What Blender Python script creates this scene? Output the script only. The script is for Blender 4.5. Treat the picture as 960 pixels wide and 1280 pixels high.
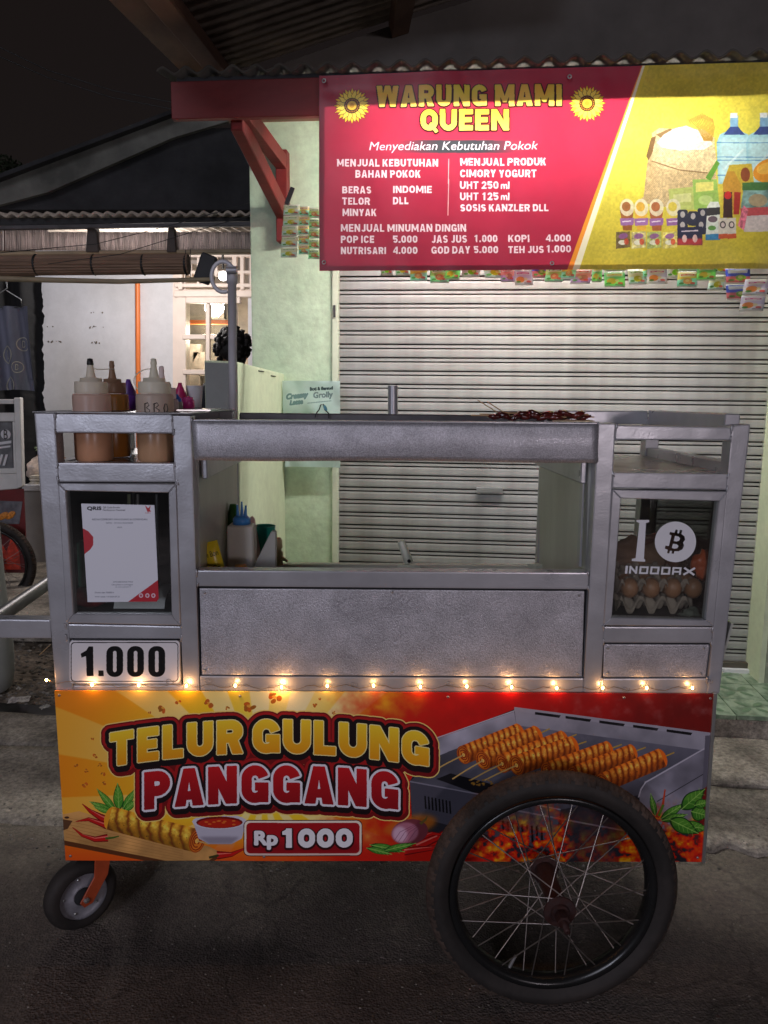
import bpy, bmesh, math, random
import numpy as np
from mathutils import Vector, Matrix, Euler, noise
R = math.radians
random.seed(7)
scene = bpy.context.scene
COL = scene.collection
for o in list(bpy.data.objects): bpy.data.objects.remove(o)

# ------------------------------------------------------------------ camera
CAM_H = 1.17; PITCH = 8.5; ROLL = 0.6; F = 960.0
CAM = Vector((0, 0, CAM_H))
CAM_ROT = (Matrix.Rotation(R(90-PITCH), 3, 'X') @ Matrix.Rotation(R(ROLL), 3, 'Z'))
cd = bpy.data.cameras.new('camera'); cam = bpy.data.objects.new('camera', cd); COL.objects.link(cam)
cd.sensor_width = 36; cd.lens = 36*F/1280; cd.clip_end = 500; cd.clip_start = 0.02
cam.matrix_world = Matrix.Translation(CAM) @ CAM_ROT.to_4x4()
scene.camera = cam
scene.render.resolution_x = 768; scene.render.resolution_y = 1024

# ------------------------------------------------------------------ world, night
w = bpy.data.worlds.new('World'); scene.world = w; w.use_nodes = True
nt = w.node_tree; bg = nt.nodes['Background']
sky = nt.nodes.new('ShaderNodeTexSky'); sky.sky_type = 'NISHITA'; sky.sun_disc = False
sky.sun_elevation = R(24); sky.sun_rotation = R(205); sky.sun_intensity = 0.2
mx = nt.nodes.new('ShaderNodeMix'); mx.data_type = 'RGBA'; mx.blend_type = 'MIX'
mx.inputs['Factor'].default_value = 0.985
mx.inputs['A'].default_value = (0, 0, 0, 1)
nt.links.new(sky.outputs[0], mx.inputs['A'])
mx.inputs['B'].default_value = (0.175, 0.112, 0.085, 1)      # night sky over a lit town: dull brown
nt.links.new(mx.outputs['Result'], bg.inputs['Color'])
bg.inputs['Strength'].default_value = 0.05

# the street light of the lane, behind the camera: one weak sun, high on the left, cool
sl = bpy.data.lights.new('sun', 'SUN'); sun = bpy.data.objects.new('sun', sl); COL.objects.link(sun)
sl.energy = 0.5; sl.angle = R(22); sl.color = (0.86, 0.86, 1.0)
sun.rotation_euler = Vector((0.42, 1.0, -0.50)).to_track_quat('-Z', 'Y').to_euler()

# two added fill lamps, low behind the viewer, to brighten the cart front
for _x, _y, _z, _w, _c in ((-1.7, -2.6, 1.45, 90, (.78, .82, 1.0)), (1.7, -2.8, 1.25, 84, (1.0, .88, .95))):
    _l = bpy.data.lights.new('added_fill_light', 'POINT'); _l.energy = _w; _l.color = _c; _l.shadow_soft_size = .16
    _lo = bpy.data.objects.new('added_fill_light', _l); COL.objects.link(_lo); _lo.location = (_x, _y, _z)
vs = scene.view_settings
scene.display_settings.display_device = 'sRGB'
vs.view_transform = 'Standard'; vs.look = 'None'; vs.exposure = 0; vs.gamma = 1
scene.cycles.max_bounces = 6
scene.cycles.use_denoising = True
scene.cycles.sample_clamp_indirect = 4

def lamp(name, loc, watt, col, radius=0.04, parent=None):
    l = bpy.data.lights.new(name, 'POINT'); l.energy = watt; l.color = col; l.shadow_soft_size = radius
    o = bpy.data.objects.new(name, l); COL.objects.link(o); o.location = loc
    if parent: o.parent = parent; o.location = Vector(loc) - parent.location
    return o

# ------------------------------------------------------------------ back-projection helpers
def ray(px, py):
    return CAM_ROT @ Vector(((px-480)/F, (640-py)/F, -1.0))
class Plane:
    """upright plane: u along its width, d pointing away from the viewer"""
    def __init__(s, y0, yaw):
        s.o = Vector((0, y0, 0)); s.u = Vector((math.cos(R(yaw)), math.sin(R(yaw)), 0)); s.d = Vector((-math.sin(R(yaw)), math.cos(R(yaw)), 0))
    def p(s, px, py, off=0.0):
        r = ray(px, py); t = ((s.o + s.d*off - CAM).dot(s.d))/r.dot(s.d)
        return CAM + r*t
    def uv(s, v): return Vector(((v-s.o).dot(s.u), v.z))
    def w(s, a, z, off=0.0): return s.o + s.u*a + s.d*off + Vector((0, 0, z))
CART = Plane(1.45, 1.2)
SHOP = Plane(3.05, -5.5)
def at(px, py, Y):
    r = ray(px, py); return CAM + r*(Y/r.y)
def gnd(px, py, z=0.0):
    r = ray(px, py); return CAM + r*((z-CAM_H)/r.z)

# ------------------------------------------------------------------ mesh builder
class MB:
    def __init__(s): s.v = []; s.f = []; s.uv = None; s.sm = []
    def add(s, vs_, fs, smooth=False):
        b = len(s.v); s.v += [Vector(x) for x in vs_]
        for f in fs: s.f.append([i+b for i in f]); s.sm.append(smooth)
        return s
    def merge(s, o): return s.add(o.v, o.f) 
    def prism(s, pts, ext):
        pts = [Vector(p) for p in pts]; n = len(pts); ext = Vector(ext)
        back = [p+ext for p in pts]
        nrm = (pts[1]-pts[0]).cross(pts[2]-pts[1])
        f = [list(range(n)), list(range(2*n-1, n-1, -1))] + [[i, i+n, (i+1) % n+n, (i+1) % n] for i in range(n)]
        if nrm.dot(ext) > 0: f = [g[::-1] for g in f]
        return s.add(pts+back, f)
    def box(s, c, sz, rot=None):
        c = Vector(c); h = Vector(sz)/2; rot = rot or Matrix.Identity(3)
        vs_ = [c + rot @ Vector((x*h.x, y*h.y, z*h.z)) for x in (-1, 1) for y in (-1, 1) for z in (-1, 1)]
        return s.add(vs_, [[0,1,3,2],[4,6,7,5],[0,4,5,1],[2,3,7,6],[0,2,6,4],[1,5,7,3]])
    def bevel_box(s, c, sz, b=0.003, rot=None, seg=2):
        m = MB().box((0,0,0), sz); m.bevel(b, seg); c = Vector(c); rot = rot or Matrix.Identity(3)
        return s.add([c+rot @ x for x in m.v], m.f)
    def tube(s, pts, r, n=10, cap=True, smooth=True):
        pts = [Vector(p) for p in pts]; rs = r if isinstance(r, (list, tuple)) else [r]*len(pts)
        rings = []; up = None
        for i, p in enumerate(pts):
            t = (pts[min(i+1, len(pts)-1)]-pts[max(i-1, 0)]).normalized()
            if up is None:
                up = Vector((0, 0, 1)) if abs(t.z) < 0.9 else Vector((1, 0, 0))
            a = t.cross(up)
            if a.length < 1e-6: a = t.cross(Vector((0, 1, 0)))
            a.normalize(); b = a.cross(t).normalized(); up = b
            rings.append([p + (a*math.cos(2*math.pi*k/n) + b*math.sin(2*math.pi*k/n))*rs[i] for k in range(n)])
        vs_ = [x for g in rings for x in g]; f = []
        for i in range(len(pts)-1):
            for k in range(n): f.append([i*n+k, i*n+(k+1) % n, (i+1)*n+(k+1) % n, (i+1)*n+k])
        s.add(vs_, f, smooth)
        if cap: 
            s.add(rings[0], [list(range(n))[::-1]]); s.add(rings[-1], [list(range(n))])
        return s
    def lathe(s, prof, c=(0,0,0), axis=(0,0,1), n=24, close=False, smooth=True, mod=None):
        """prof: (radius, along) pairs"""
        c = Vector(c); ax = Vector(axis).normalized()
        a = ax.orthogonal().normalized()
        if abs(ax.y) > 0.5: a = (Vector((1, 0, 0)) - ax*ax.x).normalized()
        b = ax.cross(a)
        vs_ = []
        for k in range(n):
            t = 2*math.pi*k/n; dd = a*math.cos(t)+b*math.sin(t)
            for j, (r, h) in enumerate(prof):
                rr = r if mod is None else r+mod(k, j)
                vs_.append(c + dd*rr + ax*h)
        m = len(prof); f = []
        for k in range(n):
            k2 = (k+1) % n
            for j in range(m if close else m-1):
                j2 = (j+1) % m
                f.append([k*m+j, k2*m+j, k2*m+j2, k*m+j2])
        return s.add(vs_, f, smooth)
    def ico(s, c, r, sub=2, scale=(1,1,1), jitter=0, rot=None, sm=True):
        bm = bmesh.new(); bmesh.ops.create_icosphere(bm, subdivisions=sub, radius=1)
        rot = rot or Matrix.Identity(3); c = Vector(c); sd = random.random()*50
        vs_ = []
        for v in bm.verts:
            k = 1 + (jitter*noise.noise(v.co*2.2+Vector((sd, sd, sd))) if jitter else 0)
            vs_.append(c + rot @ Vector((v.co.x*scale[0]*r*k, v.co.y*scale[1]*r*k, v.co.z*scale[2]*r*k)))
        f = [[v.index for v in q.verts] for q in bm.faces]; bm.free()
        return s.add(vs_, f, sm)
    def grid(s, fn, nu, nv, smooth=True):
        vs_ = [fn(i/nu, j/nv) for j in range(nv+1) for i in range(nu+1)]
        f = [[j*(nu+1)+i, j*(nu+1)+i+1, (j+1)*(nu+1)+i+1, (j+1)*(nu+1)+i] for j in range(nv) for i in range(nu)]
        return s.add(vs_, f, smooth)
    def thicken(s, off):
        """closed shell: copy of every face offset by a constant vector, with rim"""
        off = Vector(off); n = len(s.v); from collections import Counter
        cnt = Counter(); 
        for f in s.f:
            for i in range(len(f)): cnt[frozenset((f[i], f[(i+1) % len(f)]))] += 1
        rim = []
        for f in s.f:
            for i in range(len(f)):
                a, b = f[i], f[(i+1) % len(f)]
                if cnt[frozenset((a, b))] == 1: rim.append([b, a, a+n, b+n])
        s.v += [v+off for v in s.v]
        sm0 = list(s.sm)
        s.f += [[i+n for i in f[::-1]] for f in s.f]; s.sm += sm0
        s.f += rim; s.sm += [False]*len(rim)
        return s
    def bevel(s, w_, seg=2):
        bm = bmesh.new(); vv = [bm.verts.new(v) for v in s.v]
        for f in s.f:
            try: bm.faces.new([vv[i] for i in f])
            except ValueError: pass
        bmesh.ops.recalc_face_normals(bm, faces=bm.faces)
        bmesh.ops.bevel(bm, geom=[e for e in bm.edges if len(e.link_faces) == 2 and e.calc_face_angle(0) > 0.5], offset=w_, segments=seg, affect='EDGES', profile=0.7)
        bm.verts.index_update()
        s.v = [v.co.copy() for v in bm.verts]; s.f = [[v.index for v in f.verts] for f in bm.faces]; s.sm = [False]*len(s.f)
        bm.free(); return s

def loc_of(root):
    return root.matrix_world.translation if root is None else Vector(root.get('_o', (0, 0, 0)))
def obj(name, mb, mat, parent=None, origin=None, uvfn=None):
    """links ONE mesh object; vertices given in world space"""
    o_ = Vector(origin) if origin is not None else (Vector(parent['_o']) if parent is not None else Vector((0, 0, 0)))
    me = bpy.data.meshes.new(name)
    me.from_pydata([tuple(v-o_) for v in mb.v], [], mb.f)
    me.polygons.foreach_set('use_smooth', mb.sm)
    if uvfn:
        uv = me.uv_layers.new(name='uv'); 
        for lp in me.loops:
            uv.data[lp.index].uv = uvfn(mb.v[lp.vertex_index])
    if mat: me.materials.append(mat)
    me.update()
    o = bpy.data.objects.new(name, me); COL.objects.link(o); o['_o'] = tuple(o_)
    if parent is not None:
        o.parent = parent; po = Vector(parent['_o']); o.location = o_-po
    else: o.location = o_
    return o
def tag(o, label=None, cat=None, group=None, kind=None):
    if label: o['label'] = label
    if cat: o['category'] = cat
    if group: o['group'] = group
    if kind: o['kind'] = kind
    return o
def thing(name, loc, label, cat, group=None):
    o = bpy.data.objects.new(name, None); COL.objects.link(o); o.location = loc; o['_o'] = tuple(Vector(loc)); o.empty_display_size = 0.1
    return tag(o, label, cat, group)
def struct(name, mb, mat, parent=None):
    o = obj(name, mb, mat, parent); o['kind'] = 'structure'; return o
def copy_tree(o, parent=None):
    c = o.copy(); COL.objects.link(c); c.parent = parent
    for ch in list(o.children): copy_tree(ch, c)
    return c

# ------------------------------------------------------------------ materials
MATS = {}
def mat(name, col, rough=0.6, metal=0.0, var=0.15, vsc=6.0, bump=0.15, bsc=60.0, col2=None, stretch=(1,1,1), spec=0.5,
        thresh=(0.35, 0.7), bdist=0.002, coat=0.0, trans=0.0, sub=0.0, bstretch=None, rvar=0.0, fine=0.0, fsc=90, thin=0.0, dent=0.0, scuff=None):
    m = bpy.data.materials.new(name); m.use_nodes = True; t = m.node_tree; b = t.nodes['Principled BSDF']
    tc = t.nodes.new('ShaderNodeTexCoord'); mp = t.nodes.new('ShaderNodeMapping'); mp.inputs['Scale'].default_value = stretch
    t.links.new(tc.outputs['Object'], mp.inputs[0])
    n1 = t.nodes.new('ShaderNodeTexNoise'); n1.inputs['Scale'].default_value = vsc; n1.inputs['Detail'].default_value = 7; n1.inputs['Roughness'].default_value = 0.62
    t.links.new(mp.outputs[0], n1.inputs['Vector'])
    rp = t.nodes.new('ShaderNodeValToRGB'); rp.color_ramp.elements[0].position = thresh[0]; rp.color_ramp.elements[1].position = thresh[1]
    c1 = [c*(1-var) for c in col]; c2 = list(col2) if col2 else [min(1, c*(1+var)) for c in col]
    rp.color_ramp.elements[0].color = (*c1, 1); rp.color_ramp.elements[1].color = (*c2, 1)
    t.links.new(n1.outputs['Fac'], rp.inputs[0]); t.links.new(rp.outputs[0], b.inputs['Base Color'])
    b.inputs['Roughness'].default_value = rough; b.inputs['Metallic'].default_value = metal
    b.inputs['Specular IOR Level'].default_value = spec; b.inputs['Coat Weight'].default_value = coat
    if rvar:
        mr = t.nodes.new('ShaderNodeMapRange'); mr.inputs['To Min'].default_value = max(0.05, rough-rvar); mr.inputs['To Max'].default_value = min(1, rough+rvar)
        n3 = t.nodes.new('ShaderNodeTexNoise'); n3.inputs['Scale'].default_value = vsc*2.3; n3.inputs['Detail'].default_value = 5
        t.links.new(mp.outputs[0], n3.inputs['Vector']); t.links.new(n3.outputs['Fac'], mr.inputs['Value']); t.links.new(mr.outputs[0], b.inputs['Roughness'])
    if trans: b.inputs['Transmission Weight'].default_value = trans
    if fine:
        nf = t.nodes.new('ShaderNodeTexNoise'); nf.inputs['Scale'].default_value = fsc; nf.inputs['Detail'].default_value = 6; nf.inputs['Roughness'].default_value = .75; t.links.new(tc.outputs['Object'], nf.inputs['Vector'])
        rf = t.nodes.new('ShaderNodeValToRGB'); rf.color_ramp.elements[0].position = .36; rf.color_ramp.elements[0].color = (1-fine, 1-fine, 1-fine, 1); rf.color_ramp.elements[1].position = .64; rf.color_ramp.elements[1].color = (1+fine, 1+fine, 1+fine, 1)
        t.links.new(nf.outputs['Fac'], rf.inputs[0]); mm = t.nodes.new('ShaderNodeMix'); mm.data_type = 'RGBA'; mm.blend_type = 'MULTIPLY'; mm.inputs['Factor'].default_value = 1
        t.links.new(rp.outputs[0], mm.inputs['A']); t.links.new(rf.outputs[0], mm.inputs['B']); t.links.new(mm.outputs['Result'], b.inputs['Base Color'])
    if scuff:       # dark horizontal rub marks
        ms = t.nodes.new('ShaderNodeMapping'); ms.inputs['Scale'].default_value = (5, 1, 46); t.links.new(t.nodes.new('ShaderNodeNewGeometry').outputs['Position'], ms.inputs[0])
        ns = t.nodes.new('ShaderNodeTexNoise'); ns.inputs['Scale'].default_value = 1.6; ns.inputs['Detail'].default_value = 5; t.links.new(ms.outputs[0], ns.inputs['Vector'])
        m2_ = t.nodes.new('ShaderNodeMapping'); m2_.inputs['Scale'].default_value = (1.1, 1, 1.9); m2_.inputs['Location'].default_value = (scuff, 0, 0); t.links.new(ms.inputs[0].links[0].from_socket, m2_.inputs[0])
        n2_ = t.nodes.new('ShaderNodeTexNoise'); n2_.inputs['Scale'].default_value = 1.3; t.links.new(m2_.outputs[0], n2_.inputs['Vector'])
        am = t.nodes.new('ShaderNodeMath'); am.operation = 'ADD'; t.links.new(ns.outputs['Fac'], am.inputs[0]); t.links.new(n2_.outputs['Fac'], am.inputs[1])
        rs = t.nodes.new('ShaderNodeValToRGB'); rs.color_ramp.elements[0].position = .63; rs.color_ramp.elements[1].position = .70; rs.color_ramp.elements[0].color = (1, 1, 1, 1); rs.color_ramp.elements[1].color = (.38, .37, .36, 1)
        hf = t.nodes.new('ShaderNodeMath'); hf.operation = 'MULTIPLY'; hf.inputs[1].default_value = .5; t.links.new(am.outputs[0], hf.inputs[0]); t.links.new(hf.outputs[0], rs.inputs[0])
        # faint upright runs of dirt
        m4 = t.nodes.new('ShaderNodeMapping'); m4.inputs['Scale'].default_value = (9, 1, .5); t.links.new(ms.inputs[0].links[0].from_socket, m4.inputs[0]); n4 = t.nodes.new('ShaderNodeTexNoise'); n4.inputs['Scale'].default_value = 1.5; n4.inputs['Detail'].default_value = 6; t.links.new(m4.outputs[0], n4.inputs['Vector'])
        r4 = t.nodes.new('ShaderNodeValToRGB'); r4.color_ramp.elements[0].position = .3; r4.color_ramp.elements[0].color = (.72, .71, .69, 1); r4.color_ramp.elements[1].position = .62; t.links.new(n4.outputs['Fac'], r4.inputs[0])
        q1_ = t.nodes.new('ShaderNodeMix'); q1_.data_type = 'RGBA'; q1_.blend_type = 'MULTIPLY'; q1_.inputs['Factor'].default_value = 1; q2_ = t.nodes.new('ShaderNodeMix'); q2_.data_type = 'RGBA'; q2_.blend_type = 'MULTIPLY'; q2_.inputs['Factor'].default_value = 1
        t.links.new(rp.outputs[0], q1_.inputs['A']); t.links.new(rs.outputs[0], q1_.inputs['B']); t.links.new(q1_.outputs['Result'], q2_.inputs['A']); t.links.new(r4.outputs[0], q2_.inputs['B']); t.links.new(q2_.outputs['Result'], b.inputs['Base Color'])
    if thin:
        out = [n for n in t.nodes if n.type == 'OUTPUT_MATERIAL'][0]; tl = t.nodes.new('ShaderNodeBsdfTranslucent'); t.links.new(rp.outputs[0], tl.inputs[0])
        mi = t.nodes.new('ShaderNodeMixShader'); mi.inputs[0].default_value = thin; t.links.new(b.outputs[0], mi.inputs[1]); t.links.new(tl.outputs[0], mi.inputs[2]); t.links.new(mi.outputs[0], out.inputs[0])
    if sub: b.inputs['Subsurface Weight'].default_value = sub; b.inputs['Subsurface Radius'].default_value = (0.02, 0.015, 0.01)
    if bump:
        n2 = t.nodes.new('ShaderNodeTexNoise'); n2.inputs['Scale'].default_value = bsc; n2.inputs['Detail'].default_value = 4
        if bstretch:
            m2 = t.nodes.new('ShaderNodeMapping'); m2.inputs['Scale'].default_value = bstretch; t.links.new(tc.outputs['Object'], m2.inputs[0]); t.links.new(m2.outputs[0], n2.inputs['Vector'])
        else: t.links.new(tc.outputs['Object'], n2.inputs['Vector'])
        bp = t.nodes.new('ShaderNodeBump'); bp.inputs['Strength'].default_value = bump; bp.inputs['Distance'].default_value = bdist
        t.links.new(n2.outputs['Fac'], bp.inputs['Height']); t.links.new(bp.outputs[0], b.inputs['Normal'])
        if dent:
            n5 = t.nodes.new('ShaderNodeTexNoise'); n5.inputs['Scale'].default_value = 11; n5.inputs['Detail'].default_value = 2; t.links.new(tc.outputs['Object'], n5.inputs['Vector']); b5 = t.nodes.new('ShaderNodeBump'); b5.inputs['Strength'].default_value = dent; b5.inputs['Distance'].default_value = .012; t.links.new(n5.outputs['Fac'], b5.inputs['Height']); t.links.new(b5.outputs[0], bp.inputs['Normal'])
    MATS[name] = m; return m
def emit(name, col, strength):
    m = bpy.data.materials.new(name); m.use_nodes = True; b = m.node_tree.nodes['Principled BSDF']
    b.inputs['Base Color'].default_value = (*col, 1); b.inputs['Emission Color'].default_value = (*col, 1); b.inputs['Emission Strength'].default_value = strength
    return m
def glass(name, tint=(1, 1, 1), gl=0.12, rough=0.02):
    m = bpy.data.materials.new(name); m.use_nodes = True; t = m.node_tree
    for n in list(t.nodes):
        if n.type != 'OUTPUT_MATERIAL': t.nodes.remove(n)
    out = [n for n in t.nodes if n.type == 'OUTPUT_MATERIAL'][0]
    tr = t.nodes.new('ShaderNodeBsdfTransparent'); tr.inputs[0].default_value = (*tint, 1)
    g = t.nodes.new('ShaderNodeBsdfGlossy'); g.inputs['Roughness'].default_value = rough
    fr = t.nodes.new('ShaderNodeFresnel'); fr.inputs[0].default_value = 1.45
    ad = t.nodes.new('ShaderNodeMath'); ad.operation = 'ADD'; ad.inputs[1].default_value = gl*0.3; t.links.new(fr.outputs[0], ad.inputs[0])
    mi = t.nodes.new('ShaderNodeMixShader'); t.links.new(ad.outputs[0], mi.inputs[0]); t.links.new(tr.outputs[0], mi.inputs[1]); t.links.new(g.outputs[0], mi.inputs[2])
    t.links.new(mi.outputs[0], out.inputs[0]); return m
def image_mat(name, img, rough=0.35, translucent=0.0, alpha=False, bump=0.0, spec=0.5):
    m = bpy.data.materials.new(name); m.use_nodes = True; t = m.node_tree; b = t.nodes['Principled BSDF']
    im = t.nodes.new('ShaderNodeTexImage'); im.image = img; im.extension = 'EXTEND'
    uvn = t.nodes.new('ShaderNodeUVMap'); uvn.uv_map = 'uv'; t.links.new(uvn.outputs[0], im.inputs[0])
    t.links.new(im.outputs[0], b.inputs['Base Color']); b.inputs['Roughness'].default_value = rough; b.inputs['Specular IOR Level'].default_value = spec
    if alpha: t.links.new(im.outputs['Alpha'], b.inputs['Alpha'])
    if bump:
        tc = t.nodes.new('ShaderNodeTexCoord'); n2 = t.nodes.new('ShaderNodeTexNoise'); n2.inputs['Scale'].default_value = 9; n2.inputs['Detail'].default_value = 3
        t.links.new(tc.outputs['Object'], n2.inputs['Vector']); bp = t.nodes.new('ShaderNodeBump'); bp.inputs['Strength'].default_value = bump; bp.inputs['Distance'].default_value = 0.01
        t.links.new(n2.outputs['Fac'], bp.inputs['Height']); t.links.new(bp.outputs[0], b.inputs['Normal'])
    if translucent:
        out = [n for n in t.nodes if n.type == 'OUTPUT_MATERIAL'][0]
        tl = t.nodes.new('ShaderNodeBsdfTranslucent'); t.links.new(im.outputs[0], tl.inputs[0])
        mi = t.nodes.new('ShaderNodeMixShader'); mi.inputs[0].default_value = translucent
        t.links.new(b.outputs[0], mi.inputs[1]); t.links.new(tl.outputs[0], mi.inputs[2]); t.links.new(mi.outputs[0], out.inputs[0])
    return m
# ------------------------------------------------------------------ painter for flat print
_tc = {}
def text_faces(s):
    if s in _tc: return _tc[s]
    c = bpy.data.curves.new('t', 'FONT'); c.body = s; c.resolution_u = 4
    o = bpy.data.objects.new('t', c); COL.objects.link(o); bpy.context.view_layer.update()
    ev = o.evaluated_get(bpy.context.evaluated_depsgraph_get()); me = bpy.data.meshes.new_from_object(ev)
    v = np.array([(x.co.x, x.co.y) for x in me.vertices]); fs = [list(p.vertices) for p in me.polygons]
    bpy.data.objects.remove(o); bpy.data.curves.remove(c); bpy.data.meshes.remove(me)
    _tc[s] = (v, fs); return _tc[s]

def blur(a, r):
    if r <= 0: return a
    k = int(max(1, r*2.5)); x = np.arange(-k, k+1); g = np.exp(-x*x/(2*r*r)); g /= g.sum()
    p = np.pad(a, ((k, k), (0, 0)), mode='edge'); a = sum(g[i]*p[i:i+a.shape[0]] for i in range(2*k+1))
    p = np.pad(a, ((0, 0), (k, k)), mode='edge'); return sum(g[i]*p[:, i:i+a.shape[1]] for i in range(2*k+1))
def fft_dilate(m, r):
    k = int(math.ceil(r))+1
    h, w_ = m.shape[0]+2*k, m.shape[1]+2*k
    yy, xx = np.mgrid[-k:k+1, -k:k+1]; disc = (xx*xx+yy*yy <= r*r).astype(float)
    A = np.zeros((h, w_)); A[k:-k, k:-k] = m > 0.5
    D = np.zeros((h, w_)); D[:2*k+1, :2*k+1] = disc; D = np.roll(D, (-k, -k), (0, 1))
    out = np.fft.irfft2(np.fft.rfft2(A)*np.fft.rfft2(D), s=(h, w_))
    return (out[k:-k, k:-k] > 0.5).astype(np.float32)
def fbm(shape, cell, seed=0, oct=4):
    rng = np.random.RandomState(seed); out = np.zeros(shape, np.float32); amp = 1; tot = 0
    for i in range(oct):
        ch = max(2, int(shape[0]/cell)+2); cw = max(2, int(shape[1]/cell)+2)
        g = rng.rand(ch+1, cw+1)
        y = np.linspace(0, ch-1.001, shape[0]); x = np.linspace(0, cw-1.001, shape[1])
        yi = y.astype(int); xi = x.astype(int); fy = (y-yi)[:, None]; fx = (x-xi)[None]; fy = fy*fy*(3-2*fy); fx = fx*fx*(3-2*fx)
        out += amp*((g[yi][:, xi]*(1-fx)+g[yi][:, xi+1]*fx)*(1-fy)+(g[yi+1][:, xi]*(1-fx)+g[yi+1][:, xi+1]*fx)*fy)
        tot += amp; amp *= 0.5; cell = max(1.5, cell/2)
    return out/tot
class Canvas:
    """paints in photo pixels; stored in the metric plane of the thing that is printed"""
    def __init__(s, corners_px, plane_fn, ppm):
        """corners_px: list tl,tr,br,bl used for bounds; plane_fn(px,py)->(a,z) metres"""
        pts = np.array([plane_fn(*c) for c in corners_px]); s.fn = plane_fn
        s.a0, s.a1 = pts[:, 0].min(), pts[:, 0].max(); s.z0, s.z1 = pts[:, 1].min(), pts[:, 1].max()
        s.ppm = ppm; s.W = int((s.a1-s.a0)*ppm); s.H = int((s.z1-s.z0)*ppm)
        # homography photo->canvas from 4 corners
        src = np.array(corners_px, float); dst = np.array([s._m(*p) for p in pts])
        A = []
        for (x, y), (u, v) in zip(src, dst):
            A += [[x, y, 1, 0, 0, 0, -u*x, -u*y, -u], [0, 0, 0, x, y, 1, -v*x, -v*y, -v]]
        h = np.linalg.svd(np.array(A))[2][-1]; s.Hm = h.reshape(3, 3); Hi = np.linalg.inv(s.Hm)
        yy, xx = np.mgrid[0:s.H, 0:s.W]; q = Hi @ np.stack([xx.ravel()+.5, yy.ravel()+.5, np.ones(xx.size)])
        s.X = (q[0]/q[2]).reshape(s.H, s.W); s.Y = (q[1]/q[2]).reshape(s.H, s.W)
        s.k = s.W/abs(src[1][0]-src[0][0])     # canvas px per photo px
        s.rgb = np.zeros((s.H, s.W, 3), np.float32); s.al = np.ones((s.H, s.W), np.float32)
    def _m(s, a, z): return ((a-s.a0)/(s.a1-s.a0)*s.W, (s.z1-z)/(s.z1-s.z0)*s.H)
    def T(s, pts):
        p = np.asarray(pts, float); q = s.Hm @ np.stack([p[:, 0], p[:, 1], np.ones(len(p))]); return np.stack([q[0]/q[2], q[1]/q[2]], 1)
    def _local(s, polys, soft=0):
        Ps = [s.T(q) for q in polys]; pad = int(math.ceil(soft*2.6))+2
        x0 = max(0, int(min(P[:, 0].min() for P in Ps))-pad); x1 = min(s.W, int(max(P[:, 0].max() for P in Ps))+pad+1)
        y0 = max(0, int(min(P[:, 1].min() for P in Ps))-pad); y1 = min(s.H, int(max(P[:, 1].max() for P in Ps))+pad+1)
        if x1 <= x0 or y1 <= y0: return np.zeros((0, 0), np.float32), (slice(0, 0), slice(0, 0))
        h, w_ = y1-y0, x1-x0; acc = np.zeros((h, w_+1), np.float32)
        for P in Ps:
            P = P-[x0, y0]; Q = np.roll(P, -1, 0)
            for (ax, ay), (bx, by) in zip(P.tolist(), Q.tolist()):
                if ay == by: continue
                d = 1
                if by < ay: ax, ay, bx, by = bx, by, ax, ay; d = -1
                r0 = max(0, math.ceil(ay-.5)); r1 = min(h-1, math.ceil(by-.5)-1)
                if r1 < r0: continue
                kx = (bx-ax)/(by-ay)
                if r1-r0 < 8:
                    for r in range(r0, r1+1):
                        xi = math.ceil(ax+(r+.5-ay)*kx-.5); acc[r, 0 if xi < 0 else (w_ if xi > w_ else xi)] += d
                else:
                    rows = np.arange(r0, r1+1); xi = np.clip(np.ceil(ax+(rows+.5-ay)*kx-.5), 0, w_).astype(int); acc[rows, xi] += d
        m = (np.abs(np.cumsum(acc, 1)[:, :w_]) > 0.5).astype(np.float32)
        if soft: m = blur(m, soft)
        return m, (slice(y0, y1), slice(x0, x1))
    def mask(s, polys):
        m, b = s._local(polys); out = np.zeros((s.H, s.W), np.float32); out[b] = m; return out
    def put(s, m, col, a=1.0):
        col = np.asarray(col, np.float32); box = (slice(None), slice(None))
        if isinstance(m, tuple): m, box = m
        elif m.ndim == 2 and m.shape == (s.H, s.W):
            ys = np.where(m.any(1))[0]; xs = np.where(m.any(0))[0]
            if len(ys) == 0: return
            box = (slice(ys[0], ys[-1]+1), slice(xs[0], xs[-1]+1)); m = m[box]
        col = col[None, None]/255.0 if col.ndim == 1 else col[box]
        m = (m*a)[..., None]; s.rgb[box] = s.rgb[box]*(1-m)+col*m
    def poly(s, pts, col, a=1.0, soft=0):
        m = s._local([pts], soft*s.k); s.put(m, col, a); return m
    def full(s, m):
        out = np.zeros((s.H, s.W), np.float32); out[m[1]] = m[0]; return out
    def ell(s, cx, cy, rx, ry, col, a=1.0, rot=0, soft=0, n=20):
        c, sn = math.cos(rot), math.sin(rot)
        return s.poly([(cx+rx*math.cos(t)*c-ry*math.sin(t)*sn, cy+rx*math.cos(t)*sn+ry*math.sin(t)*c) for t in np.linspace(0, 2*math.pi, n, endpoint=False)], col, a, soft)
    def line(s, pts, wd, col, a=1.0, w1=None, soft=0):
        P = np.array(pts, float); n = len(P); ws = np.linspace(wd, wd if w1 is None else w1, n)/2
        t = np.gradient(P, axis=0); t /= np.linalg.norm(t, axis=1)[:, None]+1e-9; nn = np.stack([-t[:, 1], t[:, 0]], 1)
        return s.poly(np.concatenate([P+nn*ws[:, None], (P-nn*ws[:, None])[::-1]]), col, a, soft)
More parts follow.
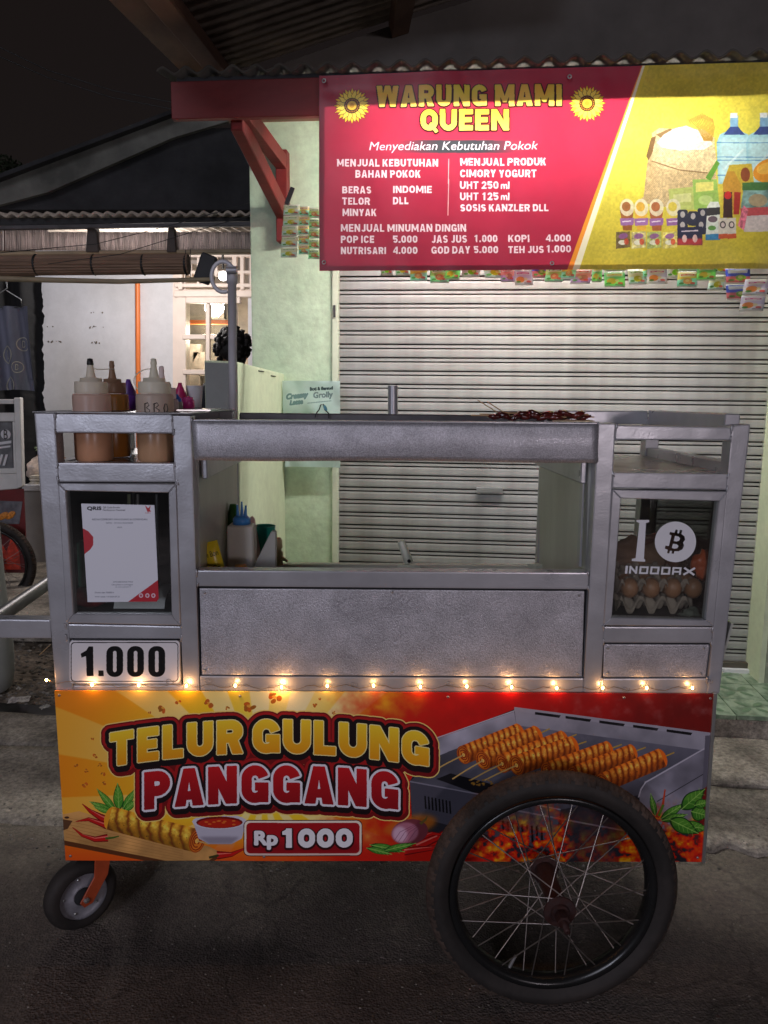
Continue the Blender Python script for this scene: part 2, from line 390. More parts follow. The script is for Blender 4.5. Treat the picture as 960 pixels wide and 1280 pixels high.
    def dil(s, m, r):
        r = r*s.k; ys = np.where(m.any(1))[0]; xs = np.where(m.any(0))[0]
        if len(ys) == 0: return m
        k = int(r)+3; y0, y1, x0, x1 = max(0, ys[0]-k), min(s.H, ys[-1]+k), max(0, xs[0]-k), min(s.W, xs[-1]+k)
        out = np.zeros_like(m); out[y0:y1, x0:x1] = fft_dilate(m[y0:y1, x0:x1], r); return out
    def text(s, st, x0, x1, yt, yb, bold=0.0, slope=0.0, shear=0.0, warp=None, capref='H'):
        """capitals of the string span yt..yb, ink spans x0..x1"""
        v, fs = text_faces(st); rv, _ = text_faces(capref); cap = rv[:, 1].max()
        x0 += bold; x1 -= bold; yt += bold; yb -= bold
        vx = v[:, 0].copy()
        X = x0+(vx-vx.min())/(vx.max()-vx.min())*(x1-x0); Y = yb-v[:, 1]/cap*(yb-yt)
        X = X + (yb-Y)*shear
        Y = Y + (X-x0)*slope
        if warp is not None: X, Y = warp(X, Y)
        P = np.stack([X, Y], 1); m = s.mask([P[f] for f in fs])
        return s.dil(m, bold) if bold > 0 else m
    def rrect(s, x0, y0, x1, y1, r):
        pts = []
        for cx, cy, a0 in ((x1-r, y0+r, -90), (x1-r, y1-r, 0), (x0+r, y1-r, 90), (x0+r, y0+r, 180)):
            pts += [(cx+r*math.cos(R(a0+t)), cy+r*math.sin(R(a0+t))) for t in range(0, 91, 15)]
        return pts
    def image(s, name, alpha=False):
        im = bpy.data.images.new(name, s.W, s.H, alpha=alpha)
        buf = np.ones((s.H, s.W, 4), np.float32); buf[..., :3] = np.clip(s.rgb, 0, 1)[::-1]; buf[..., 3] = s.al[::-1] if alpha else 1
        im.pixels.foreach_set(buf.ravel()); im.update(); im.pack(); return im
    def uvfn(s, plane):
        return lambda v: (((plane.uv(v)[0]-s.a0)/(s.a1-s.a0)), ((v.z-s.z0)/(s.z1-s.z0)))
    def shade_noise(s, m, cell, amt, seed=1):
        box = (slice(None), slice(None))
        if isinstance(m, tuple): m, box = m
        if m.size == 0: return
        n = fbm(m.shape, cell*s.k, seed)-.5; s.rgb[box] = np.clip(s.rgb[box]*(1+(n*2*amt*m)[..., None]), 0, 1)
# condensed grotesque capitals drawn from strokes
def _arc(cx, cy, rx, ry, a0, a1, n=9): return [(cx+rx*math.cos(R(t)), cy+ry*math.sin(R(t))) for t in np.linspace(a0, a1, n)]
LW = dict(A=.62, B=.58, C=.56, D=.58, E=.48, F=.46, G=.58, H=.60, I=.0, J=.46, K=.58, L=.46, M=.76, N=.62, O=.60, P=.56, Q=.60, R=.59, S=.54, T=.54, U=.59, V=.60, W=.86, X=.58, Y=.57, Z=.52)
def letter(ch, W, H, s):
    """polygons (pieces) of one capital or digit in a W x H box, stroke s, y down"""
    h = s/2; L, Rt, T, B = h, W-h, h, H-h; M = H*.5; r = min(W, H)*.42-h*.4; r = max(r, s*.35)
    rect = lambda x0, y0, x1, y1: [(x0, y0), (x1, y0), (x1, y1), (x0, y1)]
    def st(pts, w=s):
        P = np.array(pts, float); t = np.gradient(P, axis=0); t /= np.linalg.norm(t, axis=1)[:, None]+1e-9; n = np.stack([-t[:, 1], t[:, 0]], 1)*w/2
        return [tuple(x) for x in np.concatenate([P+n, (P-n)[::-1]])]
    if ch == 'I': return [rect(0, 0, s, H)]
    if ch == '.': return [rect(0, H-s*1.05, s*1.05, H)]
    if ch == 'A': return [[(0, H), (s*1.08, H), (W/2+s*.12, 0), (W/2-s*.58, 0)], [(W, H), (W-s*1.08, H), (W/2-s*.12, 0), (W/2+s*.58, 0)], rect(W*.22, H*.62, W*.78, H*.62+s*.85)]
    if ch in 'BPR':
        m = H*.53 if ch != 'B' else H*.5; p = [rect(0, 0, s, H)]; k = (m-h)
        xr = Rt if ch != 'B' else Rt-s*.1
        p.append(st([(0, T), (xr-k*.5, T)]+_arc(xr-k*.5, T+k*.5, k*.5, k*.5, -90, 90, 11)+[(xr-k*.5, T+k), (0, T+k)]))
        if ch == 'B': k2 = B-(T+k); p.append(st([(0, T+k), (Rt-k2*.5, T+k)]+_arc(Rt-k2*.5, T+k+k2*.5, k2*.5, k2*.5, -90, 90, 11)+[(0, B)]))
        if ch == 'R': p.append([(W*.42, T+k), (W*.42+s*1.0, T+k-h*.2), (W, H), (W-s*1.12, H)])
        return p
    if ch == 'D': return [rect(0, 0, s, H), st([(0, T), (Rt-r, T)]+_arc(Rt-r, T+r, r, r, -90, 0)+_arc(Rt-r, B-r, r, r, 0, 90)+[(0, B)])]
    if ch in 'OQ0':
        p = [st(_arc(L+(Rt-L)/2, T+(Rt-L)/2, (Rt-L)/2, (Rt-L)/2, 180, 360, 15)+_arc(L+(Rt-L)/2, B-(Rt-L)/2, (Rt-L)/2, (Rt-L)/2, 0, 180, 15)+[(L, H/2), (L, T+(Rt-L)/2)])]
        if ch == 'Q': p.append([(W*.5, H*.72), (W*.62, H*.62), (W*1.04, H*1.04), (W*.88, H*1.12)])
        return p
    if ch in 'CG':
        k = (Rt-L)/2; cx = L+k; p = [st(_arc(cx, T+k, k, k, -14, -180, 15)+_arc(cx, B-k, k, k, 180, 8 if ch == 'C' else 0, 15)+([] if ch == 'C' else [(Rt, H*.5)]))]
        if ch == 'G': p.append(rect(W*.52, H*.47, W, H*.47+s*.8)); p.append(rect(W-s, H*.47, W, H*.98))
        return p
    if ch in 'EFL':
        p = [rect(0, 0, s, H)]
        if ch != 'L': p += [rect(0, 0, W, s*.95), rect(0, H*.5-s*.47, W*.9, H*.5+s*.45)]
        if ch != 'F': p.append(rect(0, H-s*.95, W, H))
        return p
    if ch == 'H': return [rect(0, 0, s, H), rect(W-s, 0, W, H), rect(0, H*.5-s*.46, W, H*.5+s*.46)]
    if ch == 'J': k = (Rt-L)/2; return [st([(Rt, 0), (Rt, B-k)]+_arc(L+k, B-k, k, k, 0, 165, 11))]
    if ch == 'K': return [rect(0, 0, s, H), [(s*.8, H*.52), (W-s*1.15, 0), (W, 0), (s*.8, H*.78)], [(W*.36, H*.48), (W*.36+s*.9, H*.36), (W, H), (W-s*1.2, H)]]
    if ch == 'M': return [rect(0, 0, s, H), rect(W-s, 0, W, H), [(0, 0), (s*1.1, 0), (W/2+s*.35, H*.82), (W/2-s*.35, H*.82)], [(W, 0), (W-s*1.1, 0), (W/2-s*.35, H*.82), (W/2+s*.35, H*.82)]]
    if ch == 'N': return [rect(0, 0, s, H), rect(W-s, 0, W, H), [(0, 0), (s*1.1, 0), (W, H), (W-s*1.1, H)]]
    if ch == 'S':
        k = (Rt-L)/2; cx = L+k; q = (B-T)/4
        return [st(_arc(cx, T+q, k, q, -20, -180, 11)+_arc(cx, T+q, k, q, 180, 95, 5)+_arc(cx, B-q, k, q, -85, 0, 5)+_arc(cx, B-q, k, q, 0, 160, 11))]
    if ch == 'T': return [rect(W/2-h, 0, W/2+h, H), rect(0, 0, W, s*.95)]
    if ch == 'U': k = (Rt-L)/2; return [st([(L, 0), (L, B-k)]+_arc(L+k, B-k, k, k, 180, 0, 15)+[(Rt, 0)])]
    if ch == 'V': return [[(0, 0), (s*1.08, 0), (W/2+s*.12, H), (W/2-s*.56, H)], [(W, 0), (W-s*1.08, 0), (W/2-s*.12, H), (W/2+s*.56, H)]]
    if ch == 'W': a = W/4; return [[(0, 0), (s, 0), (a+s*.42, H), (a-s*.5, H)], [(W, 0), (W-s, 0), (W-a-s*.42, H), (W-a+s*.5, H)], [(W/2-s*.5, 0), (W/2+s*.3, 0), (a+s*.45, H), (a-s*.4, H)], [(W/2+s*.5, 0), (W/2-s*.3, 0), (W-a-s*.45, H), (W-a+s*.4, H)]]
    if ch == 'X': return [[(0, 0), (s*1.15, 0), (W, H), (W-s*1.15, H)], [(W, 0), (W-s*1.15, 0), (0, H), (s*1.15, H)]]
    if ch == 'Y': return [[(0, 0), (s*1.12, 0), (W/2+h, H*.58), (W/2-h, H*.62)], [(W, 0), (W-s*1.12, 0), (W/2-h, H*.58), (W/2+h, H*.62)], rect(W/2-h, H*.5, W/2+h, H)]
    if ch == 'Z': return [rect(0, 0, W, s*.95), rect(0, H-s*.95, W, H), [(W, s*.6), (W-s*1.2, s*.6), (0, H-s*.6), (s*1.2, H-s*.6)]]
    if ch == '1': x = W*.42; return [rect(x, 0, x+s, H), [(x+s*.3, 0), (x+s*.3, s*1.1), (x-s*.75, H*.30), (x-s*.75, H*.16)]]
    if ch == '2': k = (Rt-L)/2; return [st(_arc(L+k, T+k, k, k, -175, 30, 11)+[(L+s*.2, B)]), rect(0, H-s*.95, W, H)]
    if ch == '4': return [rect(W*.62, 0, W*.62+s, H), rect(0, H*.62, W, H*.62+s*.85), [(W*.62, 0), (W*.62+s*.6, 0), (s*.95, H*.64), (0, H*.64)]]
    if ch == '5': k = (Rt-L)/2; q = (B-H*.42)/2; return [rect(0, 0, W*.94, s*.92), rect(0, 0, s*.9, H*.52), st([(s*.5, H*.47)]+_arc(L+k, H*.42+q, k, q, -110, 155, 15))]
    return []
def block_text(c, st_, x0, x1, yt, yb, s, slope=0.0, warp=None, gap=.13):
    H = yb-yt; ws = []
    for ch in st_: ws.append((LW.get(ch, .52), 0) if ch not in 'I. ' else (0, s if ch == 'I' else (s*1.05 if ch == '.' else H*.28)))
    g_ = H*gap; fixed = sum(f for _, f in ws)+g_*(len(st_)-1)-sum(2*g_*.5 for ch in st_ if ch == ' '); k = (x1-x0-fixed)/max(1e-6, sum(w_ for w_, _ in ws)*H)
    x = x0; polys = []
    for ch, (w_, f) in zip(st_, ws):
        W = w_*H*k+f
        for p in letter(ch, W, H, s) if ch != ' ' else []:
            n = []
            for i in range(len(p)):       # subdivide long edges so that an arch bends them
                a, b = p[i], p[(i+1) % len(p)]; d = math.hypot(b[0]-a[0], b[1]-a[1]); m = max(1, int(d/(H*.3))) if warp else 1
                n += [(a[0]+(b[0]-a[0])*t/m, a[1]+(b[1]-a[1])*t/m) for t in range(m)]
            P = np.array(n); X = x+P[:, 0]; Y = yt+P[:, 1]+(X-x0)*slope
            if warp: X, Y = warp(X, Y)
            area = np.sum(X*np.roll(Y, -1)-Y*np.roll(X, -1)); Q = np.stack([X, Y], 1); polys.append(Q if area > 0 else Q[::-1])
        x += W+(g_ if ch != ' ' else 0)
    return c.mask(polys)
def cyl_roll(c, fx, fy, bx, by, wd, n=7, face=True, seed=0, dark=(140, 30, 6), hot=(255, 206, 90), mid=(240, 108, 20)):
    """an omelette roll wound round a stick, drawn from its far end to its near end"""
    rng = random.Random(seed); L = math.hypot(fx-bx, fy-by); dx, dy = (fx-bx)/L, (fy-by)/L; nx, ny = -dy, dx; ang = math.atan2(dy, dx)
    if ny > 0: nx, ny = -nx, -ny
    r = wd/2; m_ = c.line([(bx-dx*2, by-dy*2), (bx*.5+fx*.5, by*.5+fy*.5), (fx, fy)], wd*.98, mid); c.ell(bx, by, r*.55, r*.98, mid, 1, ang)
    box = m_[1]; X, Y = c.X[box], c.Y[box]; s_ = (X-bx)*dx+(Y-by)*dy; v = ((X-bx)*nx+(Y-by)*ny)/r       # along, across (-1..1, up positive)
    nz = fbm(X.shape, 7*c.k, seed+50)-.5; nz2 = fbm(X.shape, 3*c.k, seed+90)-.5
    pit = L/n; ph = (s_+v*pit*.42+np.sqrt(np.clip(1-v*v, 0, 1))*pit*.5+nz*pit*.5)/pit; fr = ph-np.floor(ph)
    body = np.clip(.55+.45*np.sin(fr*math.pi), 0, 1)*(.62+.38*np.clip(v*.8+.55, 0, 1))
    hl = np.clip(np.sin(fr*math.pi), 0, 1)**1.5*np.exp(-((v-.35)/.42)**2)*(.75+nz2*1.2)
    edge = np.exp(-(np.minimum(fr, 1-fr)/.10)**2)
    col = np.array(mid)/255*body[..., None]*1.12; hl = np.clip(hl, 0, 1)[..., None]; col = col*(1-hl)+np.array(hot)/255*hl
    col = col*(1-edge[..., None]*.45)+np.array(dark)/255*edge[..., None]*.45; col *= (1+nz2[..., None]*.3); sp = (nz2 > .27)[..., None]; col = np.where(sp, col*.6, col)
    c.rgb[box] = c.rgb[box]*(1-m_[0][..., None])+np.clip(col, 0, 1)*m_[0][..., None]
    if face:
        c.ell(fx, fy, r*.66, r*1.0, (170, 70, 14), 1, ang); c.ell(fx, fy, r*.58, r*.9, (226, 122, 34), 1, ang)
        for k, f in enumerate((.82, .56, .32)):
            pts = [(fx+(r*.60*f*math.cos(t))*math.cos(ang)-(r*.95*f*math.sin(t))*math.sin(ang), fy+(r*.60*f*math.cos(t))*math.sin(ang)+(r*.95*f*math.sin(t))*math.cos(ang)) for t in np.linspace(k, k+5.2, 16)]
            c.line(pts, 1.5, (138, 40, 8), .9)
        c.ell(fx, fy, r*.16, r*.2, (250, 196, 90), .9, ang)

# ================================================================== print on the cart's lower board
def paint_cart_banner():
    c = Canvas([(66, 862), (898, 866), (881, 1079), (81, 1077)], lambda x, y: tuple(CART.uv(CART.p(x, y))), 2200)
    X, Y = c.X, c.Y; ss = lambda a, b, v: np.clip((v-a)/(b-a), 0, 1)**2*(3-2*np.clip((v-a)/(b-a), 0, 1))
    # sun rays, yellow to orange, then red to the right
    ang = np.arctan2(Y-985, X-330); ray_ = (np.sin(ang*15+.6) > 0).astype(np.float32); ray_ = blur(ray_, 2)
    d = np.hypot(X-330, (Y-950)*1.2)
    core = np.array([255, 244, 190.])/255; yel = np.array([255, 216, 44.])/255; org = np.array([246, 142, 16.])/255
    t = ss(60, 280, d)[..., None]
    base = (yel*(1-t)+org*t); brt = core*(1-t*.75)+np.array([250, 170, 20.])/255*(t*.75)
    c.rgb = (base*(1-ray_[..., None]*.75)+brt*ray_[..., None]*.75).astype(np.float32)
    dn = ss(1015, 1085, Y)[..., None]; c.rgb = c.rgb*(1-dn)+np.array([226, 80, 12.])/255*dn
    bright = (1-ss(0, 110, np.hypot(X-372, (Y-872)*1.3)))[..., None]; c.rgb = c.rgb*(1-bright*.6)+np.array([255, 245, 205.])/255*bright*.6
    n = fbm((c.H, c.W), 70, 5)
    rm = ss(420, 545, X+(Y-863)*.25+(n-.5)*120)[..., None]
    red = np.stack([.80-.35*ss(560, 900, X)+.15*(n-.5), .05+.06*(1-ss(480, 620, X)), .03+0*X], -1); c.rgb = c.rgb*(1-rm)+red*rm
    bm = (ss(1045, 1078, Y)*ss(300, 520, X))[..., None]; c.rgb = c.rgb*(1-bm)+np.array([200, 25, 10.])/255*bm
    # flakes
    rng = random.Random(3)
    for x, y, sz in [(205, 884, 6), (224, 876, 4), (262, 878, 6), (285, 884, 3), (312, 882, 8), (344, 871, 9), (418, 890, 3), (394, 880, 3), (96, 955, 3), (120, 944, 3.5), (126, 955, 3), (109, 962, 3), (130, 966, 3), (108, 980, 4), (132, 977, 3), (188, 889, 2), (117, 922, 2), (168, 908, 2), (330, 893, 4), (300, 896, 3), (400, 872, 2), (440, 900, 3)]:
        for q in range(5):
            a = rng.random()*6; c.ell(x+math.cos(a)*sz*.6, y+math.sin(a)*sz*.5, sz*rng.uniform(.3, .6), sz*rng.uniform(.2, .5), (190+rng.randint(-30, 30), 100, 25), 1, rng.random()*3)
        c.ell(x-.5, y-.8, sz*.35, sz*.22, (235, 165, 60), .9, .4)
    # ----- grill on the right
    metal = (150, 146, 158)
    c.poly([(540, 925), (642, 885), (890, 918), (884, 1000), (872, 1078), (640, 1078), (515, 1030), (512, 975)], (40, 38, 46))
    m = c.poly([(642, 884), (890, 917), (884, 938), (645, 906)], metal); c.shade_noise(m, 60, .35, 3)
    c.poly([(642, 882), (892, 915), (890, 921), (642, 887)], (160, 155, 168))
    for x0 in (668, 706, 748, 790, 832):
        w_ = 32; k = 33/248; y0 = 884+(x0-642)*k
        c.poly([(x0, y0+.8), (x0+w_, y0+w_*k+.8), (x0+w_-2, y0+w_*k+4), (x0, y0+4)], (12, 10, 14))
    m = c.poly([(545, 922), (642, 888), (645, 906), (560, 938), (548, 945)], (158, 154, 168)); c.shade_noise(m, 50, .4, 4)
    c.line([(545, 921), (642, 887)], 1.4, (190, 186, 198))
    m = c.poly([(548, 943), (645, 905), (884, 937), (798, 992), (700, 1010), (512, 975)], (92, 90, 103)); c.shade_noise(m, 60, .5, 5)
    c.poly([(563, 965), (640, 985), (600, 992), (545, 972)], (18, 16, 22))
    for i in range(20):
        c.ell(586+rng.random()*32, 972+rng.random()*8, 1.6, 1, (170, 120, 40), .8)
    c.poly([(512, 975), (700, 1010), (690, 1062), (515, 1018)], (72, 70, 82)); c.line([(512, 975), (700, 1010)], 1.6, (130, 126, 140))
    for i in range(8): c.line([(531+i*4.4, 993+i*.9), (532+i*4.4, 1009+i*.9)], 2, (10, 8, 12))
    for i in range(9): c.line([(628+i*6, 1024+i*1), (629+i*6, 1046+i)], 2.6, (10, 8, 12))
    c.line([(600, 1003), (800, 1040)], 2, (140, 136, 150), .6)
    m = c.poly([(798, 992), (808, 975), (886, 932), (886, 1000), (850, 1040), (800, 1030)], (120, 116, 128)); c.shade_noise(m, 40, .5, 6)
    c.line([(797, 995), (800, 985), (806, 976), (815, 971), (886, 930)], 1.8, (186, 180, 192))
    c.line([(820, 1000), (884, 962)], 1, (30, 28, 34), .8)
    c.poly([(884, 918), (897, 916), (884, 1078), (868, 1078)], (110, 12, 12), 1)
    c.poly([(880, 918), (891, 917), (884, 980), (876, 985)], (96, 92, 104), 1)
    smoke = fbm((c.H, c.W), 45, 12); sm = np.clip((smoke-.5)*3, 0, 1)*ss(640, 700, X)*(1-ss(900, 940, Y))*.25
    c.put(sm, (200, 190, 200))
    # rolls, far to near, with sticks
    rolls = [(579, 942, 648, 914, 24), (603, 949, 670, 917, 25), (627, 953, 703, 923, 24), (645, 955, 715, 931, 26), (683, 962, 759, 935, 22), (716, 967, 789, 939, 22), (752, 977, 825, 946, 25)]
    for i, (fx, fy, bx, by, wd) in enumerate(rolls):
        dx, dy = (fx-bx), (fy-by); L = math.hypot(dx, dy); c.line([(bx-dx/L*18, by-dy/L*18), (bx, by)], 1.6, (190, 150, 60))
        cyl_roll(c, fx, fy, bx, by, wd, 10, True, i)
        c.line([(fx, fy), (fx+dx/L*22, fy+dy/L*22+2), (fx+dx/L*42, fy+dy/L*42+5)], 1.7, (205, 165, 95))
    # flames low down
    n1 = fbm((c.H, c.W), 26, 21); n2 = fbm((c.H, c.W), 60, 22)
    fh = ss(1000, 1075, Y+(n2-.5)*60)*ss(572, 610, X)
    hot = np.clip(n1*1.7-.35, 0, 1)
    fl = np.stack([.75+.25*hot, .08+.65*np.clip(hot-.35, 0, 1)**1.2*1.6, .02+.2*np.clip(hot-.75, 0, 1)], -1)
    gap = 1-.8*ss(690, 720, X)*(1-ss(760, 800, X))
    c.put(np.clip(fh*gap*2.2, 0, 1)*np.clip((n1-.3)*8, 0, 1), fl.astype(np.float32), .95)
    c.put(blur(((X > 860) & (Y > 1035)).astype(np.float32), 6)*fh, (205, 25, 8), .55)
    # green leaves right
    def leaf(x0, y0, x1, y1, wd, col=(60, 120, 30), dk=(20, 60, 15)):
        t = np.linspace(0, 1, 12); L = math.hypot(x1-x0, y1-y0); nx, ny = -(y1-y0)/L, (x1-x0)/L
        prof = np.sin(np.pi*t**.8)*wd/2
        a = [(x0+(x1-x0)*k+nx*p, y0+(y1-y0)*k+ny*p) for k, p in zip(t, prof)]; b = [(x0+(x1-x0)*k-nx*p, y0+(y1-y0)*k-ny*p) for k, p in zip(t, prof)][::-1]
        c.poly(a+b, dk); m = c.poly([(p[0]*.86+(x0+x1)/2*.14, p[1]*.86+(y0+y1)/2*.14) for p in a+b], col); c.put((m[0]*(c.Y[m[1]] < (y0+y1)/2+nx*2), m[1]), (120, 175, 60), .35)
        c.line([(x0, y0), (x1, y1)], 1, (150, 195, 90), .9)
        for k in (.3, .45, .6, .75):
            c.line([(x0+(x1-x0)*k, y0+(y1-y0)*k), (x0+(x1-x0)*(k+.12)+nx*wd*.3, y0+(y1-y0)*(k+.12)+ny*wd*.3)], .6, (150, 195, 90), .7)
            c.line([(x0+(x1-x0)*k, y0+(y1-y0)*k), (x0+(x1-x0)*(k+.12)-nx*wd*.3, y0+(y1-y0)*(k+.12)-ny*wd*.3)], .6, (150, 195, 90), .7)
    c.line([(820, 1020), (827, 1005), (830, 985)], 5, (190, 60, 20), 1, 1.5); c.line([(822, 1018), (828, 1004)], 3, (90, 130, 30))
    for a in [(818, 1018, 812, 990, 8), (824, 1022, 855, 1002, 11), (825, 1024, 858, 1016, 10), (850, 1010, 880, 984, 20), (862, 1012, 884, 1018, 20), (850, 1030, 884, 1034, 16), (835, 1022, 872, 1040, 20), (866, 1005, 886, 1000, 12)]: leaf(*a)
    # ----- board with roll, left
    m = c.poly([(80, 1016), (100, 1012), (180, 1035), (262, 1056), (278, 1064), (262, 1073), (210, 1074), (80, 1048)], (205, 150, 85)); c.shade_noise(m, 30, .25, 8)
    c.poly([(80, 1048), (210, 1074), (262, 1073), (278, 1064), (278, 1068), (262, 1078), (205, 1078), (80, 1054)], (95, 50, 20))
    for i in range(7): c.line([(84, 1020+i*4), (150, 1033+i*4.5), (230, 1056+i*3)], .5, (150, 95, 45), .5)
    c.poly([(80, 1022), (92, 1024), (86, 1034), (80, 1036)], (70, 40, 25), .8); c.ell(85, 1020, 3, 1.5, (70, 40, 25))
    for a in [(150, 1012, 148, 977, 13), (146, 1012, 122, 984, 9), (144, 1014, 113, 1000, 9), (154, 1010, 172, 983, 9), (156, 1012, 172, 998, 9), (140, 1014, 118, 1006, 7)]: leaf(*a, (80, 150, 40), (30, 90, 25))
    def chili(pts, wd, tip=.8):
        c.line(pts, wd, (120, 8, 8), 1, tip); c.line(pts, wd*.7, (200, 22, 18), 1, tip*.6); P = np.array(pts)-[0, wd*.14]; c.line(P[:len(P)-1], wd*.16, (250, 150, 130), .8, .3)
    chili([(142, 1026), (128, 1020), (114, 1012), (104, 1003)], 13); chili([(135, 1030), (112, 1022), (96, 1025)], 9)
    chili([(136, 1045), (120, 1047), (104, 1042), (92, 1032)], 10); c.line([(133, 1046), (142, 1045), (150, 1043)], 3, (70, 100, 30), 1, 1.5)
    cyl_roll(c, 247, 1049, 140, 1021, 30, 8, True, 31, dark=(160, 50, 12), hot=(255, 226, 90), mid=(242, 160, 36))
    c.line([(247, 1049), (262, 1053)], 1.6, (210, 170, 100))
    # bowl
    c.poly([(242, 1024), (308, 1024), (303, 1046), (290, 1053), (262, 1053), (249, 1046)], (196, 190, 205)); c.ell(275, 1025, 34, 9.5, (214, 208, 220)); c.ell(275, 1026, 29, 7.4, (120, 16, 10)); c.ell(275, 1027, 27, 5.8, (190, 34, 14))
    for i in range(9): c.ell(254+rng.random()*42, 1024+rng.random()*5, 2.4, 1, (232, 120, 40), .8)
    c.poly([(250, 1044), (300, 1044), (290, 1053), (262, 1053)], (120, 110, 125), .6, 1.5)
    chili([(272, 1067), (290, 1066), (312, 1056)], 11); c.line([(262, 1070), (274, 1067)], 3, (60, 60, 25))
    # onion, chilis, leaves by the badge
    c.ell(512, 1030, 34, 12, (205, 110, 25), .8, -.2, 3)
    chili([(520, 1056), (545, 1045), (575, 1030), (590, 1020)], 14); chili([(505, 1062), (540, 1058), (572, 1050)], 11); chili([(515, 1048), (540, 1040), (560, 1042)], 10)
    c.ell(512, 1038, 23, 16, (120, 50, 60), 1, -.2); c.ell(506, 1039, 17, 13, (180, 110, 130), 1, -.2, 1); c.ell(500, 1041, 9, 10, (225, 185, 205), .9, -.2, 1.5); c.line([(525, 1028), (532, 1022), (534, 1018)], 4, (110, 90, 40), 1, 1)
    for i in range(4): c.line([(492+i*6, 1050), (500+i*6, 1038), (520+i*3, 1028)], .7, (110, 50, 80), .6)
    for a in [(462, 1054, 506, 1063, 10), (478, 1062, 520, 1052, 9), (458, 1058, 490, 1066, 8)]: leaf(*a, (60, 130, 40), (20, 70, 20))
    # ----- lettering
    arcT = lambda X_, Y_: (X_, Y_+17.5*((X_-337)/200)**2-.5*(X_ > 600))
    t1 = c.dil(np.maximum(block_text(c, 'TELUR', 139.5, 303, 898.5, 939, 9.8, warp=arcT, gap=.17), block_text(c, 'GULUNG', 317.5, 535, 898.5, 939, 9.8, warp=arcT, gap=.15)), 1.0)
    arcP = lambda X_, Y_: (X_, Y_+9.5*((X_-338)/162)**2)
    t2 = c.dil(block_text(c, 'PANGGANG', 182, 497, 955.5, 1001, 11.2, warp=arcP, gap=.16), 1.0)
    both = np.maximum(c.dil(t1, 9), c.dil(t2, 9.5))
    sh = np.roll(np.roll(both, int(4*c.k), 0), int(2*c.k), 1)
    allm = np.maximum(both, sh)
    c.put(c.dil(allm, 3.6), (250, 225, 150)*1 if False else (246, 214, 120)); c.put(c.dil(allm, 2.2), (120, 10, 14)); c.put(c.dil(both, .3), (170, 22, 24)); c.put(allm*0+c.dil(t1, 6.2), (22, 8, 10))
    s1 = np.roll(c.dil(t1, 4.5), int(5*c.k), 0); c.put(s1, (22, 8, 10)); c.put(np.roll(c.dil(t2, 5.5), int(5*c.k), 0), (22, 8, 10)); c.put(c.dil(t2, 6.0), (30, 8, 12))
    g = np.clip((Y-897-17.5*((X-337)/200)**2)/43, 0, 1)[..., None]
    c.put(c.dil(t1, 1.3), (252, 236, 160)); c.put(t1, ((1-g)*np.array([252, 214, 44.])/255+g*np.array([240, 156, 14.])/255).astype(np.float32))
    c.put(c.dil(t2, 3.0), (236, 232, 240)); g = np.clip((Y-954)/50, 0, 1)[..., None]
    c.put(t2, ((1-g)*np.array([206, 22, 30.])/255+g*np.array([150, 8, 20.])/255).astype(np.float32))
    # badge
    c.poly(c.rrect(305, 1023, 453, 1068, 7), (60, 10, 10)); c.poly(c.rrect(306, 1024, 452, 1067, 6), (246, 232, 214)); c.poly(c.rrect(308.5, 1026.5, 449.5, 1064.5, 5), (172, 14, 26)); c.poly(c.rrect(308.5, 1052, 449.5, 1064.5, 5), (120, 6, 18), .5, 3)
    t3 = np.maximum(c.text('Rp', 318, 348, 1036, 1055, 1.5), c.dil(block_text(c, '1000', 350, 440.5, 1034, 1057, 6.2, gap=.14), .8))
    c.put(np.roll(c.dil(t3, 2.2), int(1.2*c.k), 0), (50, 6, 10)); c.put(t3, (240, 236, 240))
    return c

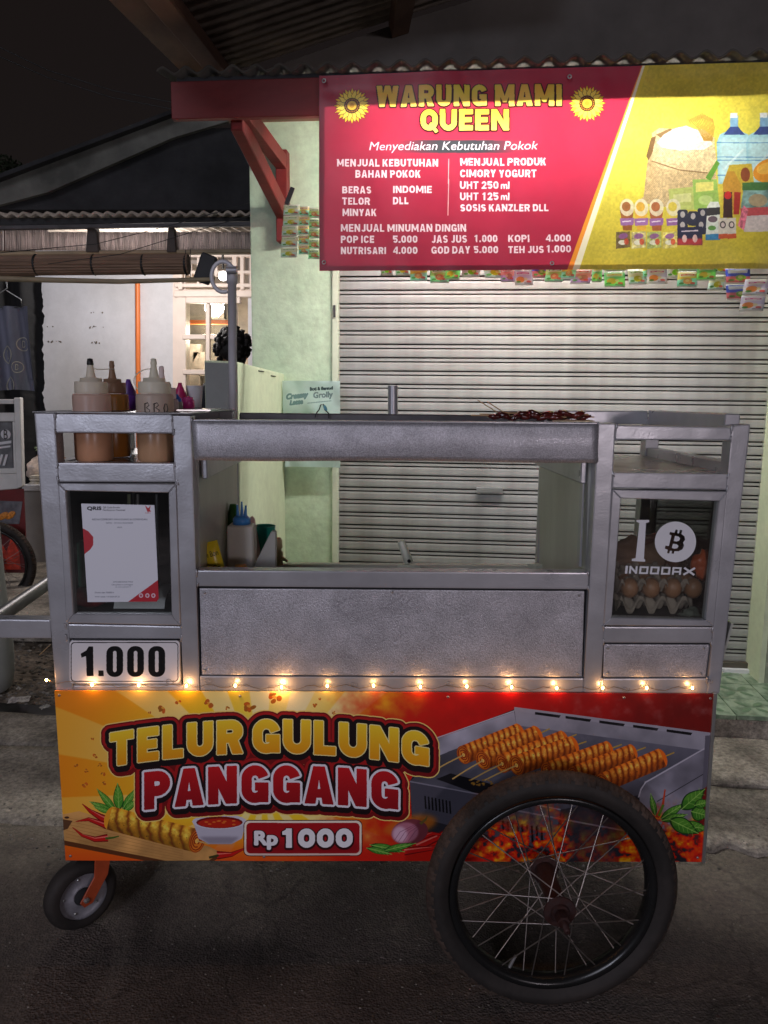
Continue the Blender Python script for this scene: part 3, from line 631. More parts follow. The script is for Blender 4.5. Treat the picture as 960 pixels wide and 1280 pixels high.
# ================================================================== the shop's hanging banner
SHB = -0.66
def paint_shop_banner():
    c = Canvas([(396, 90), (1040, 74), (1040, 340), (396, 342)], lambda x, y: tuple(SHOP.uv(SHOP.p(x, y, SHB))), 1000)
    X, Y = c.X, c.Y; ss = lambda a, b, v: np.clip((v-a)/(b-a), 0, 1)
    c.rgb[:] = np.array([172, 42, 66.])/255
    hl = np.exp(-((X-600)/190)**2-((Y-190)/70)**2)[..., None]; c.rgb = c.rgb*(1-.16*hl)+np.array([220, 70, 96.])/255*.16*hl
    bx = 803-(Y-84)*(803-716)/(337-84)
    yel = np.stack([.86+0*X, .77+.05*np.exp(-((Y-190)/60)**2), .24+.08*np.exp(-((Y-190)/60)**2)], -1)
    c.put((X > bx).astype(np.float32), yel.astype(np.float32))
    wv = 1.5+5.5*ss(84, 337, Y)
    c.put(((X > bx-wv) & (X < bx+0)).astype(np.float32), (240, 150, 50)); c.put(((X > bx-.5) & (X < bx+wv+1)).astype(np.float32), (246, 234, 200))
    # sunflowers
    for cx, cy in ((440, 132), (734, 129)):
        for layer, (r, off, col) in enumerate(((23, 0, (250, 200, 50)), (21, .2, (252, 222, 90)))):
            for k in range(16):
                a = k*2*math.pi/16+off; ex, ey = cx+math.cos(a)*r, cy+math.sin(a)*r; mx_, my = cx+math.cos(a)*r*.62, cy+math.sin(a)*r*.62; nx, ny = -math.sin(a)*3.3, math.cos(a)*3.3
                p = [(cx+math.cos(a)*6, cy+math.sin(a)*6), (mx_+nx, my+ny), (ex, ey), (mx_-nx, my-ny)]
                m = c.mask([p]); c.put(c.dil(m, .55), (60, 20, 12)); c.put(m, col)
        c.ell(cx, cy, 10, 10, (60, 28, 18)); 
        for k in range(22): c.ell(cx+math.cos(k*.285)*8, cy+math.sin(k*.285)*8, .8, .8, (200, 130, 40))
        c.ell(cx, cy, 6, 6, (235, 190, 60)); c.ell(cx, cy, 3, 3, (200, 140, 40))
    def gold(m, y0, y1):
        c.put(np.roll(c.dil(m, 1.6), int(.8*c.k), 0), (50, 12, 14)); c.put(c.dil(m, 1.1), (60, 14, 16)); g = np.clip((Y-y0)/(y1-y0), 0, 1)[..., None]
        sh = .5+.5*np.sin((X*.6+Y*1.3)/15)[..., None]
        c.put(m, ((226*(1-g)+250*g)/255*np.array([1, 0, 0])+((176+30*sh)*(1-g)+214*g)/255*np.array([0, 1, 0])+(60+40*g)/255*np.array([0, 0, 1])).astype(np.float32))
    gold(c.dil(block_text(c, 'WARUNG MAMI', 471, 702, 107, 133.5, 6.1, slope=-.008), .5), 105, 135); gold(c.dil(block_text(c, 'QUEEN', 526, 636, 137.5, 163, 6.1, slope=-.006), .5), 137, 164)
    st = ((X > 475) & (X < 680) & (Y > 175) & (Y < 191)).astype(np.float32)*np.exp(-((X-575)/62.)**4); c.put(blur(st, 1.5), (60, 62, 66))
    c.put(c.text('Menyediakan Kebutuhan Pokok', 461, 672, 177, 188, .3, slope=-.005, shear=.22), (240, 226, 232))
    W_ = (246, 222, 226)
    rows = [('MENJUAL KEBUTUHAN', 421, 548, 198.5, 209), ('BAHAN POKOK', 444, 526, 212.5, 223), ('BERAS', 428, 464.5, 233, 243), ('TELOR', 428, 463, 247, 257), ('MINYAK', 428, 471, 261, 271),
            ('INDOMIE', 491, 540, 232, 242), ('DLL', 491, 511, 246, 256), ('MENJUAL PRODUK', 575, 683, 197, 207.5), ('CIMORY YOGURT', 575, 671, 211.5, 222), ('UHT 250 ml', 575, 637, 226, 236.5), ('UHT 125 ml', 575, 637, 240, 250.5),
            ('SOSIS KANZLER DLL', 575, 686, 254.5, 264.5), ('MENJUAL MINUMAN DINGIN', 426, 583, 280, 290.5), ('POP ICE', 426, 468, 294.5, 304.5), ('5.000', 491, 522, 294, 304), ('JAS JUS', 539, 584, 293.5, 304), ('1.000', 592, 622, 293, 303),
            ('KOPI', 635, 662, 293, 303), ('4.000', 682, 714, 292.5, 302.5), ('NUTRISARI', 426, 483, 308.5, 318.5), ('4.000', 491, 522, 308, 318), ('GOD DAY', 539, 588, 307.5, 317.5), ('5.000', 592, 623, 307, 317), ('TEH JUS', 635, 680, 307, 317), ('1.000', 682, 714, 306, 316)]
    for st_, x0, x1, y0, y1 in rows:
        if st_.startswith('UHT'): c.put(block_text(c, st_[:-3], x0, x1-14, y0+.5, y1-.5, 2.1, slope=-.004), W_); c.put(c.text('ml', x1-11, x1, y0+.5, y1-.5, .45), W_)
        else: c.put(block_text(c, st_, x0+.3, x1-.3, y0+.5, y1-.5, 2.1, slope=-.004), W_)
    c.line([(561, 198), (560, 269)], .9, (240, 190, 190))
    # goods on the yellow
    rng = random.Random(9)
    m = c.poly([(812, 180), (805, 245), (798, 252), (852, 262), (890, 258), (896, 236), (893, 176)], (206, 176, 132)); 
    m2 = c.poly([(815, 166), (824, 160), (880, 162), (893, 172), (896, 205), (884, 216), (826, 210), (814, 200)], (222, 196, 152))
    mm = np.maximum(c.full(m), c.full(m2)); wv_ = (np.sin(X*2.6)*np.sin(Y*2.2)); c.rgb *= (1+.10*(mm*wv_))[..., None]
    c.shade_noise(mm, 2, .25, 61); c.put(mm*blur((X < 820).astype(np.float32), 8), (150, 115, 75), .25); c.line([(815, 201), (850, 212), (885, 216)], 1.6, (130, 98, 62), .9)
    c.poly([(814, 172), (808, 195), (811, 200), (816, 190), (820, 170)], (110, 78, 50)); c.poly([(820, 168), (838, 160), (842, 163), (826, 172)], (130, 98, 64))
    mr = c.poly([(821, 178), (830, 168), (844, 160), (858, 157), (872, 163), (884, 172), (892, 180), (880, 187), (850, 188), (828, 184)], (242, 238, 220)); c.shade_noise(mr, 2, .25, 11)
    for k in range(14):
        x = 862+k*2.2; c.line([(880+k*.8, 176), (872+k*1.6, 160), (x, 141+abs(k-7)*1.2)], .9, (176, 130, 50)); c.ell(x, 145+abs(k-7), 1, 3.4, (196, 150, 60), 1, -.5)
    for x0 in (896, 933, 970):
        c.poly([(x0, 178), (x0+4, 168), (x0+14, 163), (x0+17, 158), (x0+27, 158), (x0+30, 163), (x0+40, 168), (x0+43, 178), (x0+43, 226), (x0+38, 230), (x0+2, 230)], (150, 205, 222))
        c.poly([(x0+4, 172), (x0+40, 172), (x0+40, 226), (x0+4, 226)], (196, 230, 236), .8, 2); c.poly([(x0+12, 164), (x0+17, 158), (x0+27, 158), (x0+32, 164), (x0+36, 168), (x0+9, 168)], (40, 60, 130)); c.poly([(x0+17, 144), (x0+27, 144), (x0+27, 158), (x0+17, 158)], (120, 170, 210)); c.poly([(x0+17, 141), (x0+26, 141), (x0+26, 147), (x0+17, 147)], (235, 240, 245))
        for yy in (178, 196, 200, 219): c.line([(x0, yy), (x0+43, yy)], 1.1, (60, 130, 190), .8)
        c.line([(x0+8, 212), (x0+34, 186)], 2.5, (240, 248, 250), .5)
    # pouches, cartons, sachets on the banner
    m = c.poly([(836, 236), (868, 233), (872, 262), (838, 262)], (190, 200, 110)); c.poly([(842, 243), (864, 241), (864, 252), (842, 253)], (220, 220, 150))
    m = c.poly([(866, 224), (896, 224), (900, 262), (868, 262)], (150, 190, 90)); c.poly([(870, 228), (892, 227), (892, 238), (870, 240)], (232, 222, 120)); c.ell(882, 250, 9, 6, (190, 215, 130))
    c.poly([(882, 222), (896, 200), (900, 204), (888, 226)], (90, 150, 50)); 
    c.poly([(912, 206), (940, 204), (944, 236), (905, 250), (903, 230)], (206, 176, 60)); c.poly([(904, 228), (910, 214), (918, 214), (926, 230), (926, 262), (904, 262)], (196, 140, 50)); c.ell(932, 218, 6, 9, (130, 60, 40))
    c.ell(965, 212, 24, 15, (240, 150, 40), 1, -.3); c.ell(958, 210, 12, 7, (250, 190, 80), .9, -.3)
    c.poly([(905, 240), (915, 240), (916, 272), (904, 272)], (50, 30, 36)); c.ell(910, 244, 4.5, 5, (190, 30, 40)); c.poly([(918, 240), (926, 240), (924, 268), (917, 268)], (170, 40, 40))
    m = c.poly([(930, 232), (1000, 230), (1000, 262), (926, 262)], (120, 160, 160)); c.shade_noise(m, 8, .5, 15); c.poly([(928, 228), (1000, 226), (1000, 236), (928, 238)], (60, 110, 60)); c.ell(948, 250, 12, 8, (170, 150, 120))
    m = c.poly([(928, 262), (1000, 260), (1000, 288), (930, 290)], (222, 206, 206)); c.poly([(926, 260), (1000, 256), (1000, 266), (926, 270)], (196, 70, 80)); m = c.poly([(922, 282), (930, 256), (936, 262), (930, 288)], (226, 110, 140)); c.shade_noise(m, 3, .5, 17)
    for i, x in enumerate((775, 793, 812, 833)):
        col = ((150, 84, 44), (226, 170, 60), (166, 86, 50), (226, 200, 70))[i]
        c.poly([(x, 262), (x+17, 262), (x+15, 288), (x+4, 288)], col); c.ell(x+9, 259, 9, 11, (236, 226, 200), .85); c.ell(x+8, 258, 5.5, 6, col, .95); c.poly([(x, 273), (x+18, 272), (x+17, 281), (x+1, 282)], (150, 96, 170)); c.line([(x+3, 277), (x+14, 276)], 1.4, (240, 226, 240))
    for i in range(4):
        x = 770+i*19.5; m = c.poly([(x, 290), (x+18, 289), (x+18, 309), (x, 311)], ((110, 90, 60), (214, 200, 140), (180, 190, 110), (232, 214, 120))[i]); c.shade_noise(m, 4, .5, 30+i); c.ell(x+9, 295, 6, 3.4, (140, 80, 150), .9, -.2); c.ell(x+8, 303, 5, 3, (240, 236, 220), .9); c.ell(x+13, 302, 3, 4, (214, 60, 40), .8)
    for x, y in ((847, 262), (872, 260), (847, 275), (860, 264), (870, 275)):
        c.poly(c.rrect(x, y, x+13, y+18, 3), (30, 34, 60)); c.ell(x+6.5, y+6, 3, 4, (200, 190, 190), .9)
    c.poly([(847, 284), (878, 283), (878, 306), (847, 306)], (26, 30, 64)); c.poly([(847, 298), (878, 298), (878, 306), (847, 306)], (206, 50, 60), .9, 1); c.ell(856, 298, 3, 5, (236, 190, 190)); c.ell(869, 298, 3, 5, (236, 190, 190)); c.line([(852, 289), (873, 288)], 1.6, (230, 210, 220))
    c.poly([(884, 258), (888, 252), (898, 252), (900, 258), (900, 300), (882, 300)], (232, 236, 232)); c.poly([(883, 260), (900, 259), (900, 268), (883, 270)], (40, 40, 50)); c.ell(891, 274, 6, 4, (80, 60, 80), .9); c.poly([(882, 293), (900, 292), (900, 300), (882, 300)], (50, 130, 190)); c.ell(890, 285, 5, 3, (90, 150, 70))
    for x in (898, 909): c.poly([(x, 273), (x+11, 272), (x+11, 298), (x, 299)], (226, 216, 206)); c.ell(x+5.5, 281, 3.8, 4.6, (60, 50, 60)); c.ell(x+5.5, 281, 2.4, 3, (226, 206, 206)); c.poly([(x, 293), (x+11, 292), (x+11, 298), (x, 299)], (206, 80, 50))
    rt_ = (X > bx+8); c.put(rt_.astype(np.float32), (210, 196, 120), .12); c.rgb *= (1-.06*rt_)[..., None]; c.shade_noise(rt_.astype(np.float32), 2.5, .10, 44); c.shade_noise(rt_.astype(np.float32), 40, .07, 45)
    c.shade_noise(np.ones((c.H, c.W)), 40, .05, 40)
    return c
def paint_payment_sheet():
    c = Canvas([(101, 630), (193, 631), (198.5, 752), (109, 753)], lambda x, y: tuple(CART.uv(CART.p(x, y, -.004))), 2600)
    c.rgb[:] = np.array([226, 226, 234])/255
    B = (20, 20, 28)
    c.put(c.text('QRIS', 107, 125.5, 633.5, 638.5, .5), B); c.put(c.text('QR Code Standar', 127, 149, 633.8, 636, .05), B); c.put(c.text('Pembayaran Nasional', 127, 155, 637, 639.2, .05), B)
    c.poly([(180, 632), (184, 636), (187, 632.5), (186, 638), (188, 640), (183, 640.5)], (190, 30, 40)); c.put(c.text('GPN', 180, 187, 641, 642.6, .1), (170, 30, 40))
    c.put(c.text('KEDAI COMFORT, PANGGANG & GORENGAN', 113.5, 183, 648.7, 651.2, .2), (40, 40, 60)); c.put(c.text('NMID : ID1022183440029', 131, 165, 653.5, 655.3, .05), (90, 90, 110)); c.put(c.text('A01', 145, 151, 659, 660.7, .05), (90, 90, 110))
    c.put(c.text('SATU QRIS UNTUK SEMUA', 140, 165, 727.5, 729.3, .1), (60, 60, 80)); c.put(c.text('Cek aplikasi penyelenggara', 138, 165, 731, 732.6), (80, 80, 100)); c.put(c.text('di: www.aspi-qris.id', 143, 162, 733.8, 735.3), (80, 80, 100))
    c.put(c.text('Dicetak oleh: 93600014', 117, 141, 740.8, 742.6), (70, 70, 90)); c.put(c.text('Versi cetak: 1.0-2024.07.21', 117, 148, 746, 747.8), (70, 70, 90))
    c.poly([(100, 660), (109, 665), (115, 672), (115, 682), (111, 688), (102, 695)], (186, 22, 40)); c.poly([(158, 754), (199, 724), (200, 754)], (186, 22, 40))
    for x in (175, 183, 190.5):
        c.ell(x, 745.5, 2.7, 2.9, (226, 200, 210)); c.ell(x, 745.5, 1.3, 1.5, (190, 60, 80))
    return c
def paint_price_plate():
    c = Canvas([(86, 800), (224, 800), (226, 855), (88, 853)], lambda x, y: tuple(CART.uv(CART.p(x, y, -.003))), 2600)
    c.rgb[:] = np.array([224, 222, 226])/255
    c.poly(c.rrect(88.5, 802.5, 223, 852, 5), (24, 24, 30)); c.poly(c.rrect(89.6, 803.6, 222, 851, 4), (224, 222, 226))
    dgt = []
    # condensed numerals drawn as strokes
    c.poly([(101, 817), (108, 813), (111, 808), (116.5, 808), (117, 845), (108.5, 845), (107.5, 820), (102, 822)], (10, 10, 12))
    c.poly([(123, 838), (129.5, 838), (129.8, 845), (123.2, 845)], (10, 10, 12))
    for x0 in (133, 159, 185.5):
        c.poly(c.rrect(x0, 807.5, x0+21, 846, 9.5), (10, 10, 12)); c.poly(c.rrect(x0+8.4, 813.5, x0+12.8, 840, 2.1), (224, 222, 226))
    return c
def paint_poster():
    c = Canvas([(350, 474), (428, 474), (428, 588), (350, 588)], lambda x, y: tuple(SHOP.uv(SHOP.p(x, y, -.06))), 900)
    c.rgb[:] = np.array([204, 224, 222])/255; c.shade_noise(np.ones((c.H, c.W)), 20, .08, 3)
    D = (116, 148, 152)
    m = c.text('Creamy', 357, 385, 492, 500, .8, slope=-.12, shear=.15); c.put(c.dil(m, 1), (206, 226, 226)); c.put(m, D)
    m = c.text('Latte', 362, 379, 500, 507, .8, slope=-.12, shear=.15); c.put(c.dil(m, 1), (206, 226, 226)); c.put(m, D)
    c.put(c.text('Boti & Bansud', 387, 416, 484, 488.5, .35, slope=-.05), (60, 74, 80)); c.put(c.text('Grolly', 391, 416, 490, 498, .6, slope=-.05), (120, 140, 144))
    for k in range(3): c.line([(384, 504+k*26), (414, 501+k*26)], 1.2, (130, 158, 160), .8)
    for y in (520, 540, 556): c.put(c.text('menu minuman dingin', 362, 412, y, y+4, .1), (120, 146, 150), .7)
    c.line([(358, 575), (412, 571)], 3, (206, 216, 216), .7)
    return c
def sachet_image(seed, base, kind):
    """small artwork of a drink or seasoning sachet: blocks of colour, fruit shape, unreadable little bars"""
    class D: pass
    c = Canvas.__new__(Canvas); c.W, c.H, c.k = 96, 128, 1.0; c.Hm = np.eye(3); yy, xx = np.mgrid[0:128, 0:96]; c.X, c.Y = xx.astype(float), yy.astype(float)
    c.rgb = np.zeros((128, 96, 3), np.float32); c.al = np.ones((128, 96), np.float32); c.rgb[:] = np.array(base)/255
    r = random.Random(seed)
    white = (244, 246, 240)
    c.poly([(0, 0), (96, 0), (96, 10), (0, 10)], white); c.poly([(0, 118), (96, 118), (96, 128), (0, 128)], white)
    c.poly([(0, 70), (96, 50+r.random()*30), (96, 118), (0, 118)], [min(255, b*1.1+40*r.random()) for b in base[::-1]] if kind else white, .8)
    c.poly([(8, 18), (88, 14), (84, 42), (10, 46)], white, .9); c.line([(14, 32), (40, 28), (80, 30)], 11, kind or (40, 120, 60), .95); c.line([(20, 31), (34, 29)], 4, white); c.line([(44, 30), (72, 29)], 4, white)
    c.ell(30+r.random()*36, 82, 22, 24, [r.randint(120, 250), r.randint(60, 220), r.randint(30, 120)]); c.ell(34+r.random()*30, 78, 10, 11, (250, 240, 180), .8); c.ell(20, 100, 12, 8, (60, 140, 50), .9); c.ell(74, 98, 13, 9, (200, 60, 50), .8)
    for k in range(3): c.line([(50, 106+k*4), (86, 106+k*4)], 1.6, (40, 40, 60), .7)
    c.rgb = c.rgb*.74+.26
    return c.image('print_sachet')

print_cart = paint_cart_banner(); print_shop = paint_shop_banner()
print_sheet = paint_payment_sheet(); print_plate = paint_price_plate(); print_poster = paint_poster()

# ------------------------------------------------------------------ material set
m_frame = mat('silver_enamel', (0.41, 0.405, 0.425), .32, .35, .14, 6, .25, 220, rvar=.14, bdist=.0008, dent=.16)
def hammer_mat():
    m = mat('hammered_silver', (0.53, 0.515, 0.55), .33, .5, .2, 14, 0, 0)
    t = m.node_tree; b = t.nodes['Principled BSDF']; tc = [n for n in t.nodes if n.type == 'TEX_COORD'][0]
    v = t.nodes.new('ShaderNodeTexNoise'); v.inputs['Scale'].default_value = 430; v.inputs['Detail'].default_value = 2; v.inputs['Distortion'].default_value = .8; t.links.new(tc.outputs['Object'], v.inputs['Vector'])
    rp = t.nodes.new('ShaderNodeValToRGB'); rp.color_ramp.elements[0].position = .4; rp.color_ramp.elements[1].position = .62; t.links.new(v.outputs['Fac'], rp.inputs[0])
    bp = t.nodes.new('ShaderNodeBump'); bp.inputs['Strength'].default_value = .35; bp.inputs['Distance'].default_value = .0008; t.links.new(rp.outputs[0], bp.inputs['Height']); t.links.new(bp.outputs[0], b.inputs['Normal'])
    rc = [n for n in t.nodes if n.type == 'VALTORGB'][0]
    mxn = t.nodes.new('ShaderNodeMix'); mxn.data_type = 'RGBA'; mxn.blend_type = 'MULTIPLY'; mxn.inputs['Factor'].default_value = .3
    t.links.new(rc.outputs[0], mxn.inputs['A']); t.links.new(rp.outputs[0], mxn.inputs['B']); t.links.new(mxn.outputs['Result'], b.inputs['Base Color'])
    return m
m_hammer = hammer_mat()
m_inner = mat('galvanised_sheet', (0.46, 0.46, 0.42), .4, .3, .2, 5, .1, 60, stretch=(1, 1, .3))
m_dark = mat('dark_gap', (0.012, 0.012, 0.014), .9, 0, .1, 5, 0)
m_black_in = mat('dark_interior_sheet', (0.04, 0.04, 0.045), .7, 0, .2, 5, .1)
m_shelf = mat('zinc_shelf', (0.36, 0.34, 0.29), .3, .55, .25, 6, .2, 30, rvar=.12)
m_glass = glass('window_glass', (.93, .95, .93))
m_chrome = mat('worn_steel_tube', (0.36, 0.35, 0.35), .42, .7, .2, 12, .2, 90)
m_rubber = mat('tyre_rubber', (0.028, 0.024, 0.022), .7, 0, .3, 9, .3, 120, col2=(0.045, 0.036, 0.032), thresh=(.40, .7), spec=.3)
m_tread = mat('dusty_tread_rubber', (0.036, 0.028, 0.024), .9, 0, .35, 7, .3, 120, col2=(0.095, 0.066, 0.052), spec=.2, fine=.3, fsc=160)
m_rim = mat('black_rim', (0.02, 0.02, 0.02), .25, .4, .2, 12, .1)
m_rust = mat('rusty_hub', (0.10, 0.032, 0.024), .6, .5, .4, 60, .5, 160, col2=(0.05, 0.03, .03))
m_spoke = mat('spoke_steel', (0.30, 0.26, 0.24), .35, .8, .3, 30, 0)
m_orange = mat('orange_paint', (0.45, 0.07, 0.02), .5, 0, .2, 20, .2, 90)
m_castor = mat('grey_castor_disc', (0.30, 0.29, 0.32), .5, .3, .25, 30, .3, 150)
m_green = mat('pale_green_wall', (0.50, 0.64, 0.46), .85, 0, .08, 3.2, .6, 18, col2=(0.62, 0.74, 0.55), bdist=.006, fine=.10, fsc=24)
m_green2 = mat('pale_green_board', (0.60, 0.66, 0.46), .8, 0, .10, 3, .3, 30, fine=.06, fsc=30)
m_pole = mat('light_grey_tube', (0.62, 0.61, 0.64), .4, .1, .08, 9, .2, 120)
m_greyface = mat('shaded_end_grey', (0.25, 0.26, 0.25), .85, 0, .12, 5, .3, 40)
m_shutter = mat('shutter_paint', (0.38, 0.38, 0.37), .45, .15, .14, 3, .12, 30, stretch=(.5, 1, 4), rvar=.08, scuff=.6)
m_alu = mat('bare_aluminium', (0.5, 0.5, 0.48), .3, .8, .1, 10, .1)
m_edge_sheet = mat('dark_corrugated_sheet', (0.07, 0.062, 0.052), .9, 0, .3, 7, .5, 50)  # darker tone than the upper roof's sheet
m_red = mat('red_painted_wood', (0.19, 0.020, 0.019), .6, 0, .22, 9, .35, 50, stretch=(.25, 1, 1), bdist=.003)
m_asbest = mat('corrugated_fibre_cement', (0.40, 0.34, 0.28), .9, 0, .3, 7, .5, 50)
m_wood = mat('old_timber', (0.24, 0.13, 0.085), .8, 0, .3, 8, .5, 40, stretch=(1, .2, 1))
m_gable = mat('gable_render', (0.26, 0.24, 0.22), .9, 0, .2, 3, .4, 20)
m_white = mat('white_wall_paint', (0.66, 0.66, 0.69), .8, 0, .10, 2, .15, 14, stretch=(1, 1, .5), fine=.05, fsc=12)
m_cream = mat('cream_wood_paint', (0.78, 0.66, 0.58), .5, 0, .06, 6, .1)
m_blackcloth = mat('black_tarpaulin', (0.008, 0.008, 0.009), .9, 0, .3, 6, .4, 12, bdist=.01)
m_bamboo = mat('bamboo_slat', (0.24, 0.15, 0.10), .7, 0, .3, 14, .3, 40, stretch=(.3, 1, 6))
m_bamboopole = mat('bamboo_pole', (0.34, 0.27, 0.17), .6, 0, .25, 20, .2, 40, stretch=(.3, 1, 1))
m_roofdark = mat('dark_roof_sheet', (0.03, 0.03, 0.032), .9, 0, .4, 5, .3)
m_bargeboard = mat('weathered_barge_board', (0.16, 0.16, 0.14), .9, 0, .5, 2.5, .3, 20)
m_panel = mat('woven_plastic_panel', (0.62, 0.56, 0.54), .7, 0, .35, 60, .3, 90, stretch=(1, 1, .12), thin=.55)
m_pipe = mat('orange_pipe', (0.80, 0.20, 0.04), .4, 0, .08, 6, 0)
m_paper = mat('paper_litter', (0.45, 0.42, 0.38), .8, 0, .3, 40, .3)
m_hair = mat('black_hair', (0.010, 0.007, 0.006), .6, 0, .3, 40, .6, 90, bdist=.01)
m_skin = mat('skin', (0.32, 0.17, 0.10), .55, 0, .1, 10, .1, sub=.1)
m_shirt = mat('dark_shirt', (0.03, 0.03, 0.04), .85, 0, .2, 8, .3)
m_wire = mat('black_wire', (0.010, 0.010, 0.010), .5, 0, 0, 5, 0)
m_clearwire = mat('copper_fairy_wire', (0.35, 0.22, 0.12), .35, .7, .2, 40, 0)

def asphalt():
    m = mat('lane_asphalt', (0.098, 0.077, 0.070), .85, 0, .25, 1.6, 0, 0, col2=(0.155, 0.125, 0.11))
    t = m.node_tree; b = t.nodes['Principled BSDF']; tc = [n for n in t.nodes if n.type == 'TEX_COORD'][0]; rc = [n for n in t.nodes if n.type == 'VALTORGB'][0]
    v = t.nodes.new('ShaderNodeTexVoronoi'); v.inputs['Scale'].default_value = 190; t.links.new(tc.outputs['Object'], v.inputs['Vector'])
    n = t.nodes.new('ShaderNodeTexNoise'); n.inputs['Scale'].default_value = 75; n.inputs['Detail'].default_value = 8; n.inputs['Roughness'].default_value = .8; t.links.new(tc.outputs['Object'], n.inputs['Vector'])
    r2 = t.nodes.new('ShaderNodeValToRGB'); r2.color_ramp.elements[0].position = .3; r2.color_ramp.elements[0].color = (.45, .45, .45, 1); r2.color_ramp.elements[1].position = .68; r2.color_ramp.elements[1].color = (1.5, 1.45, 1.4, 1); t.links.new(n.outputs['Fac'], r2.inputs[0])
    mu = t.nodes.new('ShaderNodeMix'); mu.data_type = 'RGBA'; mu.blend_type = 'MULTIPLY'; mu.inputs['Factor'].default_value = 1; t.links.new(rc.outputs[0], mu.inputs['A']); t.links.new(r2.outputs[0], mu.inputs['B'])
    # sparse pale chips
    v2 = t.nodes.new('ShaderNodeTexVoronoi'); v2.inputs['Scale'].default_value = 42; t.links.new(tc.outputs['Object'], v2.inputs['Vector'])
    lt = t.nodes.new('ShaderNodeMath'); lt.operation = 'LESS_THAN'; lt.inputs[1].default_value = .03; t.links.new(v2.outputs['Distance'], lt.inputs[0])
    m3 = t.nodes.new('ShaderNodeMix'); m3.data_type = 'RGBA'; t.links.new(lt.outputs[0], m3.inputs['Factor']); t.links.new(mu.outputs['Result'], m3.inputs['A']); m3.inputs['B'].default_value = (.3, .27, .24, 1)
    # worn grey-brown concrete near the pavement
    sx = t.nodes.new('ShaderNodeSeparateXYZ'); t.links.new(tc.outputs['Object'], sx.inputs[0]); nb = t.nodes.new('ShaderNodeTexNoise'); nb.inputs['Scale'].default_value = 5; nb.inputs['Detail'].default_value = 8; nb.inputs['Roughness'].default_value = .7; t.links.new(tc.outputs['Object'], nb.inputs['Vector'])
    ma = t.nodes.new('ShaderNodeMath'); ma.operation = 'MULTIPLY_ADD'; ma.inputs[1].default_value = .9; t.links.new(nb.outputs['Fac'], ma.inputs[0]); t.links.new(sx.outputs['Y'], ma.inputs[2])
    rw = t.nodes.new('ShaderNodeMapRange'); rw.inputs['From Min'].default_value = 1.98; rw.inputs['From Max'].default_value = 2.42; t.links.new(ma.outputs[0], rw.inputs['Value'])
    cw_ = t.nodes.new('ShaderNodeMix'); cw_.data_type = 'RGBA'; cw_.blend_type = 'MULTIPLY'; cw_.inputs['Factor'].default_value = 1; cw_.inputs['A'].default_value = (.19, .165, .135, 1); t.links.new(r2.outputs[0], cw_.inputs['B'])
    m5 = t.nodes.new('ShaderNodeMix'); m5.data_type = 'RGBA'; t.links.new(rw.outputs[0], m5.inputs['Factor']); t.links.new(m3.outputs['Result'], m5.inputs['A']); t.links.new(cw_.outputs['Result'], m5.inputs['B'])
    vc = t.nodes.new('ShaderNodeTexVoronoi'); vc.feature = 'DISTANCE_TO_EDGE'; vc.inputs['Scale'].default_value = 1.7
    wn = t.nodes.new('ShaderNodeTexNoise'); wn.inputs['Scale'].default_value = 4; wn.inputs['Detail'].default_value = 6; t.links.new(tc.outputs['Object'], wn.inputs['Vector'])
    wa = t.nodes.new('ShaderNodeVectorMath'); wa.operation = 'MULTIPLY_ADD'; wa.inputs[1].default_value = (.45, .45, 0); t.links.new(wn.outputs['Color'], wa.inputs[0]); t.links.new(tc.outputs['Object'], wa.inputs[2]); t.links.new(wa.outputs[0], vc.inputs['Vector'])
    rk = t.nodes.new('ShaderNodeValToRGB'); rk.color_ramp.elements[0].position = .002; rk.color_ramp.elements[0].color = (.35, .35, .35, 1); rk.color_ramp.elements[1].position = .012; t.links.new(vc.outputs['Distance'], rk.inputs[0])
    ns_ = t.nodes.new('ShaderNodeTexNoise'); ns_.inputs['Scale'].default_value = 3.1; ns_.inputs['Detail'].default_value = 5; t.links.new(tc.outputs['Object'], ns_.inputs['Vector']); rs_ = t.nodes.new('ShaderNodeValToRGB'); rs_.color_ramp.elements[0].position = .34; rs_.color_ramp.elements[0].color = (.55, .55, .56, 1); rs_.color_ramp.elements[1].position = .52; t.links.new(ns_.outputs['Fac'], rs_.inputs[0])
    m6 = t.nodes.new('ShaderNodeMix'); m6.data_type = 'RGBA'; m6.blend_type = 'MULTIPLY'; m6.inputs['Factor'].default_value = .5; t.links.new(m5.outputs['Result'], m6.inputs['A']); t.links.new(rk.outputs[0], m6.inputs['B'])
    m7 = t.nodes.new('ShaderNodeMix'); m7.data_type = 'RGBA'; m7.blend_type = 'MULTIPLY'; m7.inputs['Factor'].default_value = 1; t.links.new(m6.outputs['Result'], m7.inputs['A']); t.links.new(rs_.outputs[0], m7.inputs['B'])
    t.links.new(m7.outputs['Result'], b.inputs['Base Color'])
    ad = t.nodes.new('ShaderNodeMath'); ad.operation = 'ADD'; t.links.new(v.outputs['Distance'], ad.inputs[0]); t.links.new(n.outputs['Fac'], ad.inputs[1])
    bp = t.nodes.new('ShaderNodeBump'); bp.inputs['Strength'].default_value = .7; bp.inputs['Distance'].default_value = .004; t.links.new(ad.outputs[0], bp.inputs['Height']); t.links.new(bp.outputs[0], b.inputs['Normal'])
    return m
m_asphalt = asphalt()
m_concrete = mat('worn_concrete', (0.17, 0.145, 0.12), .9, 0, .4, 7, 1, 45, col2=(0.42, 0.37, 0.31), thresh=(.3, .75), bdist=.009, fine=.45, fsc=70)
m_rubble = mat('trodden_earth', (0.13, 0.10, 0.075), .95, 0, .4, 9, 1, 40, col2=(0.24, 0.19, 0.15), bdist=.008, fine=.5, fsc=45)
m_pit = mat('wet_drain', (0.01, 0.01, 0.009), .3, 0, .2, 9, .3)

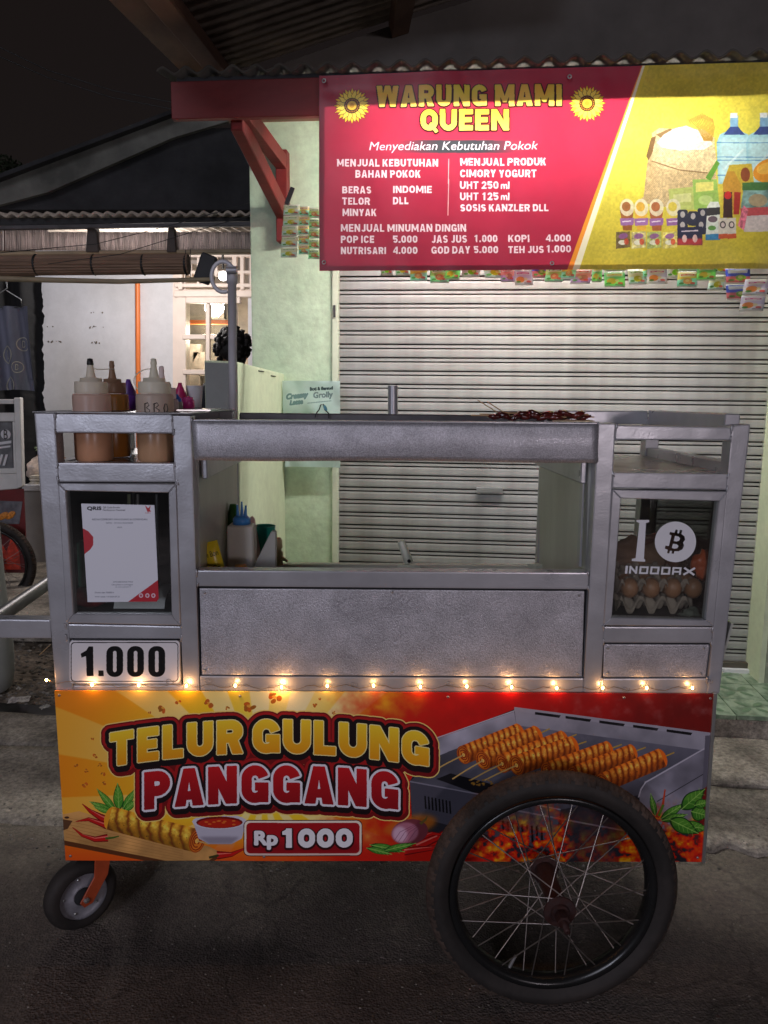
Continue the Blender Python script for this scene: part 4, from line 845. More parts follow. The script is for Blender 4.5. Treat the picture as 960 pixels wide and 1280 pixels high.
# ================================================================== ground
g = MB().grid(lambda a, b: Vector((-60+120*a, -20+100*b, -0.012)), 2, 2, False)
struct('ground', g, m_rubble)
def lane_z(x, y): return 0.004*noise.noise(Vector((x*1.7, y*1.7, 0)))+.0015*noise.noise(Vector((x*14, y*14, 3)))
def rough_edge(x, y0): return y0 + .035*noise.noise(Vector((x*2.3, 1, 5)))+.02*noise.noise(Vector((x*9, 2, 5)))
lane = MB().grid(lambda a, b: Vector((-3+6*a, (-1+ (rough_edge(-3+6*a, 2.02)+1)*b), -.002+lane_z(-3+6*a, b*3))), 220, 110)
struct('lane', lane, m_asphalt)
farlane = MB().box((0, -6, -.008), (40, 10, .006)); struct('road', farlane, m_asphalt)
pave = MB().box((0, 2.35, -.022), (10, .8, .03), Matrix.Rotation(R(-5.5), 3, 'Z')); pv = struct('pavement', pave, m_concrete)
def slab(x0, x1, y0, y1, z, ragged=.02, seed=0, yaw=-.096):
    n = 26; rows = 8; top = {}
    m = MB()
    def fn(a, b):
        x = x0+(x1-x0)*a; yl = y0+ragged*noise.noise(Vector((x*5, seed, 0)))+ragged*.6*noise.noise(Vector((x*19, seed, 1))); yh = y1+ragged*.4*noise.noise(Vector((x*6, seed, 9)))
        y = yl+(yh-yl)*b; return Vector((x, y+x*yaw, z+.006*noise.noise(Vector((x*3, y*3, seed)))+.003*noise.noise(Vector((x*15, y*15, seed)))-(.012 if b == 0 else 0)))
    m.grid(fn, 60, 12); m.thicken((0, 0, -.05)); return m
ei = lambda px, py: gnd(px, py).y+gnd(px, py).x*.096       # where an edge parallel to the shop crosses X=0
e1, e2, e3 = ei(930, 1068), ei(930, 992), ei(930, 898); l1, l2, l3 = ei(30, 1032), ei(30, 937), ei(30, 898)
for i, (x0, x1, y0, y1, z, rg) in enumerate([(-2.4, -.62, l1, l2-.005, .012, .045), (-.615, .55, (l1+e1)/2, e2, .006, .04), (.555, 1.22, e1, e2-.004, .020, .04), (1.23, 3.2, e1+.01, e2-.004, .016, .05),
                                       (-2.4, -.9, l2, l3, .018, .02), (-.8, .6, e2+.01, e3, .01, .02), (.605, 3.2, e2+.008, e3+.02, .030, .02)]):
    s_ = obj('slab', slab(x0, x1, y0, y1, z, rg, i), m_concrete, pv)
# earth yard on the left beyond the gutter
yard = MB().grid(lambda a, b: Vector((-5+4.4*a, l3+.12+(5-4.4*a)*.096+3.6*b, .0+.02*noise.noise(Vector((a*9, b*9, 0)))+.008*noise.noise(Vector((a*40, b*40, 0))))), 90, 70)
struct('yard', yard, m_rubble)
gut = MB().box((-1.9, l3+.24, -.012), (2.9, .12, .03), Matrix.Rotation(R(-5.5), 3, 'Z')); struct('gutter', gut, m_pit)
# ================================================================== shop
shop = thing('shop_building', SHOP.w(-.3, 0), 'pale green plastered shop front with a wide pillar left of the shutter', 'shop')
Z = lambda px, py, off=0: SHOP.p(px, py, off).z
A = lambda px, py, off=0: SHOP.uv(SHOP.p(px, py, off))[0]
def sbox(mb, a0, a1, z0, z1, o0, o1, bev=0):
    pts = [SHOP.w(a0, z0, o0), SHOP.w(a1, z0, o0), SHOP.w(a1, z1, o0), SHOP.w(a0, z1, o0)]
    m = MB().prism(pts, SHOP.d*(o1-o0))
    if bev: m.bevel(bev, 2)
    return mb.merge(m)
aL = A(313.5, 350, 0); aP = A(419.5, 500, 0); aR = A(935, 800, .02)
PORCH = .105
m = sbox(MB(), aL, aP, -.02, 2.26, 0, .35, .006); obj('wall', m, m_green, shop)
m = sbox(MB(), aP-.001, aR+.02, 2.12, 2.26, .06, .35); obj('lintel', m, m_green, shop)
# right pier: green reveal, rough worn front toned grey for its shade
pr = A(953, 835, -.11)
m = sbox(MB(), aR, aR+.02, PORCH-.1, 2.2, -.115, .06); 
obj('reveal', m, m_green2, shop)
m = sbox(MB(), aR+.021, aR+1.2, -.02, 2.2, -.115, .35, .004); obj('pillar', m, mat('shaded_worn_plaster', (0.23, 0.25, 0.19), .9, 0, .35, 6, .6, 30, col2=(0.40, 0.46, 0.33), bdist=.005), shop)
m = MB().prism([SHOP.p(x, y, .36) for x, y in ((283, 104), (1500, 104), (1500, -280), (500, 28))], SHOP.d*.12); obj('gable', m, m_gable, shop)
m = sbox(MB(), aP-.012, aP+.010, PORCH, 2.12, -.012, .05, .002); obj('guide_rail', m, mat('pale_edge_paint', (.62, .66, .52), .6, 0, .1, 9, .2), shop)
sbox(m := MB(), A(418, 385, -.015)-.004, A(418, 385, -.015)+.004, Z(418, 397), Z(418, 382), -.018, -.011); obj('latch', m, m_black_in, shop)
# porch
pf_ = SHOP.d.dot(gnd(930, 897, PORCH)-SHOP.o)
pm = sbox(MB(), aL+.3, aR+1.4, -.02, PORCH-.012, pf_+.006, .1); porch = struct('porch', pm, m_concrete)
m_tile = mat('green_patterned_tile', (0.20, 0.29, 0.19), .35, 0, .25, 16, .15, 40, col2=(0.33, 0.42, 0.30), thresh=(.42, .58))
ts = .155; tm = None
a_c = A(932, 862, -.3)
for i in range(-7, 4):
    for j in range(0, 4):
        a = a_c+i*ts; o = pf_+ts/2+j*ts
        if a < .2 or a > aR+.9: continue
        if tm is None:
            b_ = MB(); hb = ts/2-.0016
            q = [SHOP.u*x+SHOP.d*y for x, y in ((-hb, -hb), (hb, -hb), (hb, hb), (-hb, hb))]
            b_.prism([v+Vector((0, 0, .006)) for v in q], (0, 0, -.016)); b_.bevel(.0012, 1)
            # raised leaf motif on the tile
            for k in range(4):
                an = math.pi/4+k*math.pi/2; cx, cy = math.cos(an)*ts*.25, math.sin(an)*ts*.25
                pts = []
                for t in range(10):
                    tt = 2*math.pi*t/10; lx, ly = math.cos(tt)*ts*.17, math.sin(tt)*ts*.07
                    pts.append(SHOP.u*(cx+lx*math.cos(an)-ly*math.sin(an))+SHOP.d*(cy+lx*math.sin(an)+ly*math.cos(an))+Vector((0, 0, .0075)))
                b_.add(pts, [list(range(10))])
            p0 = SHOP.w(a, PORCH, o); tm = obj('tile', MB().add([v+p0 for v in b_.v], b_.f), m_tile, porch, origin=p0)
            md = bpy.data.materials.new('tile_leaf_glaze'); md.use_nodes = True; nt_ = md.node_tree; bb = nt_.nodes['Principled BSDF']; bb.inputs['Roughness'].default_value = .35
            nn = nt_.nodes.new('ShaderNodeTexNoise'); nn.inputs['Scale'].default_value = 30; cr = nt_.nodes.new('ShaderNodeValToRGB'); cr.color_ramp.elements[0].color = (.10, .19, .11, 1); cr.color_ramp.elements[1].color = (.20, .30, .18, 1); nt_.links.new(nn.outputs['Fac'], cr.inputs[0]); nt_.links.new(cr.outputs[0], bb.inputs['Base Color'])
            tm.data.materials.append(md)
            for pp in tm.data.polygons[-4:]: pp.material_index = 1
        else:
            c_ = tm.copy(); COL.objects.link(c_); c_.parent = porch; c_.location = SHOP.w(a, PORCH+random.uniform(-.0008, .0008), o)-Vector(porch['_o'])
# ---- shutter
sh = thing('roller_shutter', SHOP.w((aP+aR)/2, PORCH), 'closed grey steel roller shutter behind the food cart', 'shutter')
zb = Z(700, 818, .02); pitch = .0514
prof = [(0, .010), (.0003, -.0052), (.007, -.0062), (.023, -.0062), (.0300, -.0052), (.0303, .010), (.0352, .010), (.0355, -.003), (.0455, -.003), (.0458, .010), (.0514, .010)]
slat = None; k = 0; z = zb
while z < 2.15:
    if slat is None:
        mb = MB(); vs_ = []
        for a in (aP+.005, aR+.012):
            vs_ += [SHOP.w(a, z+h, .03+o) for h, o in prof]
        n = len(prof); mb.add(vs_, [[i, n+i, n+i+1, i+1] for i in range(n-1)])
        slat = obj('slat', mb, m_shutter, sh, origin=SHOP.w(0, z, 0)); slat.data.materials.append(mat('groove_shade', (.085, .078, .068), .85, 0, .3, 9, .1))  # groove faces coloured darker to deepen the shade in the slots
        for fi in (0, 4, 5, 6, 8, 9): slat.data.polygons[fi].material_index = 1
        base = slat.location.copy()
    else:
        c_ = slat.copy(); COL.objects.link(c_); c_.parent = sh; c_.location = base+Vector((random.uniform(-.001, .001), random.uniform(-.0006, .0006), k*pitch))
    k += 1; z += pitch
m = sbox(MB(), aP, aR+.01, PORCH+.004, zb+.002, .0, .035, .002); obj('bottom_bar', m, mat('shutter_bar_steel', (.10, .09, .07), .5, .4, .2, 9, .2), sh)
m = sbox(MB(), A(905, 826, -.02), aR, PORCH-.012, PORCH+.020, -.02, .0); obj('threshold', m, m_white, sh)
hx, hz = A(612, 613, .02), Z(612, 613, .02)
hm = sbox(MB(), hx-.052, hx+.052, hz-.013, hz+.013, .008, .020, .003); sbox(hm, hx-.036, hx+.036, hz-.006, hz+.006, .004, .0082); obj('handle', hm, m_alu, sh)
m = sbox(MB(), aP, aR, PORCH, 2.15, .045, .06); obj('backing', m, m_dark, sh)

# ---- awning of the shop: fascia board, corrugated sheet, bracket
AOFF = SHB+.045
aw = thing('awning', SHOP.w(0, 2.0, AOFF), 'corrugated sheet awning on a red painted fascia board above the shop banner', 'awning')
f0 = SHOP.p(213, 101, AOFF); f1 = SHOP.p(213.5, 149, AOFF)
zt0, zb0 = f0.z, f1.z; a0 = SHOP.uv(f0)[0]; zr = SHOP.p(400, 97, AOFF).z
a1_ = a0+2.6
m = MB().prism([SHOP.w(a0, zb0, AOFF), SHOP.w(a1_, zb0, AOFF), SHOP.w(a1_, zt0-.002, AOFF), SHOP.w(a0, zt0-.002, AOFF)], SHOP.d*.025); m.bevel(.002, 1)
obj('fascia_board', m, m_red, aw)
def corr(a_s, a_e, z_f, z_b, o_f, o_b, pitch_, amp, th=.006, n=None):
    nn = int((a_e-a_s)/pitch_*12)
    mb = MB().grid(lambda u, v: SHOP.w(a_s+(a_e-a_s)*u, z_f+(z_b-z_f)*v+amp*math.sin(2*math.pi*((a_e-a_s)*u)/pitch_), o_f+(o_b-o_f)*v), nn, 2)
    return mb.thicken((0, 0, th))
m = corr(A(196, 99, AOFF-.03), a1_, zt0+.014, zt0+.14, AOFF-.03, .1, .0715, .0095); obj('corrugated_sheet', m, m_edge_sheet, aw)
for o in (-.35, -.02):
    m = sbox(MB(), a0, a1_, zt0-.03+(o-AOFF)*.19, zt0+.004+(o-AOFF)*.19, o-.02, o+.02); obj('batten', m, m_wood, aw)
# brackets: post on the wall with a raking strut
def bracket(a, near=True):
    zt = zb0+.01
    pf = SHOP.w(a, SHOP.p(350, 303, -.03).z, -.045)
    b = MB().prism([SHOP.w(a-.022, pf.z, -.05), SHOP.w(a+.022, pf.z, -.05), SHOP.w(a+.022, zt+.07, -.05), SHOP.w(a-.022, zt+.07, -.05)], SHOP.d*.05); b.bevel(.003, 1); obj('bracket_post', b, m_red, aw)
    p0 = SHOP.w(a, SHOP.p(355, 262, -.06).z, -.05); p1 = SHOP.w(a-.02, zt-.0, AOFF+.05)
    v = (p1-p0); s = MB().prism([p0-SHOP.u*.02+Vector((0, 0, -.03)), p0+SHOP.u*.02+Vector((0, 0, -.03)), p0+SHOP.u*.02+Vector((0, 0, .03)), p0-SHOP.u*.02+Vector((0, 0, .03))], v); s.bevel(.003, 1); obj('strut', s, m_red, aw)
    t = sbox(MB(), a-.02, a+.02, zt, zt+.05, AOFF+.03, 0, .003); obj('tie_beam', t, m_red, aw)
bracket(A(352, 270, -.05)); bracket(A(352, 270, -.05)+2.1)

# ---- upper roof over the gable
ur = thing('upper_roof', SHOP.w(0, 2.6, 0), 'dark corrugated roof overhang with timber purlins seen from below, above the awning', 'roof')
q0 = SHOP.p(190, -25, -.85); q1 = SHOP.p(285, 97, .36); q2 = SHOP.p(500, 28, .36)
eu = (q2-q1); eu.normalize(); ev = (q1-q0); evl = ev.length; ev.normalize(); nu = eu.cross(ev).normalized()
if nu.z < 0: nu = -nu
span = 2.8
mb = MB().grid(lambda u, v: q0+eu*span*u+ev*(evl)*v-ev*.25*(1-v)+nu*(.012*math.sin(2*math.pi*v*evl/.0765)+.02), 2, 190)
obj('corrugated_sheet', mb.thicken(nu*.006), m_asbest, ur)
mb = MB().prism([q0-eu*.03-nu*.06-ev*.3, q0+eu*.035-nu*.06-ev*.3, q0+eu*.035+nu*.005-ev*.3, q0-eu*.03+nu*.005-ev*.3], ev*(evl+.3)); mb.bevel(.004, 1); obj('purlin', mb, m_wood, ur)
mb = MB().prism([q0-eu*.12-nu*.03-ev*.3, q0-eu*.032-nu*.03-ev*.3, q0-eu*.032+nu*.03-ev*.3, q0-eu*.12+nu*.03-ev*.3], ev*(evl+.28)); obj('barge_board', mb, m_wood, ur)
dd = (SHOP.p(484, 20, .2)-q1).dot(eu)
mb = MB().prism([q0+eu*dd-nu*.05-ev*.3, q0+eu*(dd+.07)-nu*.05-ev*.3, q0+eu*(dd+.07)+nu*.005-ev*.3, q0+eu*dd+nu*.005-ev*.3], ev*(evl+.28)); obj('purlin', mb, m_wood, ur)

# ---- banner
ban = thing('shop_banner', SHOP.w(.3, 1.9, SHB), 'red and yellow printed vinyl banner of a small grocery, hung along the awning edge', 'banner')
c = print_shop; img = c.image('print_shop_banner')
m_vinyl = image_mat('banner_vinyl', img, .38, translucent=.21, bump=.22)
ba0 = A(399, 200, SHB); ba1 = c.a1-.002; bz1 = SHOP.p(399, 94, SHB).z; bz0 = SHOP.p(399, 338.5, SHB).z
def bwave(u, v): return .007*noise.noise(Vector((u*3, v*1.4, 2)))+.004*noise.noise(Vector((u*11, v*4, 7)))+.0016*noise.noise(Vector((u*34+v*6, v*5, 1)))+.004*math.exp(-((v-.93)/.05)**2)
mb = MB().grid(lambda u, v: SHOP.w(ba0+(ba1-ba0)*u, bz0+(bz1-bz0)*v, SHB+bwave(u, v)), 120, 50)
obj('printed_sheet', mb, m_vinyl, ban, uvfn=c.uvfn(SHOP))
m_hem = image_mat('banner_hem_vinyl', img, .6, translucent=.15)
hz_ = (SHOP.p(600, 328, SHB).z-bz0)/(bz1-bz0)
mb = MB().grid(lambda u, v: SHOP.w(ba0+(ba1-ba0)*u, bz0+(bz1-bz0)*v*hz_, SHB+bwave(u, v*hz_)+.004), 80, 3); obj('hem', mb, m_hem, ban, uvfn=c.uvfn(SHOP))
mb = MB().grid(lambda u, v: SHOP.w(ba0+.020*u, bz0+(bz1-bz0)*(hz_+(1-hz_)*v), SHB+bwave(.01, v)+.004), 2, 40); obj('hem', mb, m_hem, ban, uvfn=c.uvfn(SHOP))
for px, py in ((405, 101), (690, 329), (712, 96), (405, 328)):
    p = SHOP.p(px, py, SHB-.006); e = MB().lathe([(.0032, 0), (.0065, .0), (.0065, .002), (.0032, .002)], p, -SHOP.d, 14, close=True); obj('eyelet', e, m_alu, ban)

# ---- lamp under the awning
t0 = SHOP.p(455, 240, -.45); t0.z = zb0-.030; t1 = SHOP.p(880, 240, -.45); t1.z = zb0-.030; lp = (t0+t1)/2
lt_ = thing('tube_lamp', lp, 'lit white tube lamp hanging under the awning behind the banner', 'lamp')
obj('tube', MB().tube([t0, t1], .013, 14), emit('tube_white', (1, .985, .92), 235), lt_)
obj('fitting', MB().prism([t0+Vector((0, -.02, .020)), t1+Vector((0, -.02, .020)), t1+Vector((0, -.02, .050)), t0+Vector((0, -.02, .050))], Vector((0, .04, 0))).bevel(.003, 1), m_white, lt_)
tm_ = t0*.72+t1*.28
obj('added_light_shield', MB().prism([tm_+SHOP.d*.028+Vector((0, 0, .05)), t1+SHOP.d*.028+Vector((0, 0, .05)), t1+SHOP.d*.032+Vector((0, 0, -.026)), tm_+SHOP.d*.032+Vector((0, 0, -.026))], SHOP.d*.002), m_white, lt_)  # unseen plate added to keep direct tube light off the upper shutter
for e_ in (t0, t1): obj('end_cap', MB().bevel_box(e_, (.02, .032, .05), .002), m_white, lt_)
for e_ in (t0*.8+t1*.2, t0*.2+t1*.8): obj('cord', MB().tube([e_+Vector((0, 0, .05)), Vector((e_.x, e_.y, zt0+.04))], .002, 6), m_wire, lt_)
m = sbox(MB(), a0+.01, a1_, zt0-.04, zt0+.019, AOFF+.026, AOFF+.045); obj('added_light_stop', m, m_black_in, aw)  # hidden dark strip added to stop lamp light leaking under the sheet waves
# ================================================================== left: pony wall, yard, neighbour's house
def pprism(px, Y, depth, dirv=Vector((0, 1, 0))):
    return MB().prism([at(x, y, Y) for x, y in px], dirv*depth)
# low wall between yard and shop
pwn = SHOP.p(297, 452, -.72); aw0 = SHOP.uv(pwn)[0]; zt = pwn.z
zt2 = SHOP.p(354, 467, -.02).z
lw = thing('low_wall', SHOP.w(aw0-.05, 0, -.4), 'low wall with shaded grey end and pale green side running from the shop pillar to the lane', 'wall')
a_l = SHOP.uv(SHOP.p(255, 450, -.72))[0]; aw1 = SHOP.uv(SHOP.p(354, 467, -.02))[0]
def wpt(a, z, o): return SHOP.w(a, z, o)
pts0 = [wpt(a_l, 0, -.72), wpt(aw0, 0, -.72), wpt(aw0, zt, -.72), wpt(a_l, zt+.004, -.72)]
pts1 = [wpt(aw1-.11, 0, -.003), wpt(aw1, 0, -.003), wpt(aw1, zt2, -.003), wpt(aw1-.11, zt2, -.003)]
mb = MB().add(pts0+pts1, [[0, 1, 2, 3], [7, 6, 5, 4], [1, 5, 6, 2], [2, 6, 7, 3], [3, 7, 4, 0], [0, 4, 5, 1]]); mb.bevel(.006, 2)
w_ = obj('wall', mb, m_green2, lw)
ec = MB().prism([wpt(a_l+.004, .0, -.722), wpt(aw0-.003, .0, -.722), wpt(aw0-.003, zt-.006, -.722), wpt(a_l+.004, zt-.003, -.722)], -SHOP.d*.003); obj('end_face', ec, m_greyface, lw)  # grey tone puts the shade of the wall's end into its colour
for px, py in ((322, 464), (338, 470)):
    o_ = -.72+.70*((px-297)/57.); p = SHOP.p(px, py, o_); f = (px-297)/57.
    p = wpt(aw0+(aw1-aw0)*(o_+.72)/.717+.002, p.z, o_); obj('staple', MB().tube([p-SHOP.d*.035, p+SHOP.d*.035], .0016, 6), m_dark, lw)

# poster taped on the pillar
c = print_poster
mb = MB().grid(lambda u, v: SHOP.w(A(353, 500, -.06)+(A(425, 500, -.06)-A(353, 500, -.06))*u + .008*(1-v)*(u < .05)*1, SHOP.p(380, 584, -.06).z+(SHOP.p(380, 476, -.06).z-SHOP.p(380, 584, -.06).z)*v, -.06+.03*math.sin(u*2.6)*(1-v)*.5+.012*noise.noise(Vector((u*4, v*5, 3)))), 24, 30)
ps = obj('plastic_poster', mb, image_mat('poster_film', c.image('print_poster'), .25, translucent=.45, bump=.3), origin=SHOP.p(390, 530, -.06), uvfn=c.uvfn(SHOP)); tag(ps, 'crumpled pale blue plastic drinks poster taped on the green pillar', 'poster')

# ---- neighbour's house
HY = 5.6
hs = thing('house', at(150, 700, HY), "neighbour's white walled house with lit porch, cream door and dark roof", 'house')
obj('wall', pprism([(44, 800), (217, 800), (217, 250), (44, 250)], HY, .15), m_white, hs)
obj('wall', pprism([(310, 800), (420, 800), (420, 250), (310, 250)], HY+.004, .15), m_white, hs)
obj('wall', pprism([(216, 800), (232, 800), (232, 250), (216, 250)], HY-.01, .12), m_cream, hs)
obj('floor', MB().box((at(150, 700, HY).x, HY-1.0, .06), (3.2, 2.2, .1)), m_concrete, hs)
# nail holes and chips
sp = MB()
for cx, cy, n in ((68, 409, 3), (120, 409, 6), (70, 427, 7), (121, 428, 6), (108, 390, 2), (135, 390, 1)):
    for k in range(n): 
        p = at(cx+random.uniform(-10, 10), cy+random.uniform(-1, 1), HY-.004); sp.ico(p, random.uniform(.003, .007), 1, (1, .3, 1))
tag(obj('plaster_chips', sp, m_rubble, hs), kind='stuff')
door = obj('door', pprism([(221, 800), (232, 800), (232, 370), (221, 370)], HY-.03, .05), m_cream, hs)
def bar(x0, y0, x1, y1, par, Y=HY-.04, mt=m_cream, nm='glazing_bar', dep=.05):
    return obj(nm, pprism([(x0, y1), (x1, y1), (x1, y0), (x0, y0)], Y, dep).bevel(.004, 1), mt, par)
bar(217, 363, 318, 371, door, nm='head_rail', Y=HY-.05); bar(232, 371, 300, 379, door, nm='top_rail')
bar(257, 379.5, 262, 520, door, nm='glazing_bar'); bar(288, 379.5, 296, 520, door, nm='stile')
for y in (418, 462, 506): bar(228, y, 256.5, y+6, door, Y=HY-.042); bar(262.5, y, 288, y+6, door, Y=HY-.042)
m_room = mat('room_behind_glass', (0.30, 0.27, 0.24), .5, 0, .5, 3, .1, col2=(.5, .42, .34))
obj('room_back', pprism([(218, 800), (312, 800), (312, 300), (218, 300)], HY+.9, .05), m_room, hs)
for x0, x1 in ((232, 257), (262, 288)):
    for y0, y1 in ((379, 418), (424, 462), (468, 506)):
        obj('pane', pprism([(x0, y1), (x1, y1), (x1, y0), (x0, y0)], HY-.01, .004), m_glass, door)
obj('curtain_rail', pprism([(226, 405), (292, 405), (292, 400), (226, 400)], HY+.4, .05), m_pipe, hs)
for x0, x1, y0, y1 in ((233, 250, 430, 520), (264, 280, 380, 398), (240, 256, 440, 470)):
    obj('cupboard', pprism([(x0, y1), (x1, y1), (x1, y0), (x0, y0)], HY+.6, .1), mat('cupboard', (.35, .30, .26), .6, 0, .3, 10, 0), hs)
# lattice over the door
lat = obj('vent_frame', pprism([(216, 370), (318, 370), (318, 362), (216, 362)], HY-.035, .05), m_cream, hs)
for x0, y0, x1, y1 in ((218, 316, 320, 321), (218, 354, 320, 359), (218, 338, 320, 342), (222, 321, 228, 362), (290, 316, 296, 362), (300, 316, 305, 362), (312, 316, 316, 362), (246, 321, 249, 356), (236, 330, 240, 345), (258, 330, 261, 345), (268, 321, 272, 345)):
    bar(x0, y0, x1, y1, lat, Y=HY-.06-.002*random.random(), nm='lattice_bar', dep=.04)
obj('louvre', pprism([(228, 330), (290, 330), (290, 325), (228, 325)], HY-.02, .03), mat('dusty_louvre', (.35, .30, .27), .8, 0, .3, 10, .1), lat)
obj('conduit', MB().tube([at(172, 350, HY-.03), at(172.5, 430, HY-.03), at(175, 800, HY-.03)], .017, 10), m_pipe, hs)
# glowing lamp on the porch of the house
hl = at(279, 345, HY-.42)
hlamp = thing('house_lamp', hl, "glowing round lamp on the neighbour's porch beside the grey pole", 'lamp')
obj('globe', MB().ico(hl, .032, 2), emit('lamp_globe', (1, .97, .95), 5), hlamp); obj('holder', MB().tube([hl+Vector((0, 0, .045)), hl+Vector((0, 0, .3))], .008, 6), m_wire, hlamp)
lamp('room_light', at(262, 420, HY+.45), 14, (1.0, .86, .66), .08, hlamp)
lamp('house_light', hl+Vector((-.35, -.5, -.05)), 34, (1.0, .95, .93), .08, hlamp)

# roof of the house
hr = hs
rf0 = 4.2
obj('roof_face', MB().prism([at(-60, 262, rf0), at(318, 262, rf0), at(318, 160, rf0), at(225, 160, rf0), at(-60, 262, rf0)][:4], Vector((0, .1, 0))), m_roofdark, hs)
obj('barge_board', pprism([(-60, 272), (-60, 246), (214, 143), (290, 143), (290, 150), (216, 172), (60, 240)], rf0-.04, .03), m_bargeboard, hs)
obj('ridge_cap', pprism([(-60, 245), (-60, 239), (214, 137), (217, 141)], rf0-.09, .08), m_roofdark, hs)
# veranda edge
y0v = 4.0

p0 = at(-80, 270, y0v); p1 = at(318, 268, y0v); L = (p1-p0).length; ex = (p1-p0).normalized()
mb = MB().grid(lambda u, v: p0+ex*L*u+Vector((0, 1.4*v, .16*v+.008*math.sin(u*L/.06*2*math.pi))), 240, 2); mb.thicken((0, 0, .012)); obj('veranda_roof', mb, m_asbest, hs)
obj('veranda_beam', pprism([(-80, 284), (318, 276), (318, 271), (-80, 273)], y0v+.03, .06).bevel(.004, 1), m_roofdark, hs)
obj('veranda_rail', pprism([(-80, 288), (318, 282), (318, 277), (-80, 283)], y0v-.01, .03).bevel(.003, 1), mat('grey_timber', (.10, .095, .10), .8, 0, .3, 8, .2), hs)
for x0, x1 in ((-30, 4), (6, 108), (122, 209), (219, 318)):
    yt = lambda x: 288-(x/318)*2; 
    pl = MB().grid(lambda u, v: at(x0+(x1-x0)*u, (313-(313-290+ (4 if u*(x1-x0)+x0 < 60 else 0))*v), y0v+.05)+Vector((0, .004*math.sin(u*(x1-x0)*2.2), 0)), int((x1-x0)*3), 3); obj('blind_panel', pl.thicken((0, .006, 0)), m_panel, hs)
for x0, x1 in ((107, 123), (208, 220)): obj('panel_post', pprism([(x0, 315), (x1, 315), (x1-3, 284), (x0+2, 284)], y0v+.02, .05).bevel(.003, 1), mat('dark_grey_post', (.08, .07, .065), .8, 0, .2, 8, .1), hs)
obj('lower_beam', pprism([(-80, 320), (318, 316), (318, 311), (-80, 315)], y0v+.03, .05).bevel(.004, 1), m_bamboopole, hs)
# rolled bamboo blind: a roll of thin strips
bl = thing('bamboo_blind', at(100, 330, 3.9), "rolled up bamboo blind hanging under the veranda edge", 'blind')
def roll_blind(x0, x1, ya, yb, nm='roll'):
    a = at(x0, ya, 3.9); b = at(x1, yb, 3.9); ax = (b-a).normalized(); n = 60
    m = MB().lathe([(0.001, 0), (.045, 0)]+[(.045, (b-a).length*t/8) for t in range(1, 9)]+[(.001, (b-a).length)], a, ax, 44, mod=lambda k, j: (.004 if k % 2 else 0) if 0 < j < 10 else 0, smooth=False); return obj(nm, m, m_bamboo, bl)
roll_blind(-40, 46, 333, 332); roll_blind(47, 236, 331.5, 330)
for x in (46, 118, 180, 233): 
    p = at(x, 331, 3.9); obj('tie', MB().lathe([(.047, -.006), (.052, 0), (.047, .006)], p, (1, 0, 0), 20), m_wire, bl)
for x in (232, 238): obj('cord', MB().tube([at(x, 312, 3.88), at(x, 352, 3.88)], .002, 5), m_wire, bl)
pole = obj('bamboo_pole', MB().tube([at(-40, 347, 3.6), at(60, 350, 3.62), at(150, 352, 3.64), at(268, 349, 3.66)], [.013, .012, .011, .009], 10), m_bamboopole, origin=at(100, 350, 3.6)); tag(pole, 'thin bamboo drying pole hung below the rolled blind', 'pole')
bx = MB().bevel_box(at(257, 336, 3.7), (.075, .04, .135), .018, Matrix.Rotation(R(20), 3, 'Y'), 3); hb = obj('box', bx, m_black_in, origin=at(257, 336, 3.7)); tag(hb, 'small black rounded box hanging beside the blind end', 'box')
# cables
for i, pts in enumerate([[(-30, 45), (60, 88), (140, 113), (215, 128)], [(-30, 58), (60, 97), (140, 122), (213, 136)]]):
    o_ = obj('overhead_cable', MB().tube([at(x, y, 3.2) for x, y in pts], .0022, 5), m_wire, origin=at(100, 100, 3.2)); tag(o_, ['upper of the two black cables crossing the night sky at left', 'lower of the two black cables crossing the night sky at left'][i], 'cable')
for i, pts in enumerate([[(0, 316), (120, 305), (220, 280), (318, 252)], [(60, 330), (150, 318), (240, 290), (316, 268)]]):
    o_ = obj('clothes_line', MB().tube([at(x, y, 3.3) for x, y in pts], .0016, 5), m_wire, origin=at(150, 300, 3.3)); tag(o_, ['higher thin line slanting up to the green pillar', 'lower thin line slanting up to the green pillar'][i], 'line')
# black tarpaulin hanging before the wall's left end, ragged edge
def tarp(u, v):
    x = -60+(113+3*noise.noise(Vector((v*14, 0, 1)))+2.2*noise.noise(Vector((v*45, 0, 1))))*u + 4*(1-v)*u
    p = at(x, 620-270*v, 4.9); return p+Vector((0, .03*math.sin(u*22), 0))
tp = obj('tarpaulin', MB().grid(tarp, 50, 90), m_blackcloth, origin=at(10, 450, 4.9)); tag(tp, 'black tarpaulin with a ragged edge hanging at the far left', 'tarpaulin')
# tree crown against the sky
tr = thing('tree', at(5, 560, 14), 'dark round tree crown against the night sky at the far left', 'tree')
obj('trunk', MB().tube([at(2, 560, 14)*1, at(4, 330, 14), at(6, 240, 14)], [.16, .12, .07], 10), m_wood, tr)
cr = MB(); rc_ = random.Random(5); ctr = at(4, 225, 14)
for k in range(1500):
    v = Vector((rc_.gauss(0, 1), rc_.gauss(0, 1), rc_.gauss(0, 1))).normalized()*(.5*rc_.random()**.35); v.z *= .8
    p = ctr+v; n1 = Vector((rc_.gauss(0, 1), rc_.gauss(0, 1), rc_.gauss(0, 1))).normalized()*.045; n2 = n1.orthogonal().normalized()*.02
    cr.add([p-n1, p+n2, p+n1, p-n2], [[0, 1, 2, 3]])
obj('crown', cr, mat('night_foliage', (.03, .045, .02), .7, 0, .3, 9, 0), tr)

